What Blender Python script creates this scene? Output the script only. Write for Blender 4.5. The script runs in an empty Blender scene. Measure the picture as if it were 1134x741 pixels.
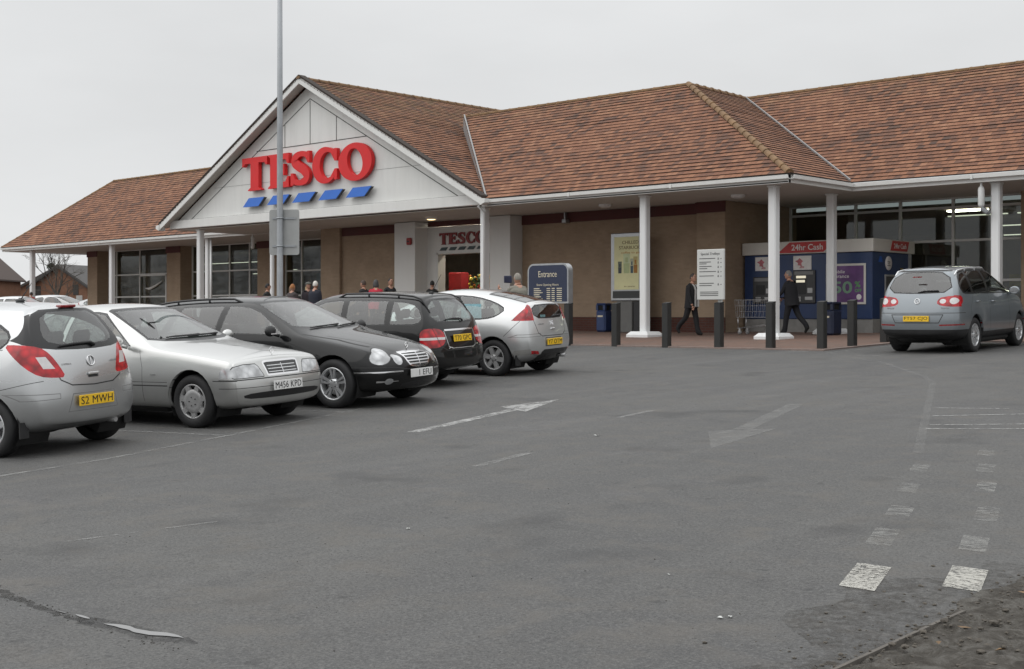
import bpy, bmesh, math, random
from math import sin, cos, pi, radians, sqrt, atan2
from mathutils import Vector, Matrix
from mathutils.bvhtree import BVHTree

scene = bpy.context.scene
COL = scene.collection

# ------------------------------------------------------------------ mesh builder
class MB:
    """collects geometry; build() links it as ONE mesh object"""
    def __init__(self):
        self.v = []; self.f = []; self.mi = []; self.sm = []; self.uv = {}; self.cur = 0; self.smooth = False
        self.T = Matrix.Identity(4)
    def vert(self, p):
        self.v.append(tuple(self.T @ Vector(p))); return len(self.v) - 1
    def face(self, idx, uv=None):
        if uv: self.uv[len(self.f)] = uv
        self.f.append(tuple(idx)); self.mi.append(self.cur); self.sm.append(self.smooth)
    def quad(self, a, b, c, d, uv=None):
        self.face([self.vert(p) for p in (a, b, c, d)], uv)
    def poly(self, pts, uv=None):
        self.face([self.vert(p) for p in pts], uv)
    def box(self, x0, x1, y0, y1, z0, z1, b=0.0):
        if x1 < x0: x0, x1 = x1, x0
        if y1 < y0: y0, y1 = y1, y0
        if z1 < z0: z0, z1 = z1, z0
        if b <= 0:
            i = [self.vert((x, y, z)) for z in (z0, z1) for y in (y0, y1) for x in (x0, x1)]
            for q in ((0, 2, 3, 1), (4, 5, 7, 6), (0, 1, 5, 4), (2, 6, 7, 3), (0, 4, 6, 2), (1, 3, 7, 5)):
                self.face([i[k] for k in q])
            return
        b = min(b, (x1-x0)*.49, (y1-y0)*.49, (z1-z0)*.49)
        # chamfered box: 24 verts
        c = {}
        for sx, X in ((0, x0), (1, x1)):
            for sy, Y in ((0, y0), (1, y1)):
                for sz, Z in ((0, z0), (1, z1)):
                    dx = b if sx == 0 else -b; dy = b if sy == 0 else -b; dz = b if sz == 0 else -b
                    c[sx, sy, sz, 0] = self.vert((X, Y+dy, Z+dz))
                    c[sx, sy, sz, 1] = self.vert((X+dx, Y, Z+dz))
                    c[sx, sy, sz, 2] = self.vert((X+dx, Y+dy, Z))
        g = lambda sx, sy, sz, k: c[sx, sy, sz, k]
        for s in (0, 1):
            q = [g(s,0,0,0), g(s,1,0,0), g(s,1,1,0), g(s,0,1,0)]; self.face(q if s else q[::-1])
            q = [g(0,s,0,1), g(0,s,1,1), g(1,s,1,1), g(1,s,0,1)]; self.face(q if s else q[::-1])
            q = [g(0,0,s,2), g(1,0,s,2), g(1,1,s,2), g(0,1,s,2)]; self.face(q if s else q[::-1])
        for a in (0, 1):
            for d in (0, 1):
                self.face([g(a,d,0,0), g(a,d,1,0), g(a,d,1,1), g(a,d,0,1)])
                self.face([g(a,0,d,0), g(a,1,d,0), g(a,1,d,2), g(a,0,d,2)])
                self.face([g(0,a,d,1), g(1,a,d,1), g(1,a,d,2), g(0,a,d,2)])
        for sx in (0, 1):
            for sy in (0, 1):
                for sz in (0, 1):
                    self.face([g(sx,sy,sz,0), g(sx,sy,sz,1), g(sx,sy,sz,2)])
    def prism(self, pts, off):
        """closed prism: planar polygon pts (3D list) extruded by vector off"""
        off = Vector(off)
        a = [self.vert(p) for p in pts]; b = [self.vert(Vector(p)+off) for p in pts]
        n = len(a)
        self.face(a[::-1]); self.face(b)
        for i in range(n):
            j = (i+1) % n
            self.face([a[i], a[j], b[j], b[i]])
    def tube(self, path, r, n=8, caps=True, closed=False):
        path = [Vector(p) for p in path]
        rs = r if isinstance(r, (list, tuple)) else [r]*len(path)
        up = None; rings = []
        m = len(path)
        for i, p in enumerate(path):
            if closed: t = (path[(i+1) % m]-path[i-1])
            else: t = (path[min(i+1, m-1)]-path[max(i-1, 0)])
            t.normalize()
            if up is None:
                up = Vector((0, 0, 1)) if abs(t.z) < .9 else Vector((1, 0, 0))
            s = t.cross(up); s.normalize(); u = s.cross(t); u.normalize(); up = u
            rings.append([self.vert(p+(s*cos(2*pi*k/n)+u*sin(2*pi*k/n))*rs[i]) for k in range(n)])
        sm = self.smooth; self.smooth = n > 5
        rng = range(m) if closed else range(m-1)
        for i in rng:
            A, B = rings[i], rings[(i+1) % m]
            for k in range(n):
                self.face([A[k], A[(k+1) % n], B[(k+1) % n], B[k]])
        self.smooth = sm
        if caps and not closed:
            self.face(rings[0]); self.face(rings[-1][::-1])
    def lathe(self, prof, n=24, axis='z', c=(0, 0, 0), close=False, caps=False):
        """prof: (r, h) list revolved about axis"""
        c = Vector(c); rings = []
        for r, h in prof:
            ring = []
            for k in range(n):
                a = 2*pi*k/n
                if axis == 'z': p = Vector((r*cos(a), r*sin(a), h))
                elif axis == 'y': p = Vector((r*cos(a), h, r*sin(a)))
                else: p = Vector((h, r*cos(a), r*sin(a)))
                ring.append(self.vert(c+p))
            rings.append(ring)
        if close: rings.append(rings[0])
        sm = self.smooth; self.smooth = True
        for A, B in zip(rings[:-1], rings[1:]):
            for k in range(n):
                self.face([A[k], A[(k+1) % n], B[(k+1) % n], B[k]])
        self.smooth = sm
        if caps:
            if prof[0][0] > 1e-4: self.face(rings[0][::-1])
            if prof[-1][0] > 1e-4: self.face(rings[-1])
    def ball(self, c, r, n=10, m=7):
        rx, ry, rz = r if isinstance(r, (tuple, list)) else (r, r, r)
        c = Vector(c); rings = []
        top = self.vert(c+Vector((0, 0, rz))); bot = self.vert(c-Vector((0, 0, rz)))
        for j in range(1, m):
            t = pi*j/m
            rings.append([self.vert(c+Vector((rx*sin(t)*cos(2*pi*k/n), ry*sin(t)*sin(2*pi*k/n), rz*cos(t)))) for k in range(n)])
        sm = self.smooth; self.smooth = True
        for k in range(n):
            self.face([top, rings[0][k], rings[0][(k+1) % n]]); self.face([bot, rings[-1][(k+1) % n], rings[-1][k]])
        for A, B in zip(rings[:-1], rings[1:]):
            for k in range(n):
                self.face([A[k], B[k], B[(k+1) % n], A[(k+1) % n]])
        self.smooth = sm
    def mesh(self, me, M):
        base = len(self.v)
        for v in me.vertices: self.v.append(tuple(self.T @ (M @ v.co)))
        for p in me.polygons:
            self.f.append(tuple(base+i for i in p.vertices)); self.mi.append(self.cur); self.sm.append(self.smooth)
    def build(self, name, mats, parent=None, fixn=True):
        me = bpy.data.meshes.new(name)
        me.from_pydata(self.v, [], self.f)
        if not isinstance(mats, (list, tuple)): mats = [mats]
        for m in mats: me.materials.append(m)
        me.polygons.foreach_set('material_index', self.mi)
        if self.uv:
            ul = me.uv_layers.new(name='UVMap')
            for fi, uv in self.uv.items():
                p = me.polygons[fi]
                for k, li in enumerate(p.loop_indices): ul.data[li].uv = uv[k]
        me.update()
        if fixn:
            bm = bmesh.new(); bm.from_mesh(me)
            bmesh.ops.recalc_face_normals(bm, faces=bm.faces)
            bm.to_mesh(me); bm.free()
        me.polygons.foreach_set('use_smooth', self.sm)
        me.update()
        return link(name, me, parent)

def link(name, me, parent=None):
    o = bpy.data.objects.new(name, me); COL.objects.link(o)
    if parent: o.parent = parent
    return o

def thing(name, label, cat, loc=(0, 0, 0), rz=0.0, group=None):
    o = bpy.data.objects.new(name, None); COL.objects.link(o)
    o.empty_display_size = .2
    o.location = loc; o.rotation_euler = (0, 0, rz)
    return tag(o, label, cat, group)

def tag(o, label=None, cat=None, group=None, kind=None):
    if label: o['label'] = label
    if cat: o['category'] = cat
    if group: o['group'] = group
    if kind: o['kind'] = kind
    return o

def copy_tree(o, parent=None):
    c = o.copy(); COL.objects.link(c)
    if parent:
        c.parent = parent
    for ch in list(o.children): copy_tree(ch, c)
    return c

_tc = {}
def text_mesh(s, size=1.0, bold=0.0, spacing=1.0, extrude=0.0):
    k = (s, size, bold, spacing, extrude)
    if k in _tc: return _tc[k]
    cu = bpy.data.curves.new('lettering', 'FONT'); cu.body = s; cu.size = size; cu.offset = bold
    cu.space_character = spacing; cu.extrude = extrude; cu.resolution_u = 3
    cu.align_x = 'CENTER'; cu.align_y = 'CENTER'
    ob = bpy.data.objects.new('lettering_tmp', cu); COL.objects.link(ob)
    dg = bpy.context.evaluated_depsgraph_get(); dg.update()
    me = bpy.data.meshes.new_from_object(ob.evaluated_get(dg))
    bpy.data.objects.remove(ob); bpy.data.curves.remove(cu)
    _tc[k] = me
    return me

def curve_mesh(splines, extrude):
    """filled 2D outlines (list of closed point lists, holes included) extruded symmetrically"""
    cu = bpy.data.curves.new('outline', 'CURVE'); cu.dimensions = '2D'; cu.fill_mode = 'BOTH'; cu.extrude = extrude
    for pts in splines:
        sp = cu.splines.new('POLY'); sp.points.add(len(pts)-1); sp.use_cyclic_u = True
        for p, q in zip(sp.points, pts): p.co = (q[0], q[1], 0, 1)
    ob = bpy.data.objects.new('outline_tmp', cu); COL.objects.link(ob)
    dg = bpy.context.evaluated_depsgraph_get(); dg.update()
    me = bpy.data.meshes.new_from_object(ob.evaluated_get(dg))
    bpy.data.objects.remove(ob); bpy.data.curves.remove(cu)
    return me

def frame(loc, right, up):
    """matrix whose local x = right, y = up, z = right x up"""
    r = Vector(right).normalized(); u = Vector(up).normalized(); n = r.cross(u).normalized(); u = n.cross(r)
    M = Matrix((r, u, n)).transposed().to_4x4(); M.translation = Vector(loc); return M

def put_text(mb, s, M, width=None, height=None, bold=0.0, spacing=1.0, extrude=0.002):
    me = text_mesh(s, 1.0, bold, spacing, extrude)
    xs = [v.co.x for v in me.vertices]; ys = [v.co.y for v in me.vertices]
    w = max(xs)-min(xs); h = max(ys)-min(ys)
    cx = (max(xs)+min(xs))/2; cy = (max(ys)+min(ys))/2
    if height is None: sy = sx = width/w
    elif width is None: sx = sy = height/h
    else: sx = width/w; sy = height/h
    S = Matrix.Translation((-cx*sx, -cy*sy, 0)) @ Matrix.Diagonal((sx, sy, 1, 1))
    mb.mesh(me, M @ S)

# ------------------------------------------------------------------ materials
class NT:
    def __init__(self, name):
        self.m = bpy.data.materials.new(name); self.m.use_nodes = True
        self.t = self.m.node_tree; self.n = self.t.nodes; self.n.clear()
        self.out = self.n.new('ShaderNodeOutputMaterial')
    def new(self, t, **kw):
        n = self.n.new(t)
        for k, v in kw.items():
            if k == 'inputs':
                for a, b in v.items(): n.inputs[a].default_value = b
            else: setattr(n, k, v)
        return n
    def link(self, a, b): self.t.links.new(a, b)
    def coord(self, kind='Object', scale=None):
        c = self.new('ShaderNodeTexCoord')
        if scale is None: return c.outputs[kind]
        mp = self.new('ShaderNodeMapping'); mp.inputs['Scale'].default_value = scale
        self.link(c.outputs[kind], mp.inputs['Vector']); return mp.outputs['Vector']
    def noise(self, vec, scale, detail=4, rough=.55, dist=0.0):
        n = self.new('ShaderNodeTexNoise'); n.inputs['Scale'].default_value = scale
        n.inputs['Detail'].default_value = detail; n.inputs['Roughness'].default_value = rough
        n.inputs['Distortion'].default_value = dist
        if vec is not None: self.link(vec, n.inputs['Vector'])
        return n.outputs['Fac']
    def ramp(self, fac, stops, interp='LINEAR'):
        r = self.new('ShaderNodeValToRGB'); r.color_ramp.interpolation = interp
        e = r.color_ramp.elements
        while len(e) < len(stops): e.new(.5)
        for el, (p, c) in zip(e, stops):
            el.position = p; el.color = c if len(c) == 4 else (*c, 1)
        self.link(fac, r.inputs['Fac']); return r.outputs['Color']
    def val(self, fac, a, b, lo=0.0, hi=1.0):
        r = self.new('ShaderNodeMapRange'); r.inputs['From Min'].default_value = lo; r.inputs['From Max'].default_value = hi
        r.inputs['To Min'].default_value = a; r.inputs['To Max'].default_value = b
        self.link(fac, r.inputs['Value']); return r.outputs['Result']
    def math(self, op, a, b=None, clamp=False):
        n = self.new('ShaderNodeMath', operation=op, use_clamp=clamp)
        for i, x in enumerate((a, b)):
            if x is None: continue
            if isinstance(x, (int, float)): n.inputs[i].default_value = x
            else: self.link(x, n.inputs[i])
        return n.outputs[0]
    def mix(self, fac, a, b, mode='MIX'):
        n = self.new('ShaderNodeMix', data_type='RGBA', blend_type=mode)
        for s, x in (('Factor', fac), ('A', a), ('B', b)):
            sock = [i for i in n.inputs if i.name == s and (s != 'Factor' or i.type == 'VALUE') and (s == 'Factor' or i.type == 'RGBA')][0]
            if isinstance(x, (int, float)): sock.default_value = x
            elif isinstance(x, (tuple, list)): sock.default_value = x if len(x) == 4 else (*x, 1)
            else: self.link(x, sock)
        return [o for o in n.outputs if o.type == 'RGBA'][0]
    def bump(self, h, strength=.3, dist=.01):
        b = self.new('ShaderNodeBump'); b.inputs['Strength'].default_value = strength; b.inputs['Distance'].default_value = dist
        self.link(h, b.inputs['Height']); return b.outputs['Normal']
    def bsdf(self, color=None, rough=.5, metal=0.0, spec=.5, normal=None, **kw):
        p = self.new('ShaderNodeBsdfPrincipled')
        for s, x in (('Base Color', color), ('Roughness', rough), ('Metallic', metal), ('Specular IOR Level', spec)):
            if x is None: continue
            if isinstance(x, (int, float)): p.inputs[s].default_value = x
            elif isinstance(x, (tuple, list)): p.inputs[s].default_value = x if len(x) == 4 else (*x, 1)
            else: self.link(x, p.inputs[s])
        if normal is not None: self.link(normal, p.inputs['Normal'])
        for k, v in kw.items():
            k = k.replace('_', ' ')
            if isinstance(v, (int, float, tuple)): p.inputs[k].default_value = v
            else: self.link(v, p.inputs[k])
        self.link(p.outputs[0], self.out.inputs['Surface'])
        return p

def lin(r, g, b):
    f = lambda c: (c/255/12.92) if c/255 <= .04045 else ((c/255+.055)/1.055)**2.4
    return (f(r), f(g), f(b))

def simple(name, col, rough=.5, metal=0.0, var=.15, scale=6.0, bump=0.0, bscale=80.0, spec=.5, **kw):
    """one surface with slight colour and gloss variation"""
    t = NT(name); v = t.coord('Object')
    n = t.noise(v, scale, 5, .6)
    c = t.ramp(n, [(.25, tuple(x*(1-var) for x in col)), (.75, tuple(min(1, x*(1+var)) for x in col))])
    r = t.val(n, max(0.02, rough-.08), min(1, rough+.08), .3, .7)
    nm = None
    if bump > 0: nm = t.bump(t.noise(v, bscale, 3), bump, .004)
    t.bsdf(c, r, metal, spec, nm, **kw)
    return t.m

def emitter(name, col, strength):
    t = NT(name); e = t.new('ShaderNodeEmission'); e.inputs['Color'].default_value = (*col, 1); e.inputs['Strength'].default_value = strength
    t.link(e.outputs[0], t.out.inputs['Surface']); return t.m

def glass(name, tint, refl=1.0, ior=1.5, rough=.01):
    t = NT(name)
    tr = t.new('ShaderNodeBsdfTransparent'); tr.inputs['Color'].default_value = (*tint, 1)
    gl = t.new('ShaderNodeBsdfGlossy'); gl.inputs['Roughness'].default_value = rough; gl.inputs['Color'].default_value = (refl, refl, refl, 1)
    lw = t.new('ShaderNodeLayerWeight'); lw.inputs['Blend'].default_value = .5
    f0 = ((ior-1)/(ior+1))**2*2.2
    fr = t.math('ADD', t.math('MULTIPLY', t.math('POWER', lw.outputs['Facing'], 4.0), 1-f0), f0, True)
    mx = t.new('ShaderNodeMixShader'); t.link(fr, mx.inputs[0]); t.link(tr.outputs[0], mx.inputs[1]); t.link(gl.outputs[0], mx.inputs[2])
    t.link(mx.outputs[0], t.out.inputs['Surface']); return t.m

def paint(name, col, metal=.35, rough=.38, dirt=.35, spec=.5, coat=1.5):
    """car paint: clear coat over a base, with a film of road dirt low down on the panels"""
    t = NT(name); v = t.coord('Object')
    n1 = t.noise(v, 2.5, 5, .6); n2 = t.noise(v, 30, 3, .6)
    sep = t.new('ShaderNodeSeparateXYZ'); t.link(v, sep.inputs[0])
    low = t.val(sep.outputs['Z'], 1.0, 0.0, .25, .8)
    d = t.math('MULTIPLY', low, t.val(n1, .35, 1.0, .35, .65)); d = t.math('MULTIPLY', d, dirt)
    c = t.mix(d, col, (.10, .092, .08))
    r = t.math('ADD', t.math('MULTIPLY', d, .5), rough, True)
    cw = t.math('SUBTRACT', 1.0, t.math('MULTIPLY', d, 1.6), True)
    t.bsdf(c, r, metal, spec, None, Coat_Weight=cw, Coat_Roughness=.04, Coat_IOR=coat)
    return t.m

MAT = {}
def mats_common():
    M = MAT
    M['rubber'] = simple('tyre_rubber', (.018, .018, .019), .75, 0, .3, 14, .25, 60)
    M['black_plastic'] = simple('black_plastic', (.02, .02, .021), .5, 0, .2, 9)
    M['trim'] = simple('window_trim', (.012, .012, .013), .32, 0, .1)
    M['gap'] = simple('panel_gap', (.03, .03, .03), .8)
    M['crease_shade'] = simple('crease_shade_grey', (.20, .20, .20), .6)  # grey line colour stands in for shade along pressed bumper edges
    M['grille_mesh'] = simple('grille_mesh', (.045, .046, .048), .5)
    M['under'] = simple('underbody', (.009, .009, .009), .9)
    M['lining'] = simple('cabin_lining', (.09, .09, .088), .85)
    M['seat'] = simple('seat_cloth', (.05, .052, .055), .9, 0, .25, 20)
    M['alloy'] = simple('alloy_rim', (.66, .67, .68), .32, .7, .1)
    M['alloy_dull'] = simple('dull_wheel_trim', (.40, .40, .40), .45, .5, .15)
    M['chrome'] = simple('chrome', (.75, .75, .76), .14, 1.0, .04)
    t = NT('clear_lens'); v = t.coord('Object'); vo = t.new('ShaderNodeTexVoronoi'); vo.inputs['Scale'].default_value = 9; t.link(v, vo.inputs['Vector'])
    w = t.noise(v, 22, 3, .6)
    c = t.ramp(t.math('ADD', t.math('MULTIPLY', vo.outputs['Distance'], .8), t.math('MULTIPLY', w, .35)), [(.22, (.68, .69, .70)), (.45, (.50, .51, .52)), (.75, (.30, .305, .31))])  # bright and dark tones paint in reflections and the lamp's inside
    t.bsdf(c, .15, .35, .5, None, Coat_Weight=1.0, Coat_Roughness=.02); M['lens_clear'] = t.m
    t = NT('red_lens'); v = t.coord('Object'); vo = t.new('ShaderNodeTexVoronoi'); vo.inputs['Scale'].default_value = 11; t.link(v, vo.inputs['Vector'])
    c = t.ramp(vo.outputs['Distance'], [(.15, (.62, .012, .02)), (.5, (.40, .006, .012)), (.8, (.20, .004, .007))])
    t.bsdf(c, .25, 0, .3, None, Coat_Weight=.8, Coat_Roughness=.03); M['lens_red'] = t.m
    M['lens_red_dark'] = simple('dark_red_lens', (.22, .006, .008), .25, 0, .3, 16, Coat_Weight=1.0)
    M['lens_amber'] = simple('amber_lens', (.55, .16, .02), .25, 0, .2, 16, Coat_Weight=1.0)
    M['lens_white'] = simple('white_lens', (.62, .60, .60), .2, 0, .15, 16, Coat_Weight=1.0)
    M['plate_y'] = simple('yellow_plate', (.80, .50, .02), .4, 0, .06)
    M['plate_w'] = simple('white_plate', (.72, .72, .71), .4, 0, .06)
    M['ink'] = simple('black_ink', (.012, .012, .014), .5)
    M['car_glass'] = glass('car_glass', (.68, .74, .72), 1.0, 1.55)
    M['dark_glass'] = glass('tinted_glass', (.30, .32, .325), 1.0, 1.55)
    M['paper_cyan'] = simple('notice_paper', (.30, .55, .62), .7, 0, .3, 25)
# ------------------------------------------------------------------ car bodies
def lerpk(keys, x):
    if isinstance(keys, (int, float)): return keys
    if x <= keys[0][0]: return keys[0][1]
    for (a, va), (b, vb) in zip(keys[:-1], keys[1:]):
        if x <= b: return va+(vb-va)*(x-a)/(b-a)
    return keys[-1][1]

def inset(poly, w):
    """polygon (2D) moved inward by w"""
    n = len(poly); area = sum(poly[i][0]*poly[(i+1) % n][1]-poly[(i+1) % n][0]*poly[i][1] for i in range(n))
    sg = 1 if area > 0 else -1; out = []
    for i in range(n):
        p0 = Vector(poly[i-1]); p1 = Vector(poly[i]); p2 = Vector(poly[(i+1) % n])
        a = (p1-p0).normalized(); b = (p2-p1).normalized()
        na = Vector((-a.y, a.x))*sg; nb = Vector((-b.y, b.x))*sg
        m = na+nb; d = max(.35, 1+na.dot(nb))
        out.append(tuple(p1+m*(w/d)))
    return out

def smooth_poly(poly, k=2, keep=()):
    """Chaikin corner rounding of a closed outline"""
    for _ in range(k):
        out = []
        for i in range(len(poly)):
            a = Vector(poly[i]); b = Vector(poly[(i+1) % len(poly)])
            out += [tuple(a*.75+b*.25), tuple(a*.25+b*.75)]
        poly = out
    return poly

def in_poly(p, poly):
    x, y = p; c = False; n = len(poly); j = n-1
    for i in range(n):
        xi, yi = poly[i]; xj, yj = poly[j]
        if (yi > y) != (yj > y) and x < (xj-xi)*(y-yi)/(yj-yi)+xi: c = not c
        j = i
    return c

def strip(poly, w, closed=False):
    """quads of width w along a 2D polyline"""
    out = []; n = len(poly); pr = range(n if closed else n-1)
    for i in pr:
        a = Vector(poly[i]); b = Vector(poly[(i+1) % n]); t = (b-a).normalized(); nn = Vector((-t.y, t.x))*w/2; e = t*w*.3
        out.append([tuple(a-e-nn), tuple(b+e-nn), tuple(b+e+nn), tuple(a-e+nn)])
    return out

class Shell:
    def __init__(self, P, levels=3):
        self.P = P
        xs = P['xs']; rp = P['rear']; fp = P['front']; n = len(xs)
        g = lambda k, x: lerpk(P[k], x)
        rings = []
        for i, x in enumerate(xs):
            zb, z2, z3, zs, z6, z8 = (g(k, x) for k in ('zb', 'z2', 'z3', 'zs', 'z6', 'z8'))
            w2, w3, ws, w6 = (g(k, x) for k in ('w2', 'w3', 'ws', 'w6'))
            wb = w2*.86
            bul = P.get('bulge', .02)
            pts = [(0, zb), (wb, zb), (w2, z2), (w3, z3), (ws, zs), (ws*.5+w6*.5+bul, zs*.5+z6*.5), (w6, z6), (w6*.55, z6+(z8-z6)*.78), (0, z8)]
            ring = []
            for y, z in pts:
                X = max(x, lerpk(rp, z)+P.get('eps', .02)*i); X = min(X, lerpk(fp, z)-P.get('eps', .02)*(n-1-i))
                ring.append((X, y, z))
            rings.append(ring)
        bm = bmesh.new(); K = 9
        R = [[bm.verts.new(p) for p in r] for r in rings]
        Lf = [[bm.verts.new((p[0], -p[1], p[2])) if 0 < k < K-1 else R[i][k] for k, p in enumerate(r)] for i, r in enumerate(rings)]
        for i in range(n-1):
            for k in range(K-1):
                bm.faces.new((R[i][k], R[i][k+1], R[i+1][k+1], R[i+1][k]))
                bm.faces.new((Lf[i][k], Lf[i+1][k], Lf[i+1][k+1], Lf[i][k+1]))
        for e, sg, bk in ((0, -1, 'rbulge'), (n-1, 1, 'fbulge')):
            cols = [R[e]]
            for fy in (.5, 0, -.5):
                c = []
                for k in range(K):
                    if k in (0, K-1): c.append(R[e][k]); continue
                    x, y, z = rings[e][k]
                    c.append(bm.verts.new((x+sg*lerpk(P[bk], z)*(1-fy*fy), y*fy*1.25 if abs(fy) == .5 else 0, z)))
                cols.append(c)
            cols.append(Lf[e])
            for A, B in zip(cols[:-1], cols[1:]):
                for k in range(K-1):
                    q = [A[k], A[k+1], B[k+1], B[k]]
                    u = []
                    for v in q:
                        if v not in u: u.append(v)
                    if len(u) > 2: bm.faces.new(u if sg < 0 else u[::-1])
        bmesh.ops.recalc_face_normals(bm, faces=bm.faces)
        me = bpy.data.meshes.new('shell_cage'); bm.to_mesh(me); bm.free()
        ob = bpy.data.objects.new('shell_tmp', me); COL.objects.link(ob)
        sd = ob.modifiers.new('s', 'SUBSURF'); sd.levels = levels
        dg = bpy.context.evaluated_depsgraph_get(); dg.update()
        m2 = bpy.data.meshes.new_from_object(ob.evaluated_get(dg))
        bpy.data.objects.remove(ob); bpy.data.meshes.remove(me)
        co = [v.co for v in m2.vertices]
        x0 = min(c.x for c in co); x1 = max(c.x for c in co); y1 = max(c.y for c in co); z1 = max(c.z for c in co)
        self.kz = P.get('kz', 1.055)
        sx0, sx1, hw, H = P['x0'], P['x1'], P['hw'], self.wz(P['H'])
        for v in m2.vertices:
            c = v.co
            c.x = sx0+(c.x-x0)*(sx1-sx0)/(x1-x0); c.y *= hw/y1
            if c.z > .5: c.z = .5+(c.z-.5)*(H-.5)/(z1-.5)
        self.bm = bmesh.new(); self.bm.from_mesh(m2); bpy.data.meshes.remove(m2)
        self.bm.normal_update()
        self.ref = self.bm.copy(); self.ref.faces.ensure_lookup_table(); self.ref.verts.ensure_lookup_table()
        self.bvh = BVHTree.FromBMesh(self.ref)
        self.lay = self.bm.faces.layers.int.new('rid')
        self.regs = {0: ('body', 'paint')}
    def wz(self, z): return z if z < .5 else .5+(z-.5)*self.kz
    # -- projection helpers
    @staticmethod
    def uaxis(d):
        d = Vector((d[0], d[1], 0)).normalized()
        if abs(d.x) < 1e-6: return d, Vector((1, 0, 0))
        if abs(d.y) < 1e-6: return d, Vector((0, 1, 0))
        return d, Vector((-d.y, d.x, 0))
    def hit(self, u, z, d):
        """surface point and normal at (u, z) looking against outward direction d ('top': (x, y))"""
        if d == 'top':
            p, n, i, _ = self.bvh.ray_cast(Vector((u, z, 4)), Vector((0, 0, -1)))
        else:
            dd, ua = self.uaxis(d)
            p, n, i, _ = self.bvh.ray_cast(ua*u+Vector((0, 0, self.wz(z)))+dd*6, -dd)
        return p, n
    def cut(self, poly, d, part='body', mat='paint', nmin=.05, delete=False, cond=None):
        """cut the outline poly (u, z) seen along d into the shell and give the faces inside it to a part"""
        bm = self.bm; lay = self.lay
        if d != 'top': poly = [(p[0], self.wz(p[1])) for p in poly]
        if d == 'top':
            dd = Vector((0, 0, 1)); to2 = lambda c: (c.x, c.y); nrm = lambda e: Vector((-e[1], e[0], 0)); co3 = lambda p: Vector((p[0], p[1], 0))
        else:
            dd, ua = self.uaxis(d); to2 = lambda c: (c.dot(ua), c.z)
            nrm = lambda e: ua*(-e[1])+Vector((0, 0, e[0])); co3 = lambda p: ua*p[0]+Vector((0, 0, p[1]))
        lo = (min(p[0] for p in poly), min(p[1] for p in poly)); hi = (max(p[0] for p in poly), max(p[1] for p in poly))
        cand = []
        for f in bm.faces:
            if f.normal.dot(dd) < nmin: continue
            ps = [to2(v.co) for v in f.verts]
            if max(p[0] for p in ps) < lo[0] or min(p[0] for p in ps) > hi[0] or max(p[1] for p in ps) < lo[1] or min(p[1] for p in ps) > hi[1]: continue
            if cond and not cond(f.calc_center_median()): continue
            cand.append(f)
        if not cand: return 0
        n = len(poly)
        for i in range(n):
            a = poly[i]; b = poly[(i+1) % n]; e = (b[0]-a[0], b[1]-a[1]); L = math.hypot(*e)
            if L < 1e-6: continue
            # only faces near this edge
            near = []; rest = []
            elo = (min(a[0], b[0])-1e-4, min(a[1], b[1])-1e-4); ehi = (max(a[0], b[0])+1e-4, max(a[1], b[1])+1e-4)
            for f in cand:
                if not f.is_valid: continue
                ps = [to2(v.co) for v in f.verts]
                if max(p[0] for p in ps) < elo[0] or min(p[0] for p in ps) > ehi[0] or max(p[1] for p in ps) < elo[1] or min(p[1] for p in ps) > ehi[1]: rest.append(f)
                else: near.append(f)
            if not near: continue
            es = set(); vs = set()
            for f in near: es.update(f.edges); vs.update(f.verts)
            r = bmesh.ops.bisect_plane(bm, geom=near+list(es)+list(vs), dist=1e-5, plane_co=co3(a), plane_no=nrm(e).normalized())
            cand = rest+[g for g in r['geom'] if isinstance(g, bmesh.types.BMFace)]
        rid = max(self.regs)+1; self.regs[rid] = (part, mat); c = 0
        kill = []
        for f in cand:
            if f.is_valid and in_poly(to2(f.calc_center_median()), poly):
                c += 1
                if delete: kill.append(f)
                else: f[lay] = rid
        if kill: bmesh.ops.delete(bm, geom=kill, context='FACES')
        return c
    def cut2(self, poly, d, part='body', mat='paint', **kw):
        """the same on both sides of the car"""
        self.cut(poly, d, part, mat, **kw)
        if d == 'top': self.cut([(p[0], -p[1]) for p in poly], d, part, mat, **kw)
        elif abs(d[0]) < 1e-6: self.cut(poly, (0, -d[1]), part, mat, **kw)
        elif abs(d[1]) < 1e-6: self.cut([(-p[0], p[1]) for p in poly], d, part, mat, **kw)
        else: self.cut([(-p[0], p[1]) for p in poly], (d[0], -d[1]), part, mat, **kw)
    def window(self, poly, d, part, both=False, trim=.022, glassm='car_glass', trimm='trim', **kw):
        fn = self.cut2 if both else self.cut
        fn(poly, d, 'body', trimm, **kw); fn(inset(poly, trim), d, part, glassm, **kw)
    def seam(self, line, d, both=False, w=.006, mat='gap', closed=False, **kw):
        for q in strip(line, w, closed): (self.cut2 if both else self.cut)(q, d, 'body', mat, **kw)
    def arch(self, x, r, zc, n=26, cond=None):
        for s in (1, -1):
            poly = [(x+r*cos(2*pi*k/n), zc+r*sin(2*pi*k/n)) for k in range(n)]
            self.cut(poly, (0, s), delete=True, nmin=-2, cond=lambda c, s=s: c.y*s > self.P['hw']*.45)
    def flange(self, depth=.05):
        """turn the cut wheel openings inward so the wing has an edge"""
        bm = self.bm
        es = [e for e in bm.edges if e.is_boundary and abs(e.verts[0].co.y) > self.P['hw']*.4]
        if not es: return
        r = bmesh.ops.extrude_edge_only(bm, edges=es)
        for v in r['geom']:
            if isinstance(v, bmesh.types.BMVert):
                v.co.y -= depth*(1 if v.co.y > 0 else -1)
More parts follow.
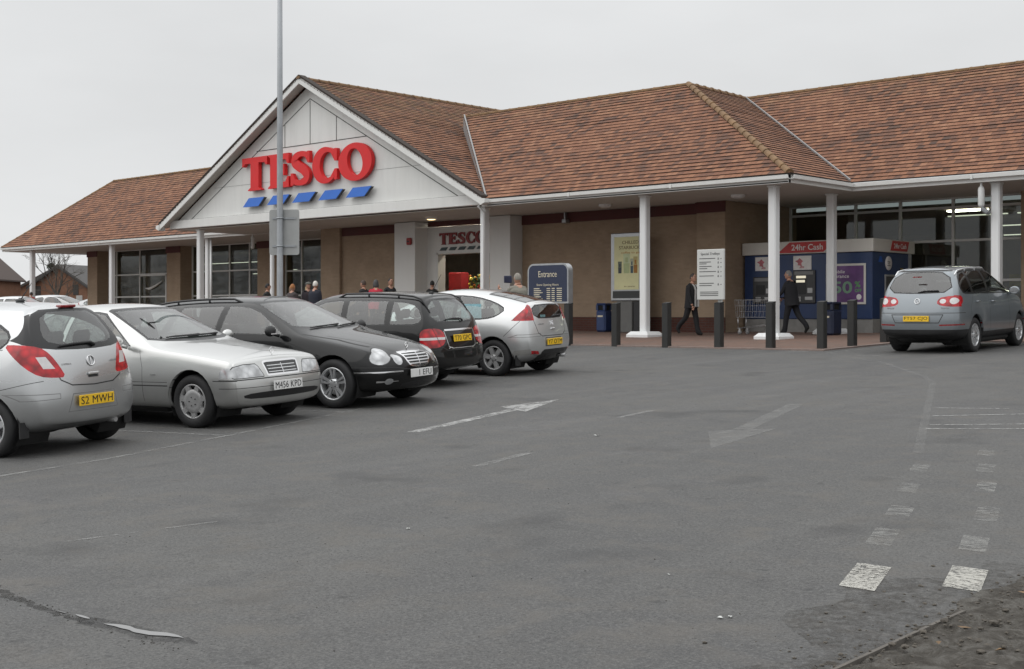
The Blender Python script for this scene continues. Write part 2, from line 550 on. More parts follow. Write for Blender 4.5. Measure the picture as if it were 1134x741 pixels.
    def split(self, root, mats):
        """one mesh per part: body plus every named part"""
        bm = self.bm; bm.normal_update(); bm.verts.index_update()
        ref = self.ref; out = {}
        nrm = {}
        def vn(v):
            if v.index in nrm: return nrm[v.index]
            p, n, i, dd = self.bvh.find_nearest(v.co)
            if i is None or dd > .004: r = v.normal.copy()
            else:
                f = ref.faces[i]; ws = []; tot = 0
                for q in f.verts:
                    w = 1/max(1e-9, (q.co-p).length_squared); ws.append((w, q.normal)); tot += w
                # inverse-distance blend is smooth enough on these small quads; bilinear on quads
                r = bilinear(f, p)
            nrm[v.index] = r; return r
        groups = {}
        for f in bm.faces:
            rid = f[self.lay]; part, mat = self.regs[rid]
            key = ('body', 0) if part == 'body' else (part, rid)
            groups.setdefault(key, []).append((f, mat))
        for (part, rid), fs in groups.items():
            me = bpy.data.meshes.new(part); idx = {}; vs = []; faces = []; ms = []; slots = []; ns = []
            for f, mat in fs:
                ff = []
                for v in f.verts:
                    if v.index not in idx: idx[v.index] = len(vs); vs.append(v.co.copy()); ns.append(vn(v))
                    ff.append(idx[v.index])
                faces.append(ff)
                if mat not in slots: slots.append(mat)
                ms.append(slots.index(mat))
            me.from_pydata(vs, [], faces)
            for s in slots: me.materials.append(mats.get(s) or MAT[s])
            me.polygons.foreach_set('material_index', ms)
            me.polygons.foreach_set('use_smooth', [True]*len(faces))
            me.update()
            me.normals_split_custom_set_from_vertices(ns)
            o = link(part, me, root); out.setdefault(part, []).append(o)
        # lining: the cabin side of the shell
        ok = [(f, vn) for f in bm.faces if f.calc_center_median().z > .35 and self.regs[f[self.lay]][1] not in ('car_glass', 'dark_glass')]
        idx = {}; vs = []; faces = []
        for f, _ in ok:
            ff = []
            for v in f.verts:
                if v.index not in idx: idx[v.index] = len(vs); vs.append(v.co-vn(v)*.02)
                ff.append(idx[v.index])
            faces.append(ff)
        me = bpy.data.meshes.new('cabin_lining'); me.from_pydata(vs, [], faces); me.materials.append(MAT['lining']); me.update()
        link('cabin_lining', me, root)
        self.parts = out
        bm.free()
        return out

def bilinear(f, p):
    vs = f.verts
    if len(vs) == 4:
        a, b, c, d = [v.co for v in vs]
        # project with two axes
        e1 = ((b-a)+(c-d))*.5; e2 = ((d-a)+(c-b))*.5
        o = (a+b+c+d)*.25; q = p-o
        g11 = e1.dot(e1); g12 = e1.dot(e2); g22 = e2.dot(e2); det = g11*g22-g12*g12
        if abs(det) > 1e-14:
            r1 = q.dot(e1); r2 = q.dot(e2)
            s = min(1, max(0, (r1*g22-r2*g12)/det+.5)); t = min(1, max(0, (r2*g11-r1*g12)/det+.5))
            n = (vs[0].normal*(1-s)*(1-t)+vs[1].normal*s*(1-t)+vs[2].normal*s*t+vs[3].normal*(1-s)*t)
            return n.normalized()
    n = Vector((0, 0, 0))
    for v in vs: n += v.normal
    return n.normalized()

# ------------------------------------------------------------------ wheels
def make_wheel(root, x, y, R, W, rr, kind, rimm='alloy', steer=0.0):
    """tyre with a rim as its sub-part; y is the outer face, the wheel extends inward"""
    s = 1 if y > 0 else -1
    o = MB(); o.smooth = True
    prof = [(rr*.99, .035), (rr+.004, .012), (rr+.02, .002), (rr+(R-rr)*.45, -.004), (R-.025, .002), (R-.008, .018), (R, .035), (R, W-.035), (R-.008, W-.018), (R-.03, W), (rr, W-.01)]
    o.lathe([(r, -h) for r, h in prof], 44, 'y')
    # shallow tread bands
    for k in range(4):
        hh = .045+(W-.09)*k/3
        o.lathe([(R+.0005, -hh-.006), (R-.006, -hh), (R+.0005, -hh+.006)], 44, 'y')
    me_t = o.build('wheel', MAT['rubber'], root)
    r = MB(); r.smooth = True
    r.lathe([(rr+.003, -.012), (rr-.006, -.006), (rr-.016, -.012), (rr-.022, -.03), (rr-.03, -.10), (rr-.03, -W+.02)], 40, 'y')
    r.cur = 1
    r.lathe([(rr-.03, -.115), (.0001, -.115)], 30, 'y')           # dark brake disc behind the spokes
    r.cur = 2; r.lathe([(rr*.72, -.095), (rr*.72, -.10), (rr*.2, -.10)], 30, 'y')
    r.cur = 0
    def spoke(a, w0, w1, r0, r1, h0=-.02, h1=-.03, th=.03):
        ca, sa = cos(a), sin(a)
        P = lambda rad, t, h: (ca*rad-sa*t, h, sa*rad+ca*t)
        v = [P(r0, -w0, h0), P(r0, w0, h0), P(r1, w1, h1), P(r1, -w1, h1)]
        b = [P(r0, -w0*1.15, h0-th), P(r0, w0*1.15, h0-th), P(r1, w1*1.15, h1-th), P(r1, -w1*1.15, h1-th)]
        sm = r.smooth; r.smooth = False
        iv = [r.vert(p) for p in v]; ib = [r.vert(p) for p in b]
        r.face(iv); r.face(ib[::-1])
        for i in range(4): r.face([iv[i], ib[i], ib[(i+1) % 4], iv[(i+1) % 4]])
        r.smooth = sm
    if kind == 'double5':
        for k in range(5):
            a = 2*pi*k/5+.3
            for d in (-.17, .17):
                c = a+d
                ca = Vector((cos(a+d*.9)*.07, sin(a+d*.9)*.07)); cb = Vector((cos(c)*(rr-.012), sin(c)*(rr-.012)))
                ang = atan2(cb.y-ca.y, cb.x-ca.x)
                spoke(c, .012, .017, .05, rr-.012, -.022, -.012, .03)
        r.lathe([(.0001, -.012), (.045, -.014), (.075, -.026), (.08, -.06)], 20, 'y')
    elif kind == 'five':
        for k in range(5): spoke(2*pi*k/5+.35, .040, .030, .04, rr-.012, -.022, -.012, .035)
        r.lathe([(.0001, -.01), (.04, -.012), (.07, -.024), (.08, -.06)], 20, 'y')
    elif kind == 'six':
        for k in range(6): spoke(2*pi*k/6+.2, .034, .038, .05, rr-.012, -.016, -.012, .03)
        r.lathe([(.0001, -.004), (.035, -.006), (.06, -.016), (.075, -.05)], 20, 'y')
    elif kind == 'disc8':
        r.lathe([(.0001, -.012), (.05, -.012), (.09, -.018), (rr*.66, -.010), (rr*.70, -.02), (rr*.70, -.05)], 32, 'y')
        for k in range(7): spoke(2*pi*k/7+.2, .036, .030, rr*.6, rr-.012, -.013, -.010, .03)
    elif kind == 'multi10':
        for k in range(10): spoke(2*pi*k/10, .014, .016, .04, rr-.012, -.022, -.012, .03)
        r.lathe([(.0001, -.01), (.04, -.012), (.07, -.024), (.08, -.06)], 20, 'y')
    r.cur = 1
    for k in range(5):
        a = 2*pi*k/5; r.lathe([(.0001, -.006), (.007, -.006), (.008, -.03)], 6, 'y', (cos(a)*.052, 0, sin(a)*.052))
    rim = r.build('rim', [MAT[rimm], MAT['under'], MAT['alloy_dull']], me_t)
    me_t.location = (x, y, R)
    if s < 0: me_t.rotation_euler = (0, 0, pi+steer)
    else: me_t.rotation_euler = (0, 0, steer)
    return me_t

def plate(root, p, n, text, yellow, size=(.52, .111), name='number_plate', gap=.006, twofont=None):
    n = Vector(n); n.z = n.z*.5; n.normalize()
    right = Vector((0, 0, 1)).cross(n); up = n.cross(right)
    M = frame(Vector(p)+n*gap, right, up)
    m = MB(); m.T = M; w, h = size
    m.box(-w/2, w/2, -h/2, h/2, 0, .008, .003)
    o = m.build(name, MAT['plate_y'] if yellow else MAT['plate_w'], root)
    if text:
        t = MB(); tt, x0, x1 = text if isinstance(text, tuple) else (text, -.9, .9)
        put_text(t, tt, M @ Matrix.Translation(((x0+x1)/2*w/2, 0, .009)), (x1-x0)*w/2, h*.70, 0.0, 1.05, .0008)
        t.build('lettering', MAT['ink'], o)
    return o

def mirror(root, x, y, z, mat, s, w=.10, h=.075, l=.06, kz=1.055):
    """door mirror: bevelled housing on a short foot, with its glass facing back"""
    z = .5+(z-.5)*kz
    m = MB(); m.smooth = True
    m.ball((x, y+s*.13, z+.03), (l, w, h), 14, 9)
    # flatten the back of the housing
    m.v = [(max(a, x-.028), b, c) for a, b, c in m.v]
    m.smooth = False
    m.tube([(x+.03, y-s*.01, z-.04), (x+.015, y+s*.09, z-.01)], .022, 8)
    o = m.build('door_mirror', mat, root)
    g = MB(); g.lathe([(.0001, 0), (1, 0)], 14, 'x'); g.v = [(x-.031, y+s*.13+b*w*.78, z+.03+c*h*.78) for a, b, c in g.v]
    g.build('mirror_glass', MAT['chrome'], o)
    return o

def seats(root, xf, xr, zt=1.05, hw=.36, top=.62):
    for s in (1, -1):
        m = MB(); y = hw*s
        m.box(xf-.10, xf+.42, y-.24, y+.24, .42, .56, .06)
        m.T = Matrix.Translation((xf-.06, y, .55)) @ Matrix.Rotation(-.3, 4, 'Y')
        m.box(-.08, .06, -.23, .23, 0, top, .06)
        m.box(-.05, .04, -.12, .12, top+.04, top+.24, .05)
        m.box(-.02, .0, -.07, -.05, top, top+.08); m.box(-.02, .0, .05, .07, top, top+.08)
        m.T = Matrix.Identity(4)
        m.build('front_seat', MAT['seat'], root)
    m = MB()
    m.box(xr-.05, xr+.45, -.62, .62, .42, .55, .06)
    m.T = Matrix.Translation((xr-.02, 0, .52)) @ Matrix.Rotation(-.35, 4, 'Y')
    m.box(-.08, .06, -.62, .62, 0, .58, .06)
    for y in (-.40, 0, .40): m.box(-.05, .04, y-.12, y+.12, .6, .76, .04)
    m.T = Matrix.Identity(4)
    m.build('rear_seat', MAT['seat'], root)

def dashboard(root, x, z, w=.68, s=-1):
    m = MB(); m.smooth = False
    m.box(x-.35, x+.25, -w, w, z-.3, z-.05, .07)
    o = m.build('dashboard', MAT['lining'], root)
    t = MB(); c = Vector((x-.45, .36*s, z-.02)); R = .185
    t.T = Matrix.Translation(c) @ Matrix.Rotation(radians(25), 4, 'Y')
    t.tube([(0, R*cos(a), R*sin(a)) for a in [2*pi*k/20 for k in range(20)]], .016, 8, False, True)
    t.tube([(0, -R, 0), (0, R, 0)], .014, 6); t.tube([(0, 0, 0), (0, 0, -R)], .014, 6)
    t.T = Matrix.Identity(4)
    t.tube([c, c+Vector((.3, 0, -.12))], .03, 8)
    t.build('steering_wheel', MAT['black_plastic'], root)

def undertray(root, P, wb, R, ra):
    m = MB(); hw = P['hw']
    m.box(P['x0']+.42, P['x1']-.3, -hw*.62, hw*.62, .20, .36, .05)
    m.box(ra+.08, wb-ra-.08, -hw*.88, hw*.88, .17, .30, .05)
    # wheel wells
    for x in (0, wb):
        for s in (1, -1):
            n = 20; y0 = hw*.92*s; y1 = hw*.42*s
            for k in range(n):
                a0 = -.5+(pi+1)*k/n; a1 = -.5+(pi+1)*(k+1)/n; r = ra+.015
                m.quad((x+r*cos(a0), y0, R+r*sin(a0)), (x+r*cos(a1), y0, R+r*sin(a1)), (x+r*cos(a1), y1, R+r*sin(a1)), (x+r*cos(a0), y1, R+r*sin(a0)))
                m.poly([(x, y1, R), (x+r*cos(a0), y1, R+r*sin(a0)), (x+r*cos(a1), y1, R+r*sin(a1))])
    m.tube([(0, -hw*.7, R), (0, hw*.7, R)], .05, 8); m.tube([(wb, -hw*.7, R), (wb, hw*.7, R)], .04, 8)
    m.tube([(P['x0']+.5, -.35, .25), (1.2, -.2, .24)], .04, 8)
    m.ball((P['x0']+.42, .3, .3), (.22, .28, .1), 12, 7)
    return m.build('underbody', MAT['under'], root, False)

def wiper(root, pts, name='wiper', r=.012):
    m = MB(); m.tube(pts, [r*.6]+[r]*(len(pts)-2)+[r*1.3], 6); return m.build(name, MAT['black_plastic'], root)

def on(sh, u, z, d, off=.0):
    p, n = sh.hit(u, z, d); return p+n*off, n
# ------------------------------------------------------------------ the individual cars (x forward from the rear axle, y left, z up)
def car_base(name, label, P, wb, R, rr, ra, kind, rimm, paintm, levels=3, wheel_w=.205, group=None, fx=None):
    root = thing(name, label, 'car', group=group)
    sh = Shell(P, levels)
    sh.root = root; sh.paint = paintm
    sh.arch(0, ra, R+.005); sh.arch(wb, ra, R+.005)
    sh.flange()
    hw = P['hw']
    for x in (0, wb):
        for s in (1, -1): make_wheel(root, x, s*(hw-.035), R, wheel_w, rr, kind, rimm)
    undertray(root, P, wb, R, ra)
    return root, sh

def handles(sh, root, spots, mat):
    for x, z, s in spots:
        p, n = sh.hit(x, z, (0, s)); m = MB()
        m.tube([p+Vector((-.10, 0, 0))+n*.004, p+Vector((-.085, 0, .0))+n*.03, p+Vector((.085, 0, .0))+n*.03, p+Vector((.10, 0, 0))+n*.004], [.010, .013, .013, .010], 8)
        m.build('door_handle', mat, root)

def roof_rails(sh, root, x0, x1, y, mat, lift=.035, r=.014, ends=.10):
    for s in (1, -1):
        pts = []; n = 12
        for k in range(n+1):
            x = x0+(x1-x0)*k/n
            p, nn = sh.hit(x, s*y, 'top'); e = min(1, min(k, n-k)/1.2)
            pts.append(p+Vector((0, 0, -.012+(lift+.012)*(1 if 0 < k < n else 0))))
        m = MB(); m.tube(pts, r, 8)
        for f in (.33, .66):
            x = x0+(x1-x0)*f; p, nn = sh.hit(x, s*y, 'top'); m.tube([p-Vector((0, 0, .01)), p+Vector((0, 0, lift))], r*.9, 6)
        m.build('roof_rail', mat, root)

def badge(root, p, n, r, name='badge', mat='chrome', spokes=0):
    n = Vector(n).normalized(); right = Vector((0, 0, 1)).cross(n).normalized(); up = n.cross(right)
    M = frame(Vector(p)+n*.003, right, up); m = MB(); m.T = M
    m.tube([(r*cos(2*pi*k/20), r*sin(2*pi*k/20), .003) for k in range(20)], r*.14, 6, False, True)
    for k in range(spokes):
        a = pi/2+2*pi*k/spokes; m.tube([(0, 0, .003), (r*cos(a), r*sin(a), .003)], r*.10, 5)
    return m, root

def oval(cy, cz, ry, rz, rot=0, n=20):
    return [(cy+ry*cos(2*pi*k/n)*cos(rot)-rz*sin(2*pi*k/n)*sin(rot), cz+ry*cos(2*pi*k/n)*sin(rot)+rz*sin(2*pi*k/n)*cos(rot)) for k in range(n)]

FR, RE, LE, RI = (1, 0), (-1, 0), (0, 1), (0, -1)

def silver_hatchback():
    pm = paint('silver_paint', (.50, .51, .515), .75, .27, .22)
    P = dict(x0=-.63, x1=3.36, hw=.868, H=1.485, kz=1.075, bulge=.03, eps=.018,
        xs=[-.64, -.60, -.52, -.40, -.22, 0, .3, .7, 1.1, 1.45, 1.75, 2.05, 2.35, 2.6, 2.85, 3.1, 3.28, 3.36],
        rear=[(.2, -.55), (.34, -.62), (.55, -.64), (.68, -.62), (.74, -.57), (.98, -.54), (1.1, -.47), (1.36, -.30), (1.42, -.27), (1.5, -.2)],
        front=[(.2, 3.25), (.5, 3.36), (.7, 3.3), (.9, 3.1), (1.0, 3.0)],
        rbulge=[(.2, .05), (.5, .09), (.7, .10), (1.0, .12), (1.4, .09)], fbulge=.12,
        zb=[(-.64, .30), (-.4, .22), (2.9, .18), (3.36, .22)], z2=[(-.64, .38), (-.3, .28), (3, .26), (3.36, .30)],
        w2=[(-.64, .66), (-.5, .76), (-.2, .83), (2.6, .84), (3.1, .76), (3.36, .5)],
        z3=[(-.64, .60), (0, .60), (3.36, .55)], w3=[(-.64, .70), (-.52, .80), (-.3, .862), (0, .875), (2.5, .875), (3.0, .82), (3.36, .52)],
        zs=[(-.6, 1.0), (0, .98), (1.2, .93), (2.3, .90), (2.9, .82), (3.36, .70)],
        ws=[(-.6, .64), (-.45, .74), (-.2, .80), (.2, .83), (1.2, .84), (2.4, .82), (3.0, .74), (3.36, .45)],
        z6=[(-.4, 1.38), (0, 1.41), (.8, 1.43), (1.4, 1.41), (1.6, 1.36), (2.55, .98), (3.0, .88), (3.36, .72)],
        w6=[(-.4, .47), (-.2, .52), (.2, .56), (.9, .58), (1.45, .57), (2.5, .70), (3.0, .64), (3.36, .40)],
        z8=[(-.4, 1.43), (0, 1.465), (.8, 1.488), (1.45, 1.45), (1.65, 1.40), (2.6, 1.02), (3.0, .92), (3.36, .75)])
    root, sh = car_base('hatchback_car', 'silver small hatchback parked tail out at the end of the row, yellow plate S2 MWH', P, 2.511, .30, .195, .345, 'five', 'alloy', pm)
    # rear screen with a deep black surround that wraps to the sides
    rw = smooth_poly([(-.64, 1.19), (-.46, 1.40), (0, 1.415), (.46, 1.40), (.64, 1.19), (.74, 1.10), (.54, 1.03), (0, 1.01), (-.54, 1.03), (-.74, 1.10)], 1)
    sh.cut(rw, RE, 'body', 'trim', nmin=.1)
    gl = smooth_poly([(-.50, 1.16), (-.38, 1.375), (0, 1.385), (.38, 1.375), (.50, 1.16), (.44, 1.08), (0, 1.06), (-.44, 1.08)], 1)
    sh.cut(gl, RE, 'rear_window', 'car_glass', nmin=.1)
    sh.cut(gl, (1, 0), 'body', 'trim', nmin=2)
    # side glass
    fw = smooth_poly([(1.98, .985), (1.52, 1.30), (1.30, 1.37), (.80, 1.385), (.74, .99)], 1)
    sh.window(fw, LE, 'side_window', True)
    sh.window(smooth_poly([(.66, .995), (.72, 1.385), (.25, 1.36), (-.12, 1.24), (-.22, 1.13), (-.10, 1.02)], 1), LE, 'side_window', True)
    sh.window([(-.68, 1.06), (.68, 1.06), (.56, 1.39), (-.56, 1.39)], FR, 'windscreen')
    # lamps
    for s in (1, -1):
        sh.cut([(s*.46, .57), (s*.46, .615), (s*.82, .625), (s*.86, .59), (s*.80, .565)], RE, 'body', 'paint', nmin=.1)
        sh.seam([(s*.46, .57), (s*.46, .615), (s*.84, .625), (s*.80, .565)], RE, w=.007, mat='crease_shade', closed=True, nmin=.1)
        sh.cut([(2.85, .66), (2.62, .82), (2.95, .86), (3.3, .72), (3.3, .62)], (0, s), 'headlight', 'lens_clear', nmin=.15)
    # tailgate seam, bumper seam, plate recess, lower valance
    sh.seam([(-.70, 1.06), (-.52, .90), (-.43, .74), (-.30, .685), (0, .672), (.30, .685), (.43, .74), (.52, .90), (.70, 1.06)], RE, w=.012, nmin=.1)
    sh.seam([(-.55, .745), (-.28, .69), (-.02, .64)], LE, True, nmin=.3, cond=lambda c: c.x < -.05)
    sh.seam([(-.30, .60), (.30, .60), (.36, .43), (-.36, .43)], RE, w=.012, mat='crease_shade', closed=True, nmin=.1)
    sh.seam([(.74, .99), (.72, .6), (.62, .30)], LE, True); sh.seam([(1.75, .97), (1.78, .5), (1.7, .30)], LE, True)
    sh.seam([(-.15, 1.04), (.3, .99), (.66, .985)], LE, True, w=.006)
    for s in (1, -1):
        dg = (-1, s)
        sh.cut([(s*u, z) for u, z in smooth_poly([(.16, .765), (.10, .87), (.01, .99), (-.09, 1.06), (-.30, 1.085), (-.42, 1.085), (-.36, .99), (-.24, .87), (-.10, .785), (.05, .765)], 1)], dg, 'tail_light', 'lens_red', nmin=.25)
        sh.cut([(s*u, z) for u, z in ((.055, .85), (-.035, .965), (-.13, .965), (-.06, .855))], dg, 'reversing_light', 'lens_white', nmin=.25)
    sh.split(root, {'paint': pm})
    p, n = on(sh, 0, .535, RE); plate(root, p+Vector((-.012, 0, -.005)), n, 'S2 MWH', True)
    p, n = on(sh, 0, .90, RE); m, _ = badge(root, p, n, .052, spokes=2); m.build('badge', MAT['chrome'], root)
    p, n = on(sh, 0, .77, RE); m = MB(); m.T = frame(p, Vector((0, 0, 1)).cross(n), n.cross(Vector((0, 0, 1)).cross(n)))
    m.box(-.075, .075, -.005, .022, 0, .022, .006); m.cur = 1; m.box(-.07, .07, -.03, -.006, .001, .004); m.build('tailgate_handle', [pm, MAT['gap']], root)
    for y, s in ((.33, 'CORSA'), (-.36, 'CLUB')):
        t = MB(); p, n = on(sh, y, .885, RE); put_text(t, s, frame(p+n*.003, Vector((0, 0, 1)).cross(n), (0, 0, 1)), .12, .018, .02); t.build('lettering', MAT['chrome'], root)
    p, n = on(sh, -.24, 1.425, RE); q, n2 = on(sh, 0, 1.42, RE)
    m = MB(); m.box(q.x-.03, q.x+.05, -.11, .11, q.z-.005, q.z+.025, .008); m.build('brake_light', MAT['lens_red_dark'], root)
    a, na = on(sh, .0, 1.01, RE, .015)
    pts = [on(sh, y, z, RE, .02)[0] for y, z in ((.36, 1.05), (.18, 1.065), (-.05, 1.07), (-.10, 1.04))]
    wiper(root, pts, 'rear_wiper', .016)
    p, n = sh.hit(.35, 0, 'top'); m = MB(); m.ball(p+Vector((0, 0, .012)), (.06, .035, .025)); m.tube([p+Vector((0, 0, .015)), p+Vector((-.17, 0, .20))], [.006, .003], 6); m.build('aerial', MAT['black_plastic'], root)
    for s in (1, -1): mirror(root, 1.82, s*.84, 1.0, pm, s)
    seats(root, 1.05, .15, hw=.34); dashboard(root, 2.05, 1.05)
    handles(sh, root, [(.95, .86, 1), (.95, .86, -1)], pm)
    m = MB(); m.tube([(-.5, -.45, .27), (-.3, -.45, .27)], .03, 10); m.build('exhaust_pipe', MAT['alloy_dull'], root)
    for s in (1, -1):
        m = MB(); m.box(-.40, -.385, s*.70, s*.82, .20, .36); m.build('mud_flap', MAT['black_plastic'], root)
    return root

def silver_saloon():
    pm = paint('pale_silver_paint', (.52, .525, .515), .7, .28, .28)
    pl2 = paint('grey_cladding_paint', (.42, .425, .42), .55, .34, .35)
    P = dict(x0=-1.05, x1=3.44, hw=.86, H=1.424, bulge=.022, eps=.012,
        xs=[-1.05, -1.02, -.96, -.85, -.60, -.45, -.3, -.05, .12, .35, .7, 1.0, 1.12, 1.3, 1.7, 2.0, 2.12, 2.4, 2.8, 3.1, 3.26, 3.36, 3.41, 3.44, 3.45],
        rear=[(.2, -.95), (.4, -1.04), (.6, -1.04), (.95, -.98)], front=[(.2, 3.34), (.30, 3.41), (.45, 3.44), (.57, 3.435), (.585, 3.385), (.76, 3.345), (.80, 3.32), (.86, 3.2)],
        rbulge=.06, fbulge=[(.2, .09), (.5, .10), (.75, .06)],
        zb=[(-1.05, .30), (-.6, .20), (3.0, .19), (3.44, .24)], z2=[(-1.05, .36), (-.3, .27), (3, .27), (3.44, .30)],
        w2=[(-1.05, .70), (-.9, .80), (0, .83), (2.9, .83), (3.25, .81), (3.44, .74)],
        z3=[(-1.05, .56), (3.0, .56), (3.44, .52)], w3=[(-1.05, .74), (-.95, .82), (-.5, .862), (2.7, .862), (3.2, .85), (3.36, .82), (3.44, .775)],
        zs=[(-1.05, .86), (0, .90), (2.0, .88), (2.7, .83), (3.2, .765), (3.44, .73)],
        ws=[(-1.05, .68), (-.9, .78), (0, .825), (2.2, .83), (3.0, .815), (3.3, .80), (3.44, .755)],
        z6=[(-1.05, .92), (-.62, .97), (-.5, 1.02), (-.05, 1.34), (.15, 1.365), (.7, 1.375), (1.0, 1.36), (1.15, 1.33), (2.05, .945), (2.3, .91), (3.0, .835), (3.44, .775)],
        w6=[(-1.05, .60), (-.62, .66), (-.05, .56), (.7, .58), (1.1, .57), (2.05, .72), (3.0, .68), (3.44, .62)],
        z8=[(-1.05, .95), (-.62, 1.0), (-.5, 1.05), (-.05, 1.38), (.15, 1.41), (.7, 1.424), (1.0, 1.405), (1.15, 1.375), (2.08, .965), (2.4, .935), (3.0, .865), (3.44, .80)])
    root, sh = car_base('saloon_car', 'pale silver saloon with square chrome grille parked nose out, white plate M456 KPD', P, 2.69, .315, .205, .365, 'disc8', 'alloy_dull', pm)
    for s in (1, -1):   # cladding below the waist strip
        sh.cut([(-1.1, .2), (-1.1, .50), (3.5, .50), (3.5, .2)], (0, s), 'body', 'clad', nmin=.3, cond=lambda c: .3 < c.x < 2.4)
        sh.cut([(.36, .495), (.36, .535), (2.33, .535), (2.33, .495)], (0, s), 'body', 'clad2', nmin=.3)
    sh.seam([(.36, .495), (2.33, .495)], LE, True, .014, nmin=.3); sh.seam([(.36, .535), (2.33, .535)], LE, True, .006, nmin=.3)
    sh.window([(1.70, .935), (1.05, 1.315), (.90, 1.335), (.55, 1.335), (.50, .94)], LE, 'side_window', True)
    sh.window([(.42, .94), (.47, 1.335), (.12, 1.32), (-.08, 1.25), (-.35, 1.0), (-.32, .945)], LE, 'side_window', True)
    ws = smooth_poly([(-.70, .99), (0, .965), (.70, .99), (.66, 1.05), (.545, 1.345), (.50, 1.365), (0, 1.378), (-.50, 1.365), (-.545, 1.345), (-.66, 1.05)], 1)
    sh.window(ws, FR, 'windscreen', False, .028, nmin=.15)
    sh.window([(-.62, 1.04), (.62, 1.04), (.50, 1.34), (-.50, 1.34)], RE, 'rear_window', nmin=.15)
    for s in (1, -1):
        hl = [(s*.35, .582), (s*.345, .60), (s*.39, .70), (s*.43, .735), (s*.62, .735), (s*.76, .715), (s*.81, .67), (s*.81, .60), (s*.78, .578)]
        sh.cut(hl, FR, 'body', 'gap', nmin=.1); sh.cut(inset(hl, .008), FR, 'headlight', 'lens_clear', nmin=.1, cond=lambda c: c.x > 2.9)
        sh.cut([(3.14, .59), (3.14, .66), (3.18, .70), (3.3, .705), (3.3, .59)], (0, s), 'indicator', 'lens_clear', nmin=.75)
        sh.cut([(s*.36, .70), (s*.80, .70), (s*.80, .92), (s*.36, .92)], RE, 'tail_light', 'lens_red', nmin=.3)
    g = [(-.275, .588), (-.29, .60), (-.315, .735), (-.30, .755), (-.24, .762), (.24, .762), (.30, .755), (.315, .735), (.29, .60), (.275, .588)]
    sh.cut(g, FR, 'body', 'chrome', nmin=-.2); gi = inset(g, .022)
    sh.cut(gi, FR, 'grille', 'grille_mesh', nmin=-.2)
    for z in (.63, .665, .70): sh.cut([(-.25, z-.004), (.25, z-.004), (.25, z+.004), (-.25, z+.004)], FR, 'body', 'alloy', nmin=-.2)
    sh.cut([(-.006, .605), (.006, .605), (.006, .72), (-.006, .72)], FR, 'body', 'alloy', nmin=-.2)
    sh.seam([(-.9, .565), (-.3, .568), (.3, .568), (.9, .565)], FR, w=.012, nmin=.1)
    sh.seam([(3.05, .56), (3.5, .56)], LE, True, .010, nmin=.3)
    sh.seam([(-.88, .475), (.88, .475)], FR, w=.007, nmin=.1)
    sl = smooth_poly([(-.66, .345), (-.68, .40), (-.3, .415), (.3, .415), (.68, .40), (.66, .345), (.3, .335), (-.3, .335)], 1)
    sh.cut(sl, FR, 'body', 'trim', nmin=.1)
    sh.seam([(1.86, .90), (1.92, .70), (1.92, .30)], LE, True); sh.seam([(.46, .95), (.44, .30)], LE, True); sh.seam([(-.45, .92), (-.35, .62), (-.2, .60)], LE, True)
    sh.split(root, {'paint': pm, 'clad': pl2, 'clad2': pl2})
    p, n = on(sh, 0, .475, FR); plate(root, p+Vector((.02, 0, 0)), (1, 0, .05), 'M456 KPD', False)
    # bonnet mascot
    p, n = sh.hit(3.22, 0, 'top'); m = MB(); c = p+Vector((0, 0, .055)); r = .036
    m.tube([p, c-Vector((0, 0, r))], .005, 6); m.tube([c+Vector((0, r*cos(a), r*sin(a))) for a in [2*pi*k/18 for k in range(18)]], .0035, 5, False, True)
    for k in range(3):
        a = pi/2+2*pi*k/3; m.tube([c, c+Vector((0, r*cos(a), r*sin(a)))], [.005, .002], 5)
    m.build('bonnet_ornament', MAT['chrome'], root)
    for s, f in ((1, -.5), (-1, -.15)):
        pts = [on(sh, y, z, FR, .016)[0] for y, z in ((f+.05, 1.012), (f+.2, 1.018), (f+.45, 1.022), (f+.62, 1.024))]; wiper(root, pts)
    for s in (1, -1): mirror(root, 1.62, s*.84, .965, pm, s, .095, .07)
    seats(root, .85, -.05, hw=.34); dashboard(root, 1.65, 1.0)
    handles(sh, root, [(.62, .83, -1), (-.25, .84, -1), (.62, .83, 1), (-.25, .84, 1)], pm)
    t = MB(); p, n = on(sh, 2.1, .62, RI); put_text(t, 'C200', frame(p+n*.003, (1, 0, 0), (0, 0, 1)), .09, .03, .02); t.build('lettering', MAT['alloy_dull'], root)
    return root

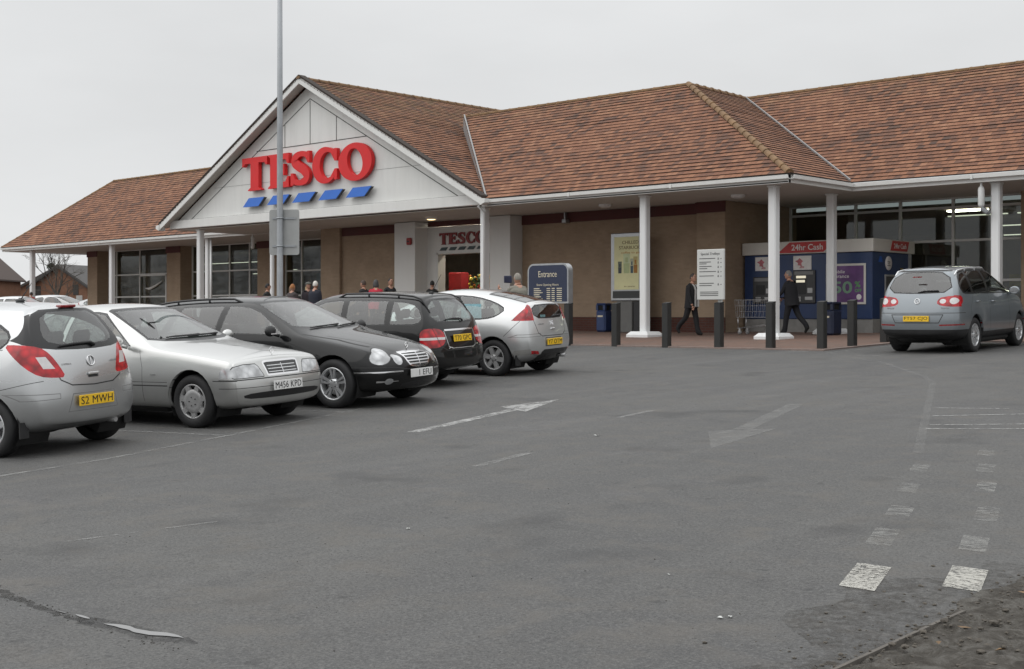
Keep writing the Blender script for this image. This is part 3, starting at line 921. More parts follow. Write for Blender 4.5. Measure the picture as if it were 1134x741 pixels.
def black_estate():
    pm = paint('black_paint', (.005, .0053, .0058), 0, .35, .05, .08, 1.38)
    P = dict(x0=-1.16, x1=3.69, hw=.911, H=1.46, bulge=.03, eps=.014,
        xs=[-1.16, -1.12, -1.05, -.92, -.70, -.4, 0, .4, .8, 1.15, 1.38, 1.55, 1.95, 2.25, 2.42, 2.7, 3.05, 3.35, 3.52, 3.62, 3.66, 3.69],
        rear=[(.2, -1.08), (.4, -1.16), (.6, -1.15), (.9, -1.10), (1.0, -1.06), (1.38, -.80), (1.5, -.75)],
        front=[(.2, 3.55), (.30, 3.65), (.48, 3.69), (.56, 3.68), (.62, 3.64), (.74, 3.56), (.80, 3.48), (.9, 3.3)],
        rbulge=.07, fbulge=[(.2, .11), (.5, .13), (.75, .12)],
        zb=[(-1.16, .30), (-.7, .20), (3.0, .18), (3.69, .22)], z2=[(-1.16, .38), (-.3, .27), (3, .26), (3.69, .28)],
        w2=[(-1.16, .70), (-1., .82), (0, .88), (2.9, .88), (3.4, .80), (3.62, .68), (3.69, .60)],
        z3=[(-1.16, .60), (2.6, .60), (3.69, .50)], w3=[(-1.16, .74), (-1., .84), (-.5, .905), (2.9, .912), (3.3, .86), (3.55, .76), (3.69, .62)],
        zs=[(-1.16, .95), (0, .95), (2.2, .91), (2.9, .84), (3.4, .73), (3.69, .64)],
        ws=[(-1.16, .68), (-1., .79), (0, .86), (2.2, .86), (2.9, .83), (3.4, .74), (3.69, .54)],
        z6=[(-1.16, 1.02), (-.85, 1.33), (-.5, 1.38), (.5, 1.41), (1.15, 1.40), (1.4, 1.355), (2.35, .97), (2.7, .91), (3.3, .80), (3.69, .67)],
        w6=[(-1.16, .62), (-.85, .54), (0, .58), (1.2, .59), (1.4, .585), (2.35, .72), (3.0, .66), (3.4, .56), (3.69, .42)],
        z8=[(-1.16, 1.05), (-.85, 1.37), (-.5, 1.42), (.5, 1.46), (1.15, 1.445), (1.4, 1.40), (2.4, 1.01), (2.8, .945), (3.3, .85), (3.69, .73)])
    root, sh = car_base('estate_car', 'black estate car with round twin headlights and slatted chrome grille, parked nose out', P, 2.854, .328, .218, .375, 'double5', 'alloy', pm, 3, .225)
    fw = [(2.02, .955), (1.78, 1.10), (1.48, 1.255), (1.26, 1.325), (1.05, 1.345), (.88, 1.348), (.84, .965)]
    sh.window(fw, LE, 'side_window', True, .02)
    sh.window([(.76, .965), (.80, 1.348), (.1, 1.338), (-.02, 1.33), (-.16, 1.0), (-.20, .985)], LE, 'side_window', True, .02, 'dark_glass')
    sh.window([(-.29, .99), (-.12, 1.328), (-.62, 1.285), (-.80, 1.19), (-.86, 1.08), (-.84, 1.01)], LE, 'side_window', True, .02, 'dark_glass')
    ws = smooth_poly([(-.74, 1.03), (0, 1.005), (.74, 1.03), (.70, 1.09), (.575, 1.365), (.52, 1.39), (0, 1.402), (-.52, 1.39), (-.575, 1.365), (-.70, 1.09)], 1)
    sh.window(ws, FR, 'windscreen', False, .026, nmin=.15)
    sh.window([(-.62, 1.06), (.62, 1.06), (.50, 1.34), (-.50, 1.34)], RE, 'rear_window', nmin=.15)
    for s in (1, -1):
        a = oval(s*.60, .672, .155, .088, -s*.5); sh.cut(a, FR, 'body', 'gap', nmin=.03); sh.cut(inset(a, .006), FR, 'headlight', 'lens_clear', nmin=.03, cond=lambda c: c.x > 2.9)
        a = oval(s*.405, .625, .074, .072, -s*.5); sh.cut(a, FR, 'body', 'gap', nmin=.03); sh.cut(inset(a, .006), FR, 'headlight', 'lens_clear', nmin=.03, cond=lambda c: c.x > 2.9)
        sh.cut([(s*.36, .468), (s*.36, .486), (s*.95, .486), (s*.95, .468)], FR, 'bumper_trim', 'chrome', nmin=.05)
        sh.cut([(s*.42, .345), (s*.42, .352), (s*.72, .362), (s*.72, .338)], FR, 'body', 'chrome', nmin=.05)
        sh.cut(oval(s*.57, .35, .062, .040), FR, 'fog_light', 'lens_clear', nmin=.05)
        sh.cut([(s*.55, .66), (s*.86, .66), (s*.86, .95), (s*.60, .95)], RE, 'tail_light', 'lens_red', nmin=.3)
    g = smooth_poly([(-.16, .515), (-.245, .56), (-.30, .69), (-.26, .725), (.26, .725), (.30, .69), (.245, .56), (.16, .515)], 1)
    sh.cut(g, FR, 'grille', 'chrome', nmin=-.2); gi = inset(g, .022); sh.cut(gi, FR, 'body', 'gap', nmin=-.2)
    for k in range(4):
        z = .557+k*.038; sh.cut([(-.285, z), (.285, z), (.285, z+.015), (-.285, z+.015)], FR, 'body', 'gslat', nmin=-.2, cond=lambda c: in_poly((c.y, .5+(c.z-.5)/sh.kz), gi))
    sh.cut([(-.009, .54), (.009, .54), (.009, .71), (-.009, .71)], FR, 'body', 'gslat', nmin=-.2)
    sh.cut(smooth_poly([(-.36, .25), (-.34, .325), (.34, .325), (.36, .25)], 1), FR, 'body', 'trim', nmin=.05)
    sh.seam([(-.95, .545), (-.5, .535), (-.26, .50), (0, .495), (.26, .50), (.5, .535), (.95, .545)], FR, w=.008, nmin=.05)
    sh.seam([(-.62, .93), (-.50, .86), (-.38, .76), (-.31, .715)], FR, w=.008, nmin=-.2); sh.seam([(.62, .93), (.50, .86), (.38, .76), (.31, .715)], FR, w=.008, nmin=-.2)
    sh.seam([(2.30, .96), (2.8, .885), (3.25, .79)], LE, True, .007, nmin=.1)
    sh.seam([(2.12, .95), (2.16, .75), (2.14, .30)], LE, True); sh.seam([(.80, .96), (.78, .6), (.74, .30)], LE, True); sh.seam([(-.22, .98), (-.28, .8), (-.16, .72)], LE, True)
    sh.cut([(.42, .455), (.42, .47), (2.44, .47), (2.44, .455)], LE, 'body', 'gap', nmin=.3); sh.cut([(.42, .455), (.42, .47), (2.44, .47), (2.44, .455)], RI, 'body', 'gap', nmin=.3)
    sh.split(root, {'paint': pm, 'gslat': MAT['alloy']})
    p, n = on(sh, 0, .44, FR); plate(root, p+Vector((.012, 0, 0)), (1, 0, .05), ('1 EFU', -.25, .85), False)
    p, n = sh.hit(3.46, 0, 'top'); m = MB(); c = p+Vector((0, 0, .058)); r = .036
    m.tube([p, c-Vector((0, 0, r))], .005, 6); m.tube([c+Vector((0, r*cos(a), r*sin(a))) for a in [2*pi*k/18 for k in range(18)]], .0035, 5, False, True)
    for k in range(3):
        a = pi/2+2*pi*k/3; m.tube([c, c+Vector((0, r*cos(a), r*sin(a)))], [.005, .002], 5)
    m.build('bonnet_ornament', MAT['chrome'], root)
    for f in (-.6, -.1):
        pts = [on(sh, y, z, FR, .016)[0] for y, z in ((f+.05, 1.025), (f+.2, 1.035), (f+.45, 1.045), (f+.64, 1.05))]; wiper(root, pts)
    for s in (1, -1):
        o = mirror(root, 1.93, s*.885, .985, MAT['black_plastic'], s, .10, .075)
        m = MB(); m.box(1.985, 1.997, s*.95, s*1.06, .998, 1.012); m.build('indicator', MAT['lens_white'], o)
    roof_rails(sh, root, -.82, 1.05, .56, MAT['black_plastic'], .04, .016)
    seats(root, 1.2, .2, hw=.36); dashboard(root, 2.0, 1.06)
    handles(sh, root, [(1.0, .83, -1), (-.02, .85, -1), (1.0, .83, 1), (-.02, .85, 1)], pm)
    return root

def dark_estate():
    pm = paint('charcoal_paint', (.007, .007, .0075), 0, .38, .10, .10, 1.40)
    P = dict(x0=-1.07, x1=3.50, hw=.8625, H=1.46, bulge=.028, eps=.014,
        xs=[-1.07, -1.03, -.96, -.84, -.62, -.3, 0, .4, .8, 1.15, 1.4, 1.6, 2.0, 2.3, 2.45, 2.8, 3.1, 3.35, 3.45, 3.50],
        rear=[(.2, -.98), (.34, -1.06), (.55, -1.07), (.62, -1.03), (.66, -.98), (.95, -.96), (1.0, -.93), (1.34, -.70), (1.40, -.72), (1.5, -.6)],
        front=[(.2, 3.4), (.5, 3.5), (.75, 3.4), (.9, 3.2)], rbulge=[(.3, .10), (.7, .09), (1.3, .07)], fbulge=.10,
        zb=[(-1.07, .30), (-.7, .21), (3.0, .19), (3.5, .22)], z2=[(-1.07, .36), (-.3, .27), (3.5, .28)],
        w2=[(-1.07, .66), (-.95, .76), (0, .83), (2.9, .83), (3.5, .6)],
        z3=[(-1.07, .56), (0, .60), (3.5, .52)], w3=[(-1.07, .70), (-.95, .80), (-.5, .86), (2.9, .862), (3.3, .78), (3.5, .60)],
        zs=[(-1.07, .93), (0, .92), (2.2, .90), (2.9, .82), (3.5, .66)], ws=[(-1.07, .66), (-.9, .76), (-.3, .81), (2.2, .82), (2.9, .78), (3.5, .54)],
        z6=[(-1.07, 1.30), (-.75, 1.35), (-.3, 1.385), (.5, 1.41), (1.15, 1.40), (1.4, 1.35), (2.35, .97), (2.8, .89), (3.5, .68)],
        w6=[(-1.07, .50), (-.75, .54), (0, .57), (1.2, .58), (1.4, .57), (2.35, .70), (3.0, .62), (3.5, .42)],
        z8=[(-1.07, 1.36), (-.75, 1.40), (-.3, 1.43), (.5, 1.46), (1.15, 1.445), (1.4, 1.40), (2.4, 1.01), (2.8, .93), (3.5, .72)])
    root, sh = car_base('estate_car', 'charcoal estate car with large round red tail lights and yellow plate parked tail out', P, 2.6, .305, .19, .35, 'five', 'alloy', pm)
    sh.window([(1.98, .945), (1.70, 1.11), (1.46, 1.25), (1.2, 1.335), (1.0, 1.35), (.82, 1.352), (.78, .95)], LE, 'side_window', True, .02)
    sh.window([(.70, .95), (.74, 1.352), (.0, 1.34), (-.06, 1.335), (-.10, .955)], LE, 'side_window', True, .02)
    sh.window([(-.17, .955), (-.14, 1.33), (-.38, 1.315), (-.55, 1.275), (-.67, 1.20), (-.74, 1.10), (-.75, 1.03), (-.71, .98), (-.62, .955)], LE, 'side_window', True, .02)
    rw = smooth_poly([(-.66, .985), (-.48, 1.34), (0, 1.355), (.48, 1.34), (.66, .985), (0, .955)], 1)
    sh.window(rw, RE, 'rear_window', False, .03, nmin=.1)
    sh.window([(-.68, 1.04), (.68, 1.04), (.56, 1.37), (-.56, 1.37)], FR, 'windscreen')
    for s in (1, -1):
        dg = (-1, s)
        tl = smooth_poly([(.385, .68), (.40, .76), (.36, .86), (.26, .905), (.06, .905), (-.02, .86), (-.035, .76), (-.02, .67), (.07, .62), (.28, .62)], 1)
        sh.cut([(s*u, z) for u, z in tl], dg, 'tail_light', 'lens_red', nmin=.2)
        sh.cut([(s*u, z) for u, z in ((.392, .735), (.398, .772), (-.034, .772), (-.032, .735))], dg, 'reversing_light', 'lens_white', nmin=.2)
    sh.cut([(-.40, .86), (.40, .86), (.40, .885), (-.40, .885)], RE, 'tailgate_trim', 'chrome', nmin=.1)
    sh.seam([(.42, .86), (.38, .63), (.30, .60), (-.30, .60), (-.38, .63), (-.42, .86)], RE, w=.010, mat='alloy', nmin=.1)
    sh.seam([(-.66, .95), (-.56, .64), (-.42, .575), (.42, .575), (.56, .64), (.66, .95)], RE, w=.012, nmin=.1)
    sh.seam([(-.9, .58), (-.56, .59)], RE, w=.012, nmin=.1); sh.seam([(.56, .59), (.9, .58)], RE, w=.012, nmin=.1)
    sh.seam([(.74, .95), (.72, .6), (.70, .30)], LE, True); sh.seam([(-.14, .95), (-.2, .75), (-.1, .68)], LE, True); sh.seam([(1.85, .93), (1.9, .3)], LE, True)
    sh.split(root, {'paint': pm})
    p, n = on(sh, 0, .745, RE); plate(root, p+Vector((-.008, 0, 0)), n, 'T70 GPC', True)
    pts = [on(sh, y, z, RE, .02)[0] for y, z in ((.30, 1.02), (.10, 1.03), (-.12, 1.02), (-.14, .985))]; wiper(root, pts, 'rear_wiper', .014)
    roof_rails(sh, root, -.78, 1.0, .54, MAT['black_plastic'], .045, .016)
    p, n = sh.hit(-.45, 0, 'top'); m = MB(); m.ball(p+Vector((0, 0, .01)), (.05, .03, .02)); m.tube([p, p+Vector((-.20, 0, .30))], [.006, .003], 6); m.build('aerial', MAT['black_plastic'], root)
    t = MB(); p, n = on(sh, .36, .605, RE); m2 = frame(p+n*.004, Vector((0, 0, 1)).cross(n), (0, 0, 1)); t.T = m2
    t.tube([(-.03, -.01, 0), (-.01, .012, 0), (.02, .004, 0), (.05, .006, 0)], .006, 5); t.build('lettering', MAT['chrome'], root)
    for s in (1, -1): mirror(root, 1.80, s*.83, .965, pm, s)
    seats(root, 1.05, .05, hw=.34); dashboard(root, 1.95, 1.02)
    handles(sh, root, [(.9, .85, 1), (-.02, .86, 1), (.9, .85, -1), (-.02, .86, -1)], pm)
    return root

def silver_coupe():
    pm = paint('white_silver_paint', (.58, .59, .59), .6, .28, .22)
    pg = paint('warm_grey_paint', (.42, .415, .40), .4, .36, .3)
    P = dict(x0=-.735, x1=3.54, hw=.885, H=1.458, bulge=.03, eps=.012,
        xs=[-.735, -.72, -.67, -.60, -.50, -.34, -.1, .2, .55, .9, 1.25, 1.5, 1.75, 2.1, 2.45, 2.7, 3.0, 3.3, 3.48, 3.54],
        rear=[(.2, -.62), (.34, -.70), (.52, -.735), (.64, -.73), (.68, -.68), (.92, -.67), (1.0, -.66), (1.19, -.60), (1.23, -.57), (1.5, -.52)],
        front=[(.2, 3.4), (.5, 3.54), (.75, 3.4), (.9, 3.2)], rbulge=[(.3, .07), (.6, .10), (.9, .08), (1.2, .06)], fbulge=.12,
        zb=[(-.735, .34), (-.5, .22), (3.0, .19), (3.54, .22)], z2=[(-.735, .42), (-.4, .29), (3.54, .28)],
        w2=[(-.735, .66), (-.6, .76), (-.2, .84), (2.9, .85), (3.54, .6)],
        z3=[(-.735, .60), (0, .62), (3.54, .52)], w3=[(-.735, .72), (-.62, .80), (-.4, .86), (0, .89), (2.9, .885), (3.3, .80), (3.54, .60)],
        zs=[(-.735, .94), (-.2, .95), (.5, .93), (2.2, .92), (2.9, .84), (3.54, .66)],
        ws=[(-.735, .64), (-.6, .70), (-.3, .79), (.1, .835), (2.2, .84), (2.9, .80), (3.54, .54)],
        z6=[(-.735, 1.18), (-.5, 1.20), (-.1, 1.29), (.4, 1.38), (1.0, 1.415), (1.4, 1.39), (1.65, 1.33), (2.6, .96), (3.0, .88), (3.54, .68)],
        w6=[(-.735, .50), (-.5, .52), (-.1, .55), (.6, .57), (1.3, .57), (2.5, .72), (3.0, .64), (3.54, .42)],
        z8=[(-.735, 1.21), (-.5, 1.235), (-.1, 1.33), (.4, 1.425), (1.0, 1.458), (1.4, 1.435), (1.65, 1.38), (2.65, 1.0), (3.0, .92), (3.54, .72)])
    root, sh = car_base('coupe_car', 'pearl silver three-door coupe with dark split rear glass parked tail out nearest the shop', P, 2.608, .315, .205, .365, 'six', 'alloy_dull', pm)
    side = smooth_poly([(1.95, .965), (1.62, 1.26), (1.3, 1.345), (.85, 1.365), (.45, 1.335), (.05, 1.24), (-.20, 1.12), (-.05, 1.0), (.15, .955), (.6, .945)], 1)
    sh.cut2(side, LE, 'body', 'trim')
    ins = inset(side, .022)
    def clipx(poly, a, b):
        out = []
        for i in range(len(poly)):
            p, q = poly[i], poly[(i+1) % len(poly)]
            ip = a <= p[0] <= b; iq = a <= q[0] <= b
            if ip: out.append(p)
            for X in (a, b):
                if (p[0]-X)*(q[0]-X) < 0:
                    t = (X-p[0])/(q[0]-p[0]); out.append((X, p[1]+t*(q[1]-p[1])))
        return out
    sh.cut2(clipx(ins, .86, 3), LE, 'side_window', 'car_glass'); sh.cut2(clipx(ins, -1, .78), LE, 'side_window', 'car_glass')
    # sloping rear screen and upright lower pane
    top = smooth_poly([(-.46, .46), (-.40, .40+.06), (.25, .50), (.30, .46), (.30, -.46), (.25, -.50), (-.40, -.46), (-.46, -.46)], 1)
    sh.cut(top, 'top', 'body', 'trim', nmin=.5)
    for a, b in ((-.42, -.22), (-.19, .0), (.03, .24)): sh.cut([(a, -.42), (b, -.43), (b, .43), (a, .42)], 'top', 'rear_window', 'dark_glass', nmin=.5)
    lw = smooth_poly([(-.50, .955), (-.49, 1.175), (0, 1.19), (.49, 1.175), (.50, .955), (0, .945)], 1)
    sh.window(lw, RE, 'rear_window', False, .02, nmin=.2, cond=lambda c: c.x < -.45 and c.z < 1.26)
    for s in (1, -1):
        sh.cut([(s*.505, .925), (s*.495, 1.19), (s*.56, 1.20), (s*.90, .96), (s*.90, .925)], RE, 'tail_light', 'lens_red', nmin=.25)
        sh.cut([(-.70, .925), (-.33, .93), (-.36, .96), (-.50, 1.12), (-.58, 1.20), (-.66, 1.19)], (0, s), 'tail_light', 'lens_red', nmin=.3, cond=lambda c: c.x < -.3)
        sh.cut([(s*.54, .99), (s*.53, 1.10), (s*.57, 1.10), (s*.66, .99)], RE, 'body', 'lens_red_dark', nmin=.25)
        sh.cut([(s*.42, .365), (s*.47, .42), (s*.66, .435), (s*.74, .405), (s*.66, .37)], RE, 'reflector', 'lens_red', nmin=.1)
        sh.seam([(s*.42, .665), (s*.40, .71), (s*.80, .70), (s*.84, .66)], RE, w=.008, mat='crease_shade', closed=True, nmin=.1)
    sh.cut([(-.70, .24), (-.66, .40), (-.55, .44), (.30, .44), (.37, .40), (.40, .24)], RE, 'body', 'trim', nmin=.05)
    sh.seam([(-.52, .92), (-.46, .72), (-.36, .665), (.36, .665), (.46, .72), (.52, .92)], RE, w=.012, nmin=.1)
    sh.seam([(-.27, .63), (.27, .63), (.27, .50), (-.27, .50)], RE, w=.012, closed=True, nmin=.1)
    sh.seam([(-.48, .92), (-.30, .75), (-.22, .68)], LE, True, .008, nmin=.3); sh.seam([(.70, .95), (.66, .6), (.60, .30)], LE, True); sh.seam([(1.9, .93), (1.9, .3)], LE, True)
    sh.cut([(-.74, .36), (-.74, .47), (-.40, .44), (-.35, .36)], LE, 'body', 'paint2', nmin=.3); sh.cut([(-.74, .36), (-.74, .47), (-.40, .44), (-.35, .36)], RI, 'body', 'paint2', nmin=.3)
    sh.window([(-.70, 1.04), (.70, 1.04), (.56, 1.38), (-.56, 1.38)], FR, 'windscreen')
    sh.split(root, {'paint': pm, 'paint2': pg})
    p, n = on(sh, 0, .565, RE); plate(root, p+Vector((-.008, 0, 0)), n, 'Y7 OTM', True)
    p, n = on(sh, 0, .86, RE)
    m = MB(); right = Vector((0, 0, 1)).cross(n); m.T = frame(p+n*.004, right, (0, 0, 1))
    for dz in (0, .035): m.tube([(-.045, -.02+dz, 0), (0, .02+dz, .004), (.045, -.02+dz, 0)], .008, 5)
    m.build('badge', MAT['chrome'], root)
    p, n = on(sh, 0, .775, RE); m = MB(); m.box(p.x-.02, p.x+.01, -.06, .06, p.z-.012, p.z+.012, .006); m.build('tailgate_handle', MAT['chrome'], root)
    t = MB(); p, n = on(sh, .34, .86, RE); put_text(t, 'CITROEN', frame(p+n*.003, Vector((0, 0, 1)).cross(n), (0, 0, 1)), .16, .02, .02); t.build('lettering', MAT['alloy_dull'], root)
    pts = [on(sh, y, z, RE, .015)[0] for y, z in ((.0, .965), (-.15, .985), (-.36, .99))]; wiper(root, pts, 'rear_wiper', .012)
    m = MB(); p, n = on(sh, .22, 1.01, RE); m.box(p.x+.004, p.x+.006, .13, .30, .975, 1.04); m.build('sticker', MAT['paper_cyan'], root)
    m = MB(); m.box(.30, .72, .72, .722, 1.0, 1.25); o = m.build('window_notice', MAT['paper_cyan'], root)
    for s in (1, -1): mirror(root, 1.88, s*.86, .99, pm, s)
    seats(root, 1.1, .15, hw=.35); dashboard(root, 2.1, 1.05)
    handles(sh, root, [(.9, .86, 1), (.9, .86, -1)], pm)
    m = MB(); m.box(-.44, -.425, .66, .82, .18, .36); m.build('mud_flap', MAT['black_plastic'], root)
    m = MB(); m.tube([(-.72, -.42, .30), (-.5, -.42, .30)], .032, 10); m.build('exhaust_pipe', MAT['alloy_dull'], root)
    return root

def grey_suv():
    pm = paint('blue_grey_paint', (.215, .24, .26), .5, .32, .3)
    P = dict(x0=-.95, x1=3.47, hw=.865, H=1.63, kz=1.095, bulge=.04, eps=.014,
        xs=[-.95, -.92, -.86, -.74, -.55, -.3, 0, .4, .8, 1.15, 1.4, 1.6, 2.0, 2.3, 2.5, 2.8, 3.1, 3.32, 3.42, 3.47],
        rear=[(.2, -.84), (.42, -.93), (.62, -.95), (.70, -.94), (.74, -.89), (1.0, -.88), (1.12, -.83), (1.52, -.60), (1.57, -.60), (1.7, -.55)],
        front=[(.2, 3.3), (.6, 3.47), (.9, 3.3), (1.05, 3.1)], rbulge=[(.3, .08), (.7, .09), (1.5, .06)], fbulge=.10,
        zb=[(-.95, .36), (-.6, .24), (3.0, .22), (3.47, .30)], z2=[(-.95, .44), (-.3, .33), (3.47, .36)],
        w2=[(-.95, .72), (-.85, .82), (0, .88), (2.9, .88), (3.47, .64)],
        z3=[(-.95, .70), (0, .72), (3.47, .64)], w3=[(-.95, .76), (-.85, .85), (-.5, .90), (2.9, .905), (3.2, .84), (3.47, .64)],
        zs=[(-.95, 1.08), (0, 1.06), (2.2, 1.03), (2.9, .96), (3.47, .82)], ws=[(-.95, .70), (-.8, .80), (-.3, .85), (2.2, .86), (2.9, .82), (3.47, .58)],
        z6=[(-.95, 1.48), (-.6, 1.53), (0, 1.57), (1.0, 1.585), (1.3, 1.55), (1.5, 1.49), (2.4, 1.10), (2.9, 1.03), (3.47, .84)],
        w6=[(-.95, .54), (-.6, .58), (0, .61), (1.0, .62), (1.4, .61), (2.4, .74), (3.0, .66), (3.47, .46)],
        z8=[(-.95, 1.52), (-.6, 1.575), (0, 1.615), (1.0, 1.63), (1.3, 1.60), (1.5, 1.54), (2.45, 1.14), (2.9, 1.07), (3.47, .88)])
    root, sh = car_base('suv_car', 'blue grey off-roader with silver roof rails parked facing the shop by the cash machines', P, 2.604, .345, .225, .395, 'multi10', 'alloy', pm, 3, .23)
    sh.cut2([(-1, .2), (-1, .475), (.0, .475), (.45, .40), (2.2, .40), (2.6, .45), (3.5, .45), (3.5, .2)], LE, 'body', 'clad', nmin=.2)
    sh.cut([(-1, .2), (-1, .475), (1, .475), (1, .2)], RE, 'body', 'clad', nmin=.05)
    wl = smooth_poly([(1.98, 1.09), (1.50, 1.43), (1.25, 1.515), (.82, 1.535), (.80, 1.10)], 1)
    sh.cut2([(2.06, 1.088), (1.80, 1.255), (1.55, 1.405), (1.34, 1.50), (1.10, 1.545), (.3, 1.56), (-.08, 1.54), (-.35, 1.49), (-.48, 1.415), (-.57, 1.29), (-.58, 1.20), (-.52, 1.125), (-.42, 1.105)], LE, 'body', 'trim')
    sh.window([(2.02, 1.10), (1.80, 1.24), (1.55, 1.39), (1.34, 1.485), (1.10, 1.53), (.82, 1.545), (.80, 1.10)], LE, 'side_window', True, .022, 'dark_glass')
    sh.window([(.73, 1.10), (.75, 1.545), (.30, 1.54), (-.04, 1.525), (-.05, 1.11)], LE, 'side_window', True, .022, 'dark_glass')
    sh.window([(-.11, 1.115), (-.10, 1.52), (-.34, 1.475), (-.46, 1.40), (-.54, 1.28), (-.55, 1.20), (-.50, 1.14), (-.42, 1.12)], LE, 'side_window', True, .022, 'dark_glass')
    rw = smooth_poly([(-.68, 1.14), (-.53, 1.50), (0, 1.525), (.53, 1.50), (.68, 1.14), (0, 1.115)], 1)
    sh.window(rw, RE, 'rear_window', False, .02, 'dark_glass', nmin=.1)
    sh.window([(-.74, 1.16), (.74, 1.16), (.60, 1.53), (-.60, 1.53)], FR, 'windscreen')
    sh.cut([(-.54, 1.515), (-.52, 1.545), (.52, 1.545), (.54, 1.515)], RE, 'body', 'trim', nmin=.1)
    for s in (1, -1):
        tl = smooth_poly([(s*.40, .92), (s*.39, 1.0), (s*.48, 1.07), (s*.95, 1.09), (s*.95, .89), (s*.60, .885)], 1)
        sh.cut(tl, RE, 'tail_light', 'lens_red', nmin=.2)
        sh.cut(smooth_poly([(-.95, .89), (-.72, .90), (-.60, .96), (-.58, 1.05), (-.66, 1.09), (-.95, 1.09)], 1), (0, s), 'tail_light', 'lens_red', nmin=.4, cond=lambda c: c.x < -.55)
        sh.cut(oval(s*.50, .985, .060, .042), RE, 'reversing_light', 'lens_white', nmin=.2); sh.cut(oval(s*.70, .99, .075, .058), RE, 'reversing_light', 'lens_white', nmin=.2)
        sh.cut([(s*.45, .545), (s*.45, .57), (s*.85, .58), (s*.85, .555)], RE, 'reflector', 'lens_red_dark', nmin=.1)
    sh.seam([(-.52, .745), (-.44, .60), (.44, .60), (.52, .745)], RE, w=.014, closed=True, nmin=.1)
    sh.seam([(-.95, .775), (.95, .775)], RE, w=.010, nmin=.1)
    sh.seam([(.76, 1.10), (.76, .40)], LE, True); sh.seam([(-.06, 1.1), (-.28, .85), (-.25, .72)], LE, True); sh.seam([(1.9, 1.08), (1.92, .40)], LE, True)
    sh.split(root, {'paint': pm, 'clad': MAT['black_plastic']})
    p, n = on(sh, 0, .675, RE); plate(root, p+Vector((-.010, 0, 0)), n, 'FT57 CJO', True)
    p, n = on(sh, 0, .985, RE); m, _ = badge(root, p, n, .052, spokes=0); m.tube([(-.03, .03, .004), (-.012, -.035, .004), (0, .0, .004), (.012, -.035, .004), (.03, .03, .004)], .006, 5); m.build('badge', MAT['chrome'], root)
    for y, s in ((.56, 'TDI'), (-.55, 'TIGUAN')):
        t = MB(); p, n = on(sh, y, .86, RE); put_text(t, s, frame(p+n*.003, Vector((0, 0, 1)).cross(n), (0, 0, 1)), .16, .03, .02); t.build('lettering', MAT['chrome'], root)
    roof_rails(sh, root, -.5, 1.15, .60, MAT['alloy'], .05, .018)
    pts = [on(sh, y, z, RE, .02)[0] for y, z in ((.0, 1.135), (-.12, 1.16), (-.40, 1.165))]; wiper(root, pts, 'rear_wiper', .013)
    for s in (1, -1): mirror(root, 1.90, s*.84, 1.13, pm, s, .11, .085)
    seats(root, 1.0, .0, hw=.36, top=.72); dashboard(root, 2.05, 1.18)
    handles(sh, root, [(.95, .95, -1), (.1, .96, -1), (.95, .95, 1), (.1, .96, 1)], pm)
    m = MB(); m.box(-.86, -.84, -.09, .09, 1.50, 1.52); m.build('brake_light', MAT['lens_red_dark'], root)
    return root
# ------------------------------------------------------------------ the site: x runs along the shop front, y into the shop, z up
SLOPE = .0358
def G(y):
    if y < -12: return G(-12)
    if y < 25.0: return SLOPE*y
    return SLOPE*25.0+.03*(min(y, 33)-25.0)
CAM_YAW = math.atan2(.6807, .7325)

def place_car(root, axle, heading):
    x, y = axle; t = atan2(SLOPE, 1) if y < 24.8 else atan2(.03, 1)
    root.matrix_world = Matrix.Translation((x, y, G(y))) @ Matrix.Rotation(t, 4, 'X') @ Matrix.Rotation(radians(heading), 4, 'Z') @ Matrix.Scale(1.02, 4)

def make_camera():
    cam = bpy.data.cameras.new('camera'); co = bpy.data.objects.new('camera', cam); COL.objects.link(co)
    co.location = (0, 0, 1.70); co.rotation_euler = (pi/2, 0, CAM_YAW)
    cam.sensor_width = 36; cam.lens = 1438/1134*36; cam.shift_y = -23.5/1134
    cam.clip_start = .1; cam.clip_end = 3000
    scene.camera = co

CARS = [(silver_hatchback, (-13.21, 6.885), 199), (silver_saloon, (-13.68-2.69*cos(radians(12.5)), 9.635-2.69*sin(radians(12.5))), 12.5),
        (black_estate, (-14.05-2.854*cos(radians(12.5)), 12.13-2.854*sin(radians(12.5))), 12.5),
        (dark_estate, (-15.98, 14.72), 192), (silver_coupe, (-15.95, 17.35), 191.5), (grey_suv, (-11.86, 25.6), 93.5)]
def make_cars():
    for fn, p, h in CARS: place_car(fn(), p, h)
# ------------------------------------------------------------------ sky, light, ground
def settle(root, loc):
    """move a thing's origin to its base without moving its parts (parts were built in site coordinates)"""
    loc = Vector(loc)
    for ch in root.children: ch.location = ch.location-loc
    root.location = loc
    return root

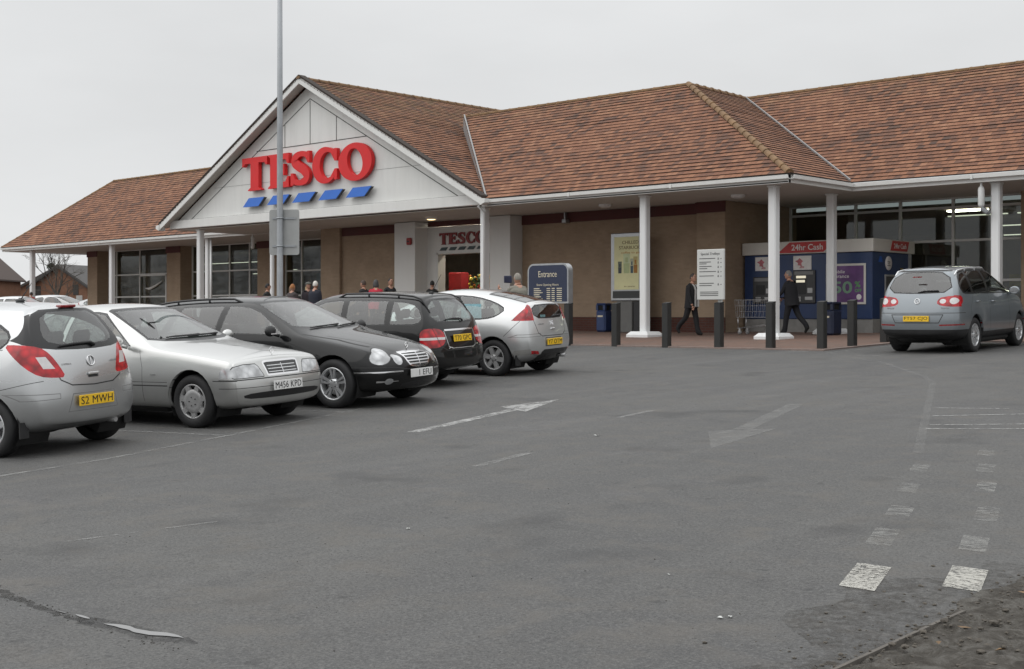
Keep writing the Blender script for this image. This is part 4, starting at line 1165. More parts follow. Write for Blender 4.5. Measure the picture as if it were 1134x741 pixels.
def make_world(sun_el=48, sun_az=None):
    w = bpy.data.worlds.new('World'); scene.world = w; w.use_nodes = True
    nt = w.node_tree; nt.nodes.clear(); L = nt.links.new
    out = nt.nodes.new('ShaderNodeOutputWorld')
    sky = nt.nodes.new('ShaderNodeTexSky'); sky.sky_type = 'NISHITA'; sky.sun_disc = False
    sky.sun_elevation = radians(sun_el); sky.sun_rotation = radians(SUN_ROT)
    bg1 = nt.nodes.new('ShaderNodeBackground'); bg1.inputs['Strength'].default_value = .05; L(sky.outputs[0], bg1.inputs['Color'])
    # the overcast layer: brighter overhead than near the horizon, faintly mottled
    tc = nt.nodes.new('ShaderNodeTexCoord'); sp = nt.nodes.new('ShaderNodeSeparateXYZ'); L(tc.outputs['Generated'], sp.inputs[0])
    cr = nt.nodes.new('ShaderNodeValToRGB'); e = cr.color_ramp.elements
    st = [(0.0, .10), (.47, .5), (.5, .775), (.53, .785), (.60, .775), (.66, .84), (.78, 1.28), (1.0, 1.75)]
    while len(e) < len(st): e.new(.5)
    for el, (p, v) in zip(e, st): el.position = p; el.color = (v/2, v/2*1.012, v/2*1.02, 1)
    mr = nt.nodes.new('ShaderNodeMapRange'); mr.inputs['From Min'].default_value = -1; L(sp.outputs['Z'], mr.inputs['Value']); L(mr.outputs[0], cr.inputs['Fac'])
    mp = nt.nodes.new('ShaderNodeMapping'); mp.inputs['Scale'].default_value = (1, 1, 3.2); L(tc.outputs['Generated'], mp.inputs['Vector'])
    nz = nt.nodes.new('ShaderNodeTexNoise'); nz.inputs['Scale'].default_value = 3.2; nz.inputs['Detail'].default_value = 5; L(mp.outputs[0], nz.inputs['Vector'])
    m2 = nt.nodes.new('ShaderNodeMapRange'); m2.inputs['From Min'].default_value = .3; m2.inputs['From Max'].default_value = .7; m2.inputs['To Min'].default_value = .93; m2.inputs['To Max'].default_value = 1.045; L(nz.outputs['Fac'], m2.inputs['Value'])
    mul = nt.nodes.new('ShaderNodeMath'); mul.operation = 'MULTIPLY'; mul.inputs[1].default_value = 2.0; L(m2.outputs[0], mul.inputs[0])
    bg2 = nt.nodes.new('ShaderNodeBackground'); L(cr.outputs[0], bg2.inputs['Color']); L(mul.outputs[0], bg2.inputs['Strength'])
    mx = nt.nodes.new('ShaderNodeMixShader'); mx.inputs[0].default_value = .96; L(bg1.outputs[0], mx.inputs[1]); L(bg2.outputs[0], mx.inputs[2])
    L(mx.outputs[0], out.inputs['Surface'])
    s = bpy.data.lights.new('sun', 'SUN'); s.energy = 1.0; s.angle = radians(80); s.color = (1, .98, .95)
    o = bpy.data.objects.new('sun', s); COL.objects.link(o)
    # sun direction: toward azimuth SUN_ROT (from +y, clockwise) at elevation
    d = Vector((sin(radians(SUN_ROT))*cos(radians(sun_el)), cos(radians(SUN_ROT))*cos(radians(sun_el)), sin(radians(sun_el))))
    o.rotation_euler = d.to_track_quat('Z', 'Y').to_euler(); o.location = (0, 0, 40)
SUN_ROT = 215

def mat_asphalt():
    t = NT('asphalt'); v = t.coord('Object')
    fine = t.noise(v, 170, 2, .7); mid = t.noise(v, 9, 6, .65); big = t.noise(v, .35, 5, .6); pat = t.noise(v, 1.3, 6, .65, .4)
    vo = t.new('ShaderNodeTexVoronoi'); vo.inputs['Scale'].default_value = 95; t.link(v, vo.inputs['Vector'])
    c = t.ramp(big, [(.3, (.050, .051, .052)), (.5, (.078, .078, .077)), (.7, (.112, .111, .107))])
    c = t.mix(t.val(pat, 0, .55, .50, .70), c, (.046, .047, .049))
    # tyre polished lanes and drag streaks along the aisle
    st = t.noise(t.coord('Object', (.55, .05, 1)), 3.0, 5, .6)
    c = t.mix(t.val(st, 0, .5, .48, .72), c, (.125, .124, .120))
    c = t.mix(t.val(mid, 0, .40, .5, .8), c, (.050, .050, .050))
    g1 = t.noise(v, 52, 4, .8); g2 = t.noise(t.coord('Object', (1, 1.4, 1)), 18, 5, .75)
    c = t.mix(t.val(g1, 0, .80, .50, .66), c, (.042, .041, .040))
    c = t.mix(t.val(g1, 0, .72, .50, .34), c, (.145, .143, .138))
    c = t.mix(t.val(g2, 0, .30, .52, .72), c, (.13, .123, .113))
    tint = t.noise(v, 2.7, 4, .6)
    c = t.mix(t.val(tint, 0, .5, .5, .72), c, (.115, .105, .092))
    c = t.mix(t.val(fine, 0, .55, .55, .85), c, (.20, .197, .19))
    oil = t.noise(v, 1.05, 3, .5); c = t.mix(t.val(oil, 0, .55, .60, .74), c, (.038, .038, .039))
    spot = t.noise(v, 6.5, 2, .5); c = t.mix(t.val(spot, 0, .6, .70, .76), c, (.040, .040, .040))
    fl = t.noise(v, 75, 1, .5); c = t.mix(t.val(fl, 0, .9, .70, .74), c, (.018, .018, .018))
    c = t.mix(t.val(vo.outputs['Distance'], .45, 0, 0, .28), c, (.03, .03, .031))
    r = t.val(big, .62, .88, .35, .65)
    r2 = t.math('SUBTRACT', r, t.val(pat, 0, .14, .55, .7), True)
    h = t.math('ADD', t.math('MULTIPLY', fine, .5), t.math('MULTIPLY', vo.outputs['Distance'], .8))
    t.bsdf(c, r2, 0, .4, t.bump(h, .55, .006))
    return t.m

def mat_paint_worn(name, col, wear, streak=(1, 1, 1), scale=14, soft=.035, op=1.0):
    t = NT(name); v = t.coord('Object', streak)
    n = t.noise(v, scale, 6, .7, .3); n2 = t.noise(t.coord('Object'), 160, 2, .6); n3 = t.noise(t.coord('Object'), 1.7, 3)
    a = t.math('ADD', t.math('MULTIPLY', n, .62), t.math('ADD', t.math('MULTIPLY', n2, .22), t.math('MULTIPLY', n3, .16)))
    a = t.val(a, 0, op, wear-soft, wear+soft)
    p = t.new('ShaderNodeBsdfPrincipled'); p.inputs['Base Color'].default_value = (*col, 1); p.inputs['Roughness'].default_value = .75
    tr = t.new('ShaderNodeBsdfTransparent'); mx = t.new('ShaderNodeMixShader')
    t.link(a, mx.inputs[0]); t.link(tr.outputs[0], mx.inputs[1]); t.link(p.outputs[0], mx.inputs[2]); t.link(mx.outputs[0], t.out.inputs['Surface'])
    return t.m

def mat_paving():
    t = NT('block_paving'); v = t.coord('Object')
    b = t.new('ShaderNodeTexBrick'); t.link(v, b.inputs['Vector']); b.inputs['Scale'].default_value = 1
    b.inputs['Brick Width'].default_value = .2; b.inputs['Row Height'].default_value = .1; b.inputs['Mortar Size'].default_value = .006
    b.inputs['Color1'].default_value = (.21, .125, .095, 1); b.inputs['Color2'].default_value = (.155, .10, .08, 1); b.inputs['Mortar'].default_value = (.09, .08, .07, 1)
    n = t.noise(v, .9, 5, .6)
    c = t.mix(t.val(n, 0, .6, .4, .75), b.outputs['Color'], (.13, .11, .095))
    t.bsdf(c, .85, 0, .3, t.bump(b.outputs['Fac'], -.3, .004)); return t.m

def mat_soil():
    t = NT('muddy_soil'); v = t.coord('Object')
    n = t.noise(v, 9, 8, .75, .8); f = t.noise(v, 38, 5, .75)
    c = t.ramp(n, [(.3, (.032, .028, .023)), (.5, (.066, .059, .049)), (.62, (.11, .103, .09)), (.75, (.048, .047, .032))])
    c = t.mix(t.val(f, 0, .7, .5, .8), c, (.045, .038, .03))
    r = t.val(n, .95, .55, .4, .65)
    t.bsdf(c, r, 0, .4, t.bump(t.math('ADD', n, f), .8, .03)); return t.m

def ground_sheet():
    m = MB(); ys = [-420, -60, -12, 4, 14, 25.0, 33, 60, 900]; xs = [-700, -120, -60, -25, -8, 8, 60, 500]
    P = lambda x, y: (x, y, G(y))
    for y0, y1 in zip(ys[:-1], ys[1:]):
        for x0, x1 in zip(xs[:-1], xs[1:]): m.quad(P(x0, y0), P(x1, y0), P(x1, y1), P(x0, y1))
    o = m.build('car_park_asphalt', mat_asphalt()); tag(o, 'worn grey tarmac of the car park sloping gently up to the shop', 'ground', kind='structure')
    # pavement in front of the shop: flush block paving behind a low kerb
    m = MB()
    def slab(x0, x1, y0, y1, h=.03):
        yy = [y0]+[y for y in (33,) if y0 < y < y1]+[y1]
        for a, b in zip(yy[:-1], yy[1:]): m.quad((x0, a, G(a)+h), (x1, a, G(a)+h), (x1, b, G(b)+h), (x0, b, G(b)+h))
    slab(-72, -14.15, 25.0, 36.5); slab(-14.15, 8, 29.6, 36.5)
    o = m.build('pavement', mat_paving()); tag(o, 'brown block paving under the shop canopy', 'pavement', kind='structure')
    m = MB(); k = .034
    m.prism([(-72, 24.88, G(24.88)-.05), (-72, 25.0, G(25)-.05), (-72, 25.0, G(25)+k), (-72, 24.88, G(24.88)+k)], (72-14.03, 0, 0))
    m.prism([(-14.15, 25.0, G(25)-.05), (-14.03, 25.0, G(25)-.05), (-14.03, 25.0, G(25)+k), (-14.15, 25.0, G(25)+k)], (0, 4.6, G(29.6)-G(25)))
    m.prism([(-14.03, 29.48, G(29.48)-.05), (-14.03, 29.6, G(29.6)-.05), (-14.03, 29.6, G(29.6)+k), (-14.03, 29.48, G(29.48)+k)], (22, 0, 0))
    o = m.build('kerb', simple('kerb_stone', (.22, .17, .15), .85, 0, .25, 9, .3, 60)); tag(o, 'low red-grey kerb edging the block paving', 'kerb', kind='structure')

def road_markings():
    w1 = mat_paint_worn('worn_white_paint', (.42, .42, .41), .485, (1, .45, 1), 18, .06, .8)
    w2 = mat_paint_worn('faded_white_paint', (.34, .34, .33), .505, (1, .5, 1), 14, .06, .5)
    w3 = mat_paint_worn('ghost_white_paint', (.32, .32, .31), .49, (1, .5, 1), 10, .12, .34)
    w5 = mat_paint_worn('ghost_line_paint', (.32, .32, .31), .50, (1, .5, 1), 12, .10, .24)
    w4 = mat_paint_worn('broken_white_paint', (.40, .40, .38), .535, (1, 1.6, 1), 9, .08, .42)
    w0 = mat_paint_worn('fresh_white_paint', (.46, .45, .41), .475, (.9, 1.6, 1), 34, .05, .85)
    H = .004
    def flat(m, pts): m.poly([(x, y, G(y)+H) for x, y in pts])
    def line(m, pts, w):
        for (x0, y0), (x1, y1) in zip(pts[:-1], pts[1:]):
            d = Vector((x1-x0, y1-y0)).normalized(); n = Vector((-d.y, d.x))*w/2
            flat(m, [(x0-n.x, y0-n.y), (x0+n.x, y0+n.y), (x1+n.x, y1+n.y), (x1-n.x, y1-n.y)])
    def done(m, nm, mat, lab): tag(m.build(nm, mat, None, False), lab, 'road marking', kind='structure')
    m = MB(); line(m, [(-10.78, 9.96), (-11.48, 12.38)], .16); flat(m, [(-11.16, 12.25), (-11.90, 12.58), (-11.88, 13.75)])
    done(m, 'direction_arrow_marking', w1, 'worn white arrow painted on the tarmac beside the parked black estate')
    m = MB(); line(m, [(-8.70, 14.75), (-7.79, 12.07)], .20); flat(m, [(-7.20, 10.6), (-8.02, 11.75), (-7.52, 12.32)])
    done(m, 'direction_arrow_marking', w3, 'faded ghost arrow in the middle of the aisle pointing toward the viewer')
    m = MB(); line(m, [(-8.29, 8.44), (-8.50, 9.38)], .10); line(m, [(-9.69, 12.31), (-9.84, 13.18)], .10)
    done(m, 'lane_dash_marking', w2, 'short faded dashes between the two arrows')
    # block markings running away at the right
    m = MB()
    for (x, y, w, l) in [(-3.47, 6.62, .21, .56), (-3.02, 6.90, .21, .50)]:
        dx = -.33*l/2
        flat(m, [(x-w/2-dx, y-l/2), (x+w/2-dx, y-l/2), (x+w/2+dx, y+l/2), (x-w/2+dx, y+l/2)])
    done(m, 'block_marking', w0, 'pair of scuffed white blocks painted near the muddy verge')
    m = MB()
    for (x, y, w, l) in [(-3.90, 7.67, .17, .50), (-4.22, 8.55, .18, .36), (-3.36, 7.80, .17, .42), (-3.70, 8.80, .16, .52), (-4.15, 9.85, .15, .5), (-4.55, 10.8, .15, .45), (-4.92, 11.7, .16, .4), (-4.62, 9.5, .16, .4), (-5.0, 10.5, .15, .4)]:
        dx = -.36*l/2
        flat(m, [(x-w/2-dx, y-l/2), (x+w/2-dx, y-l/2), (x+w/2+dx, y+l/2), (x-w/2+dx, y+l/2)])
    done(m, 'block_marking', w4, 'two rows of faded white blocks leading away toward the off-roader')
    m = MB(); line(m, [(-5.42, 11.35), (-6.2, 13.1), (-7.4, 15.8), (-8.53, 18.34), (-9.2, 19.5), (-10.08, 20.61), (-11.3, 22.2), (-12.7, 23.42)], .09)
    done(m, 'edge_line_marking', w5, 'faint edge line curving toward the bollards')
    m = MB()
    for a, b in [((-6.18, 13.12), (-5.0, 13.80)), ((-6.29, 13.45), (-4.9, 14.45)), ((-6.65, 14.29), (-5.5, 15.3)), ((-7.03, 15.12), (-6.5, 15.35))]:
        d = ((b[0]-a[0]), (b[1]-a[1])); line(m, [a, (a[0]+d[0]*1.5, a[1]+d[1]*1.5)], .045)
    done(m, 'hatch_marking', w1, 'thin white cross hatching lines at the right edge of the aisle')
    m = MB(); line(m, [(-11.55, 5.3), (-11.81, 6.79), (-12.55, 9.0), (-13.29, 11.11), (-13.7, 12.2)], .075); line(m, [(-14.6, 8.05), (-12.35, 8.62)], .07); line(m, [(-15.0, 10.65), (-13.1, 11.1)], .07); line(m, [(-17, 15.9), (-15.1, 16.2)], .07)
    done(m, 'bay_line_marking', w2, 'faded bay lines along the fronts of the parked cars')
    m = MB(); line(m, [(-8.17, 4.38), (-7.94, 5.42)], .035); line(m, [(-14.77, 24.62), (-14.07, 24.52)], .09); line(m, [(-13.75, 24.05), (-13.3, 24.15)], .09); line(m, [(-12.9, 23.7), (-12.2, 23.9)], .08); line(m, [(-9.5, 24.3), (-9.1, 26.5)], .08); line(m, [(-13.6, 24.3), (-13.7, 28.6)], .08)
    done(m, 'stray_marking', w2, 'stray faded paint strokes near the bollards and in the foreground')

def verge():
    rng = random.Random(4)
    m = MB(); m.smooth = True; idx = {}
    XS = [-3.05+i*.055 for i in range(105)]+[2.75+i*.35 for i in range(34)]; YS = [-8+j*.4 for j in range(23)]+[1.2+j*.0575 for j in range(113)]; nx = len(XS)-1; ny = len(YS)-1
    hs = {}
    for i in range(nx+1):
        for j in range(ny+1):
            x = XS[i]; y = YS[j]
            e = min((x+2.80+.05*sin(y*3.1)+.03*sin(y*9))*2.6, (7.1+.16*sin(x*4)+.1*sin(x*11)-y)*1.6, 1)
            z = G(y)+max(-.02, min(e, 1)*.045)+((rng.random()-.5)*.026+.012*sin(x*17+3*sin(y*7))*sin(y*15+2*sin(x*5)))*(1 if e > 0 else .1)+.02*sin(x*2.1)*sin(y*1.7)*max(0, e)
            if e < 0: z = G(y)-.03
            idx[i, j] = m.vert((x, y, z))
    for i in range(nx):
        for j in range(ny): m.face([idx[i, j], idx[i+1, j], idx[i+1, j+1], idx[i, j+1]])
    o = m.build('soil_verge', mat_soil()); tag(o, 'muddy worn verge with leaf litter at the corner of the car park', 'soil', kind='structure')
    m = MB(); 
    for k in range(5):
        y0 = 2.0+k*.95; y1 = y0+.93
        if k == 4: y1 = y0+.35
        m.prism([(-2.772+.012*k, y0, G(y0)-.05), (-2.75+.012*k, y0, G(y0)-.05), (-2.75+.012*k, y0, G(y0)+.03), (-2.772+.012*k, y0, G(y0)+.028)], (.012, y1-y0, G(y1)-G(y0)))
    o = m.build('kerb_edging', simple('edging_concrete', (.11, .10, .088), .9, 0, .3, 12, .4, 60)); tag(o, 'thin concrete edging strip half buried in mud', 'kerb', kind='structure')
    # mud trodden and washed over the edging onto the tarmac
    m = MB(); nn = 40
    for k in range(nn):
        y0 = 2.2+k*.13; y1 = y0+.13; w0 = .42+.22*sin(y0*2.3)+.12*sin(y0*7); w1 = .42+.22*sin(y1*2.3)+.12*sin(y1*7)
        m.quad((-2.79-w0, y0, G(y0)+.0025), (-2.77, y0, G(y0)+.0025), (-2.77, y1, G(y1)+.0025), (-2.79-w1, y1, G(y1)+.0025))
    o = m.build('mud_smear', mat_paint_worn('washed_mud', (.050, .045, .038), .53, (1, 1, 1), 15, .08, .5), None, False); tag(o, 'dark mud smeared over the tarmac beside the edging strip', 'mud', kind='structure')
    # clods, grit and leaves
    m = MB()
    def clod(x, y, r, z=None):
        c = Vector((x, y, (G(y) if z is None else z)+r*.35)); b = bmesh.new(); bmesh.ops.create_icosphere(b, subdivisions=1, radius=r)
        base = len(m.v)
        for v in b.verts: m.v.append(tuple(c+Vector((v.co.x*(1+rng.random()*.6), v.co.y*(1+rng.random()*.5), v.co.z*.55))*(.75+.5*rng.random())-c*0 if False else c+Vector((v.co.x*(.8+rng.random()*.7), v.co.y*(.8+rng.random()*.6), v.co.z*.6*(.7+.6*rng.random())))))
        for f in b.faces: m.f.append(tuple(base+v.index for v in f.verts)); m.mi.append(0); m.sm.append(False)
        b.free()
    for _ in range(900):
        t = rng.random(); y = 2.2+t*5.0; x = -2.85+abs(rng.gauss(0, .35))*(1 if rng.random() < .86 else -.7)
        clod(x, y, .003+.009*rng.random()**2.5, G(y)+(.03 if x > -2.75 else 0))
    for _ in range(900):
        x = -2.7+rng.random()*2.5; y = 2.5+rng.random()*4.2; clod(x, y, .005+.016*rng.random()**2, G(y)+.035)
    o = m.build('soil_clods', simple('clod_soil', (.085, .075, .062), .95, 0, .35, 20)); tag(o, 'crumbs and clods of dark soil spilled over the kerb edging', 'soil', kind='stuff')
    m = MB()
    for _ in range(520):
        y = 2.8+rng.random()**.8*14; x = -9.5+rng.random()*(6.6+.1*y)-.55*(y-3)
        r = .002+.0035*rng.random()**3; clod(x, y, r)
    for _ in range(160):
        x = -7.2+rng.random()*1.9; y = 3.39+rng.gauss(0, .035); clod(x, y, .002+.004*rng.random()**2)
    o = m.build('loose_grit', simple('grit', (.05, .047, .042), .9, 0, .5, 40)); tag(o, 'scattered grit and small stones on the tarmac', 'grit', kind='stuff')
    m = MB()
    for _ in range(70):
        x = -2.75+rng.random()*2.6; y = 2.6+rng.random()*4.2; a = rng.random()*6.3; l = .018+.022*rng.random(); z = G(y)+.055
        c, s = cos(a)*l, sin(a)*l; t = rng.random()*.02
        m.quad((x-c, y-s, z), (x+s*.5, y-c*.5, z+t), (x+c, y+s, z+.004), (x-s*.5, y+c*.5, z+t*.6))
    o = m.build('leaf_litter', simple('dead_leaf', (.16, .10, .05), .8, 0, .5, 8)); tag(o, 'dead brown leaves lying on the muddy verge', 'leaves', kind='stuff')
    # pale scraps of litter
    m = MB()
    for (x, y, r) in [(-3.62, 5.40, .016), (-3.58, 5.44, .012), (-6.60, 6.05, .014), (-4.35, 6.0, .009), (-8.8, 10.8, .022)]:
        for k in range(3):
            a = rng.random()*6.3; p = Vector((x+rng.gauss(0, r*.6), y+rng.gauss(0, r*.6), G(y)+.006))
            m.quad(p+Vector((cos(a)*r, sin(a)*r, .001)), p+Vector((-sin(a)*r*.5, cos(a)*r*.5, r*.4)), p+Vector((-cos(a)*r, -sin(a)*r, 0.002)), p+Vector((sin(a)*r*.6, -cos(a)*r*.6, r*.2)))
    o = m.build('paper_litter', simple('paper_scrap', (.55, .56, .54), .8, 0, .25, 20)); tag(o, 'torn white paper scraps dropped on the tarmac', 'litter', kind='stuff')
    # puddle and the crack it lies in
    m = MB()
    n = 60; top = []; bot = []
    for k in range(n+1):
        f = k/n; x = -6.0+f*.56; y = 3.415+.10*f+.012*sin(f*9); w = max(.003, .075*sin(pi*min(1, f*1.0))**.8*(.8+.25*sin(f*9+1)+.07*sin(f*29)))
        top.append((x, y+w*.5, G(y)+.0045)); bot.append((x, y-w*.6, G(y)+.0045))
    for k in range(n): m.quad(bot[k], bot[k+1], top[k+1], top[k])
    # water edge of the puddle is set into a darker damp rim
    for cx, cy, rx, ry in [(-6.22, 3.42, .07, .012), (-6.4, 3.40, .04, .008)]: m.poly([(cx+rx*cos(2*pi*k/14), cy+ry*sin(2*pi*k/14), G(cy)+.0045) for k in range(14)])
    t = NT('puddle_water'); t.bsdf((.19, .19, .188), .04, 0, .8)
    o = m.build('puddle', t.m, None, False); tag(o, 'small shallow puddle lying along a tarmac crack', 'water', kind='structure')
    m = MB(); dr = []
    for k in range(41):
        f = k/40; x = -6.25+f*.95; y = 3.40+.11*f; w = .11*sin(pi*f)**.6*(.8+.2*sin(f*11)); dr.append((x, y, w))
    for (x0, y0, a), (x1, y1, b) in zip(dr[:-1], dr[1:]): m.quad((x0, y0-a, G(y0)+.002), (x1, y1-b, G(y1)+.002), (x1, y1+b, G(y1)+.002), (x0, y0+a, G(y0)+.002))
    o = m.build('damp_patch', mat_paint_worn('damp_tarmac', (.030, .030, .031), .49, (1, 1, 1), 13, .12, .5), None, False); tag(o, 'damp dark tarmac around the small puddle', 'damp patch', kind='structure')
    m = MB(); pa = []
    for k in range(40):
        f = k/39; x = -7.6+f*1.55; y = 3.47-.10*sin(f*1.9)+.010*rng.gauss(0, 1); w = .015+.055*(1-f)*rng.random(); pa.append((x, y, w))
    for (x0, y0, a), (x1, y1, b) in zip(pa[:-1], pa[1:]): m.quad((x0, y0-a, G(y0)+.003), (x1, y1-b, G(y1)+.003), (x1, y1+b, G(y1)+.003), (x0, y0+a, G(y0)+.003))
    o = m.build('tarmac_crack', mat_paint_worn('crack_dirt', (.030, .029, .027), .47, (1, 1, 1), 16, .10, .7), None, False); tag(o, 'dark dirt filled crack across the tarmac', 'crack', kind='structure')
# ------------------------------------------------------------------ the shop
ZF = None
def mat_tiles():
    t = NT('clay_tiles')
    uv = t.new('ShaderNodeUVMap'); uv.uv_map = 'UVMap'
    sp = t.new('ShaderNodeSeparateXYZ'); t.link(uv.outputs[0], sp.inputs[0])
    row = t.math('FLOOR', t.math('DIVIDE', sp.outputs['Y'], .2))
    odd = t.math('MODULO', row, 2.0)
    cu = t.math('ADD', t.math('DIVIDE', sp.outputs['X'], .19), t.math('MULTIPLY', odd, .5))
    col = t.math('FLOOR', cu)
    cx = t.new('ShaderNodeCombineXYZ'); t.link(col, cx.inputs[0]); t.link(row, cx.inputs[1])
    wn = t.new('ShaderNodeTexWhiteNoise', noise_dimensions='2D'); t.link(cx.outputs[0], wn.inputs['Vector'])
    v = t.coord('Object')
    big = t.noise(v, .55, 6, .65, .3); mid = t.noise(v, 2.2, 5, .7)
    # weathering patches bias the choice of tile tone
    f = t.math('ADD', t.math('MULTIPLY', t.math('SUBTRACT', wn.outputs['Value'], .32), .38), t.math('ADD', t.math('MULTIPLY', big, .66), t.math('MULTIPLY', mid, .34)))
    c = t.ramp(f, [(.22, (.066, .046, .038)), (.38, (.130, .069, .049)), (.52, (.200, .092, .056)), (.68, (.25, .116, .067)), (.88, (.32, .165, .10))])
    fine = t.noise(v, 60, 3, .6)
    c = t.mix(t.val(fine, 0, .45, .5, .8), c, (.09, .07, .055))
    fr = t.math('FRACT', cu)
    edge = t.math('LESS_THAN', fr, .06)
    c = t.mix(t.math('MULTIPLY', edge, .6), c, (.03, .024, .02))
    # lichen film near the top; course lips carry a painted shade line
    sep = t.new('ShaderNodeSeparateXYZ'); t.link(v, sep.inputs[0])
    moss = t.math('MULTIPLY', t.val(sep.outputs['Z'], 0, 1, 7.8, 9.4), t.val(mid, 0, .55, .42, .65))
    c = t.mix(moss, c, (.16, .125, .06))
    t.bsdf(c, .85, 0, .3, t.bump(t.math('ADD', fine, t.math('MULTIPLY', wn.outputs['Value'], 1.2)), .5, .012))
    return t.m

def mat_brown_wall():
    t = NT('brown_render'); v = t.coord('Object')
    n = t.noise(v, 1.2, 6, .65); f = t.noise(v, 42, 3, .7)
    c = t.ramp(n, [(.3, (.27, .205, .14)), (.7, (.335, .262, .185))])
    c = t.mix(t.val(f, 0, .5, .45, .8), c, (.18, .135, .095))
    st = t.noise(t.coord('Object', (1.6, 1.6, .12)), 2.5, 4, .6)
    c = t.mix(t.val(st, 0, .35, .5, .8), c, (.17, .135, .10))
    t.bsdf(c, .92, 0, .2, t.bump(f, .5, .008)); return t.m

def mat_white(name, col, dirt=.25, rough=.5):
    t = NT(name); v = t.coord('Object')
    st = t.noise(t.coord('Object', (2.2, 2.2, .25)), 2.0, 6, .65); n = t.noise(v, 1.1, 5, .6)
    c = t.mix(t.val(st, 0, dirt, .45, .8), col, tuple(x*.62 for x in col))
    c = t.mix(t.val(n, 0, dirt*.6, .5, .75), c, (col[0]*.72, col[1]*.70, col[2]*.62))
    t.bsdf(c, rough, 0, .4); return t.m

def mat_brick(name, c1, c2, mort, w=.225, h=.075):
    t = NT(name); tc = t.new('ShaderNodeTexCoord'); mp = t.new('ShaderNodeMapping'); 
    sp = t.new('ShaderNodeSeparateXYZ'); t.link(tc.outputs['Object'], sp.inputs[0])
    cb = t.new('ShaderNodeCombineXYZ'); t.link(t.math('ADD', sp.outputs['X'], sp.outputs['Y']), cb.inputs[0]); t.link(sp.outputs['Z'], cb.inputs[1])
    b = t.new('ShaderNodeTexBrick'); t.link(cb.outputs[0], b.inputs['Vector']); b.inputs['Scale'].default_value = 1
    b.inputs['Brick Width'].default_value = w; b.inputs['Row Height'].default_value = h; b.inputs['Mortar Size'].default_value = .008
    b.inputs['Color1'].default_value = (*c1, 1); b.inputs['Color2'].default_value = (*c2, 1); b.inputs['Mortar'].default_value = (*mort, 1)
    n = t.noise(tc.outputs['Object'], 1.5, 5, .6)
    c = t.mix(t.val(n, 0, .5, .4, .75), b.outputs['Color'], tuple(x*.6 for x in c1))
    t.bsdf(c, .9, 0, .2); return t.m

def tile_slope(m, e0, e1, r0, r1, gauge=.2, lip=.025, u0=0):
    """courses of tiles from the eave line e0-e1 up to r0-r1, each course lapping the one below"""
    e0, e1, r0, r1 = map(Vector, (e0, e1, r0, r1))
    u = (e1-e0).normalized(); nrm = (e1-e0).cross(r0-e0 if (r0-e0).length > .1 else r1-e0).normalized()
    if nrm.z < 0: nrm = -nrm
    up = nrm.cross(u).normalized()
    if up.z < 0: up = -up
    H = (r0-e0).dot(up); n = max(2, round(H/gauge)); rng = random.Random(int(abs(e0.x*7+e0.y)))
    for k in range(n):
        a = k/n; b = (k+1)/n
        p0 = e0.lerp(r0, a); p1 = e1.lerp(r1, a); q0 = e0.lerp(r0, b); q1 = e1.lerp(r1, b)
        L = (p1-p0).length; seg = max(1, int(L/1.3)); js = [rng.gauss(0, .004) for _ in range(seg+1)]
        va = k*.2+.002; vb = (k+1)*.2-.002
        for s in range(seg):
            f0 = s/seg; f1 = (s+1)/seg
            A = p0.lerp(p1, f0)+nrm*(lip+js[s]); B = p0.lerp(p1, f1)+nrm*(lip+js[s+1]); C = q0.lerp(q1, f1)+nrm*.002; D = q0.lerp(q1, f0)+nrm*.002
            uv = [((x-e0).dot(u)+u0+40, v) for x, v in ((A, va), (B, va), (C, vb), (D, vb))]
            m.cur = 0; m.quad(A, B, C, D, uv)
            A2 = p0.lerp(p1, f0)-nrm*.01; B2 = p0.lerp(p1, f1)-nrm*.01
            m.cur = 1; m.quad(A2, B2, B, A, [(0, 0)]*4)
    m.cur = 0

def ridge_tiles(m, a, b, r=.125, L=.45, hump=.025):
    """half round cappings laid end to end along a ridge or hip"""
    a, b = Vector(a), Vector(b); d = b-a; n = max(1, round(d.length/L)); t = d.normalized()
    s = t.cross(Vector((0, 0, 1))).normalized(); u = s.cross(t)
    for k in range(n):
        p = a.lerp(b, k/n); q = a.lerp(b, (k+1)/n)
        rings = []
        for c, rr in ((p, r+hump), (p.lerp(q, .12), r+hump), (p.lerp(q, .16), r+hump*.35), (q, r)):
            rings.append([m.vert(c+(s*cos(x)+u*sin(x))*rr-u*.04) for x in [pi*j/8 for j in range(9)]])
        sm = m.smooth; m.smooth = True
        for A, B in zip(rings[:-1], rings[1:]):
            for j in range(8): m.face([A[j], A[j+1], B[j+1], B[j]])
        m.smooth = sm; m.face(rings[0]); m.face(rings[-1][::-1])

# letters of the sign, each in a unit box
def spine_outline(pts, ws):
    pts = [Vector(p) for p in pts]; n = len(pts); L, R = [], []
    # resample smoothly
    def cr(p0, p1, p2, p3, t): return .5*((2*p1)+(-p0+p2)*t+(2*p0-5*p1+4*p2-p3)*t*t+(-p0+3*p1-3*p2+p3)*t*t*t)
    P, W = [], []
    for i in range(n-1):
        for k in range(6):
            t = k/6; P.append(cr(pts[max(0, i-1)], pts[i], pts[i+1], pts[min(n-1, i+2)], t)); W.append(ws[i]*(1-t)+ws[i+1]*t)
    P.append(pts[-1]); W.append(ws[-1])
    for i, p in enumerate(P):
        t = (P[min(i+1, len(P)-1)]-P[max(i-1, 0)]).normalized(); nn = Vector((-t.y, t.x))
        L.append(tuple(p+nn*W[i])); R.append(tuple(p-nn*W[i]))
    return L, R

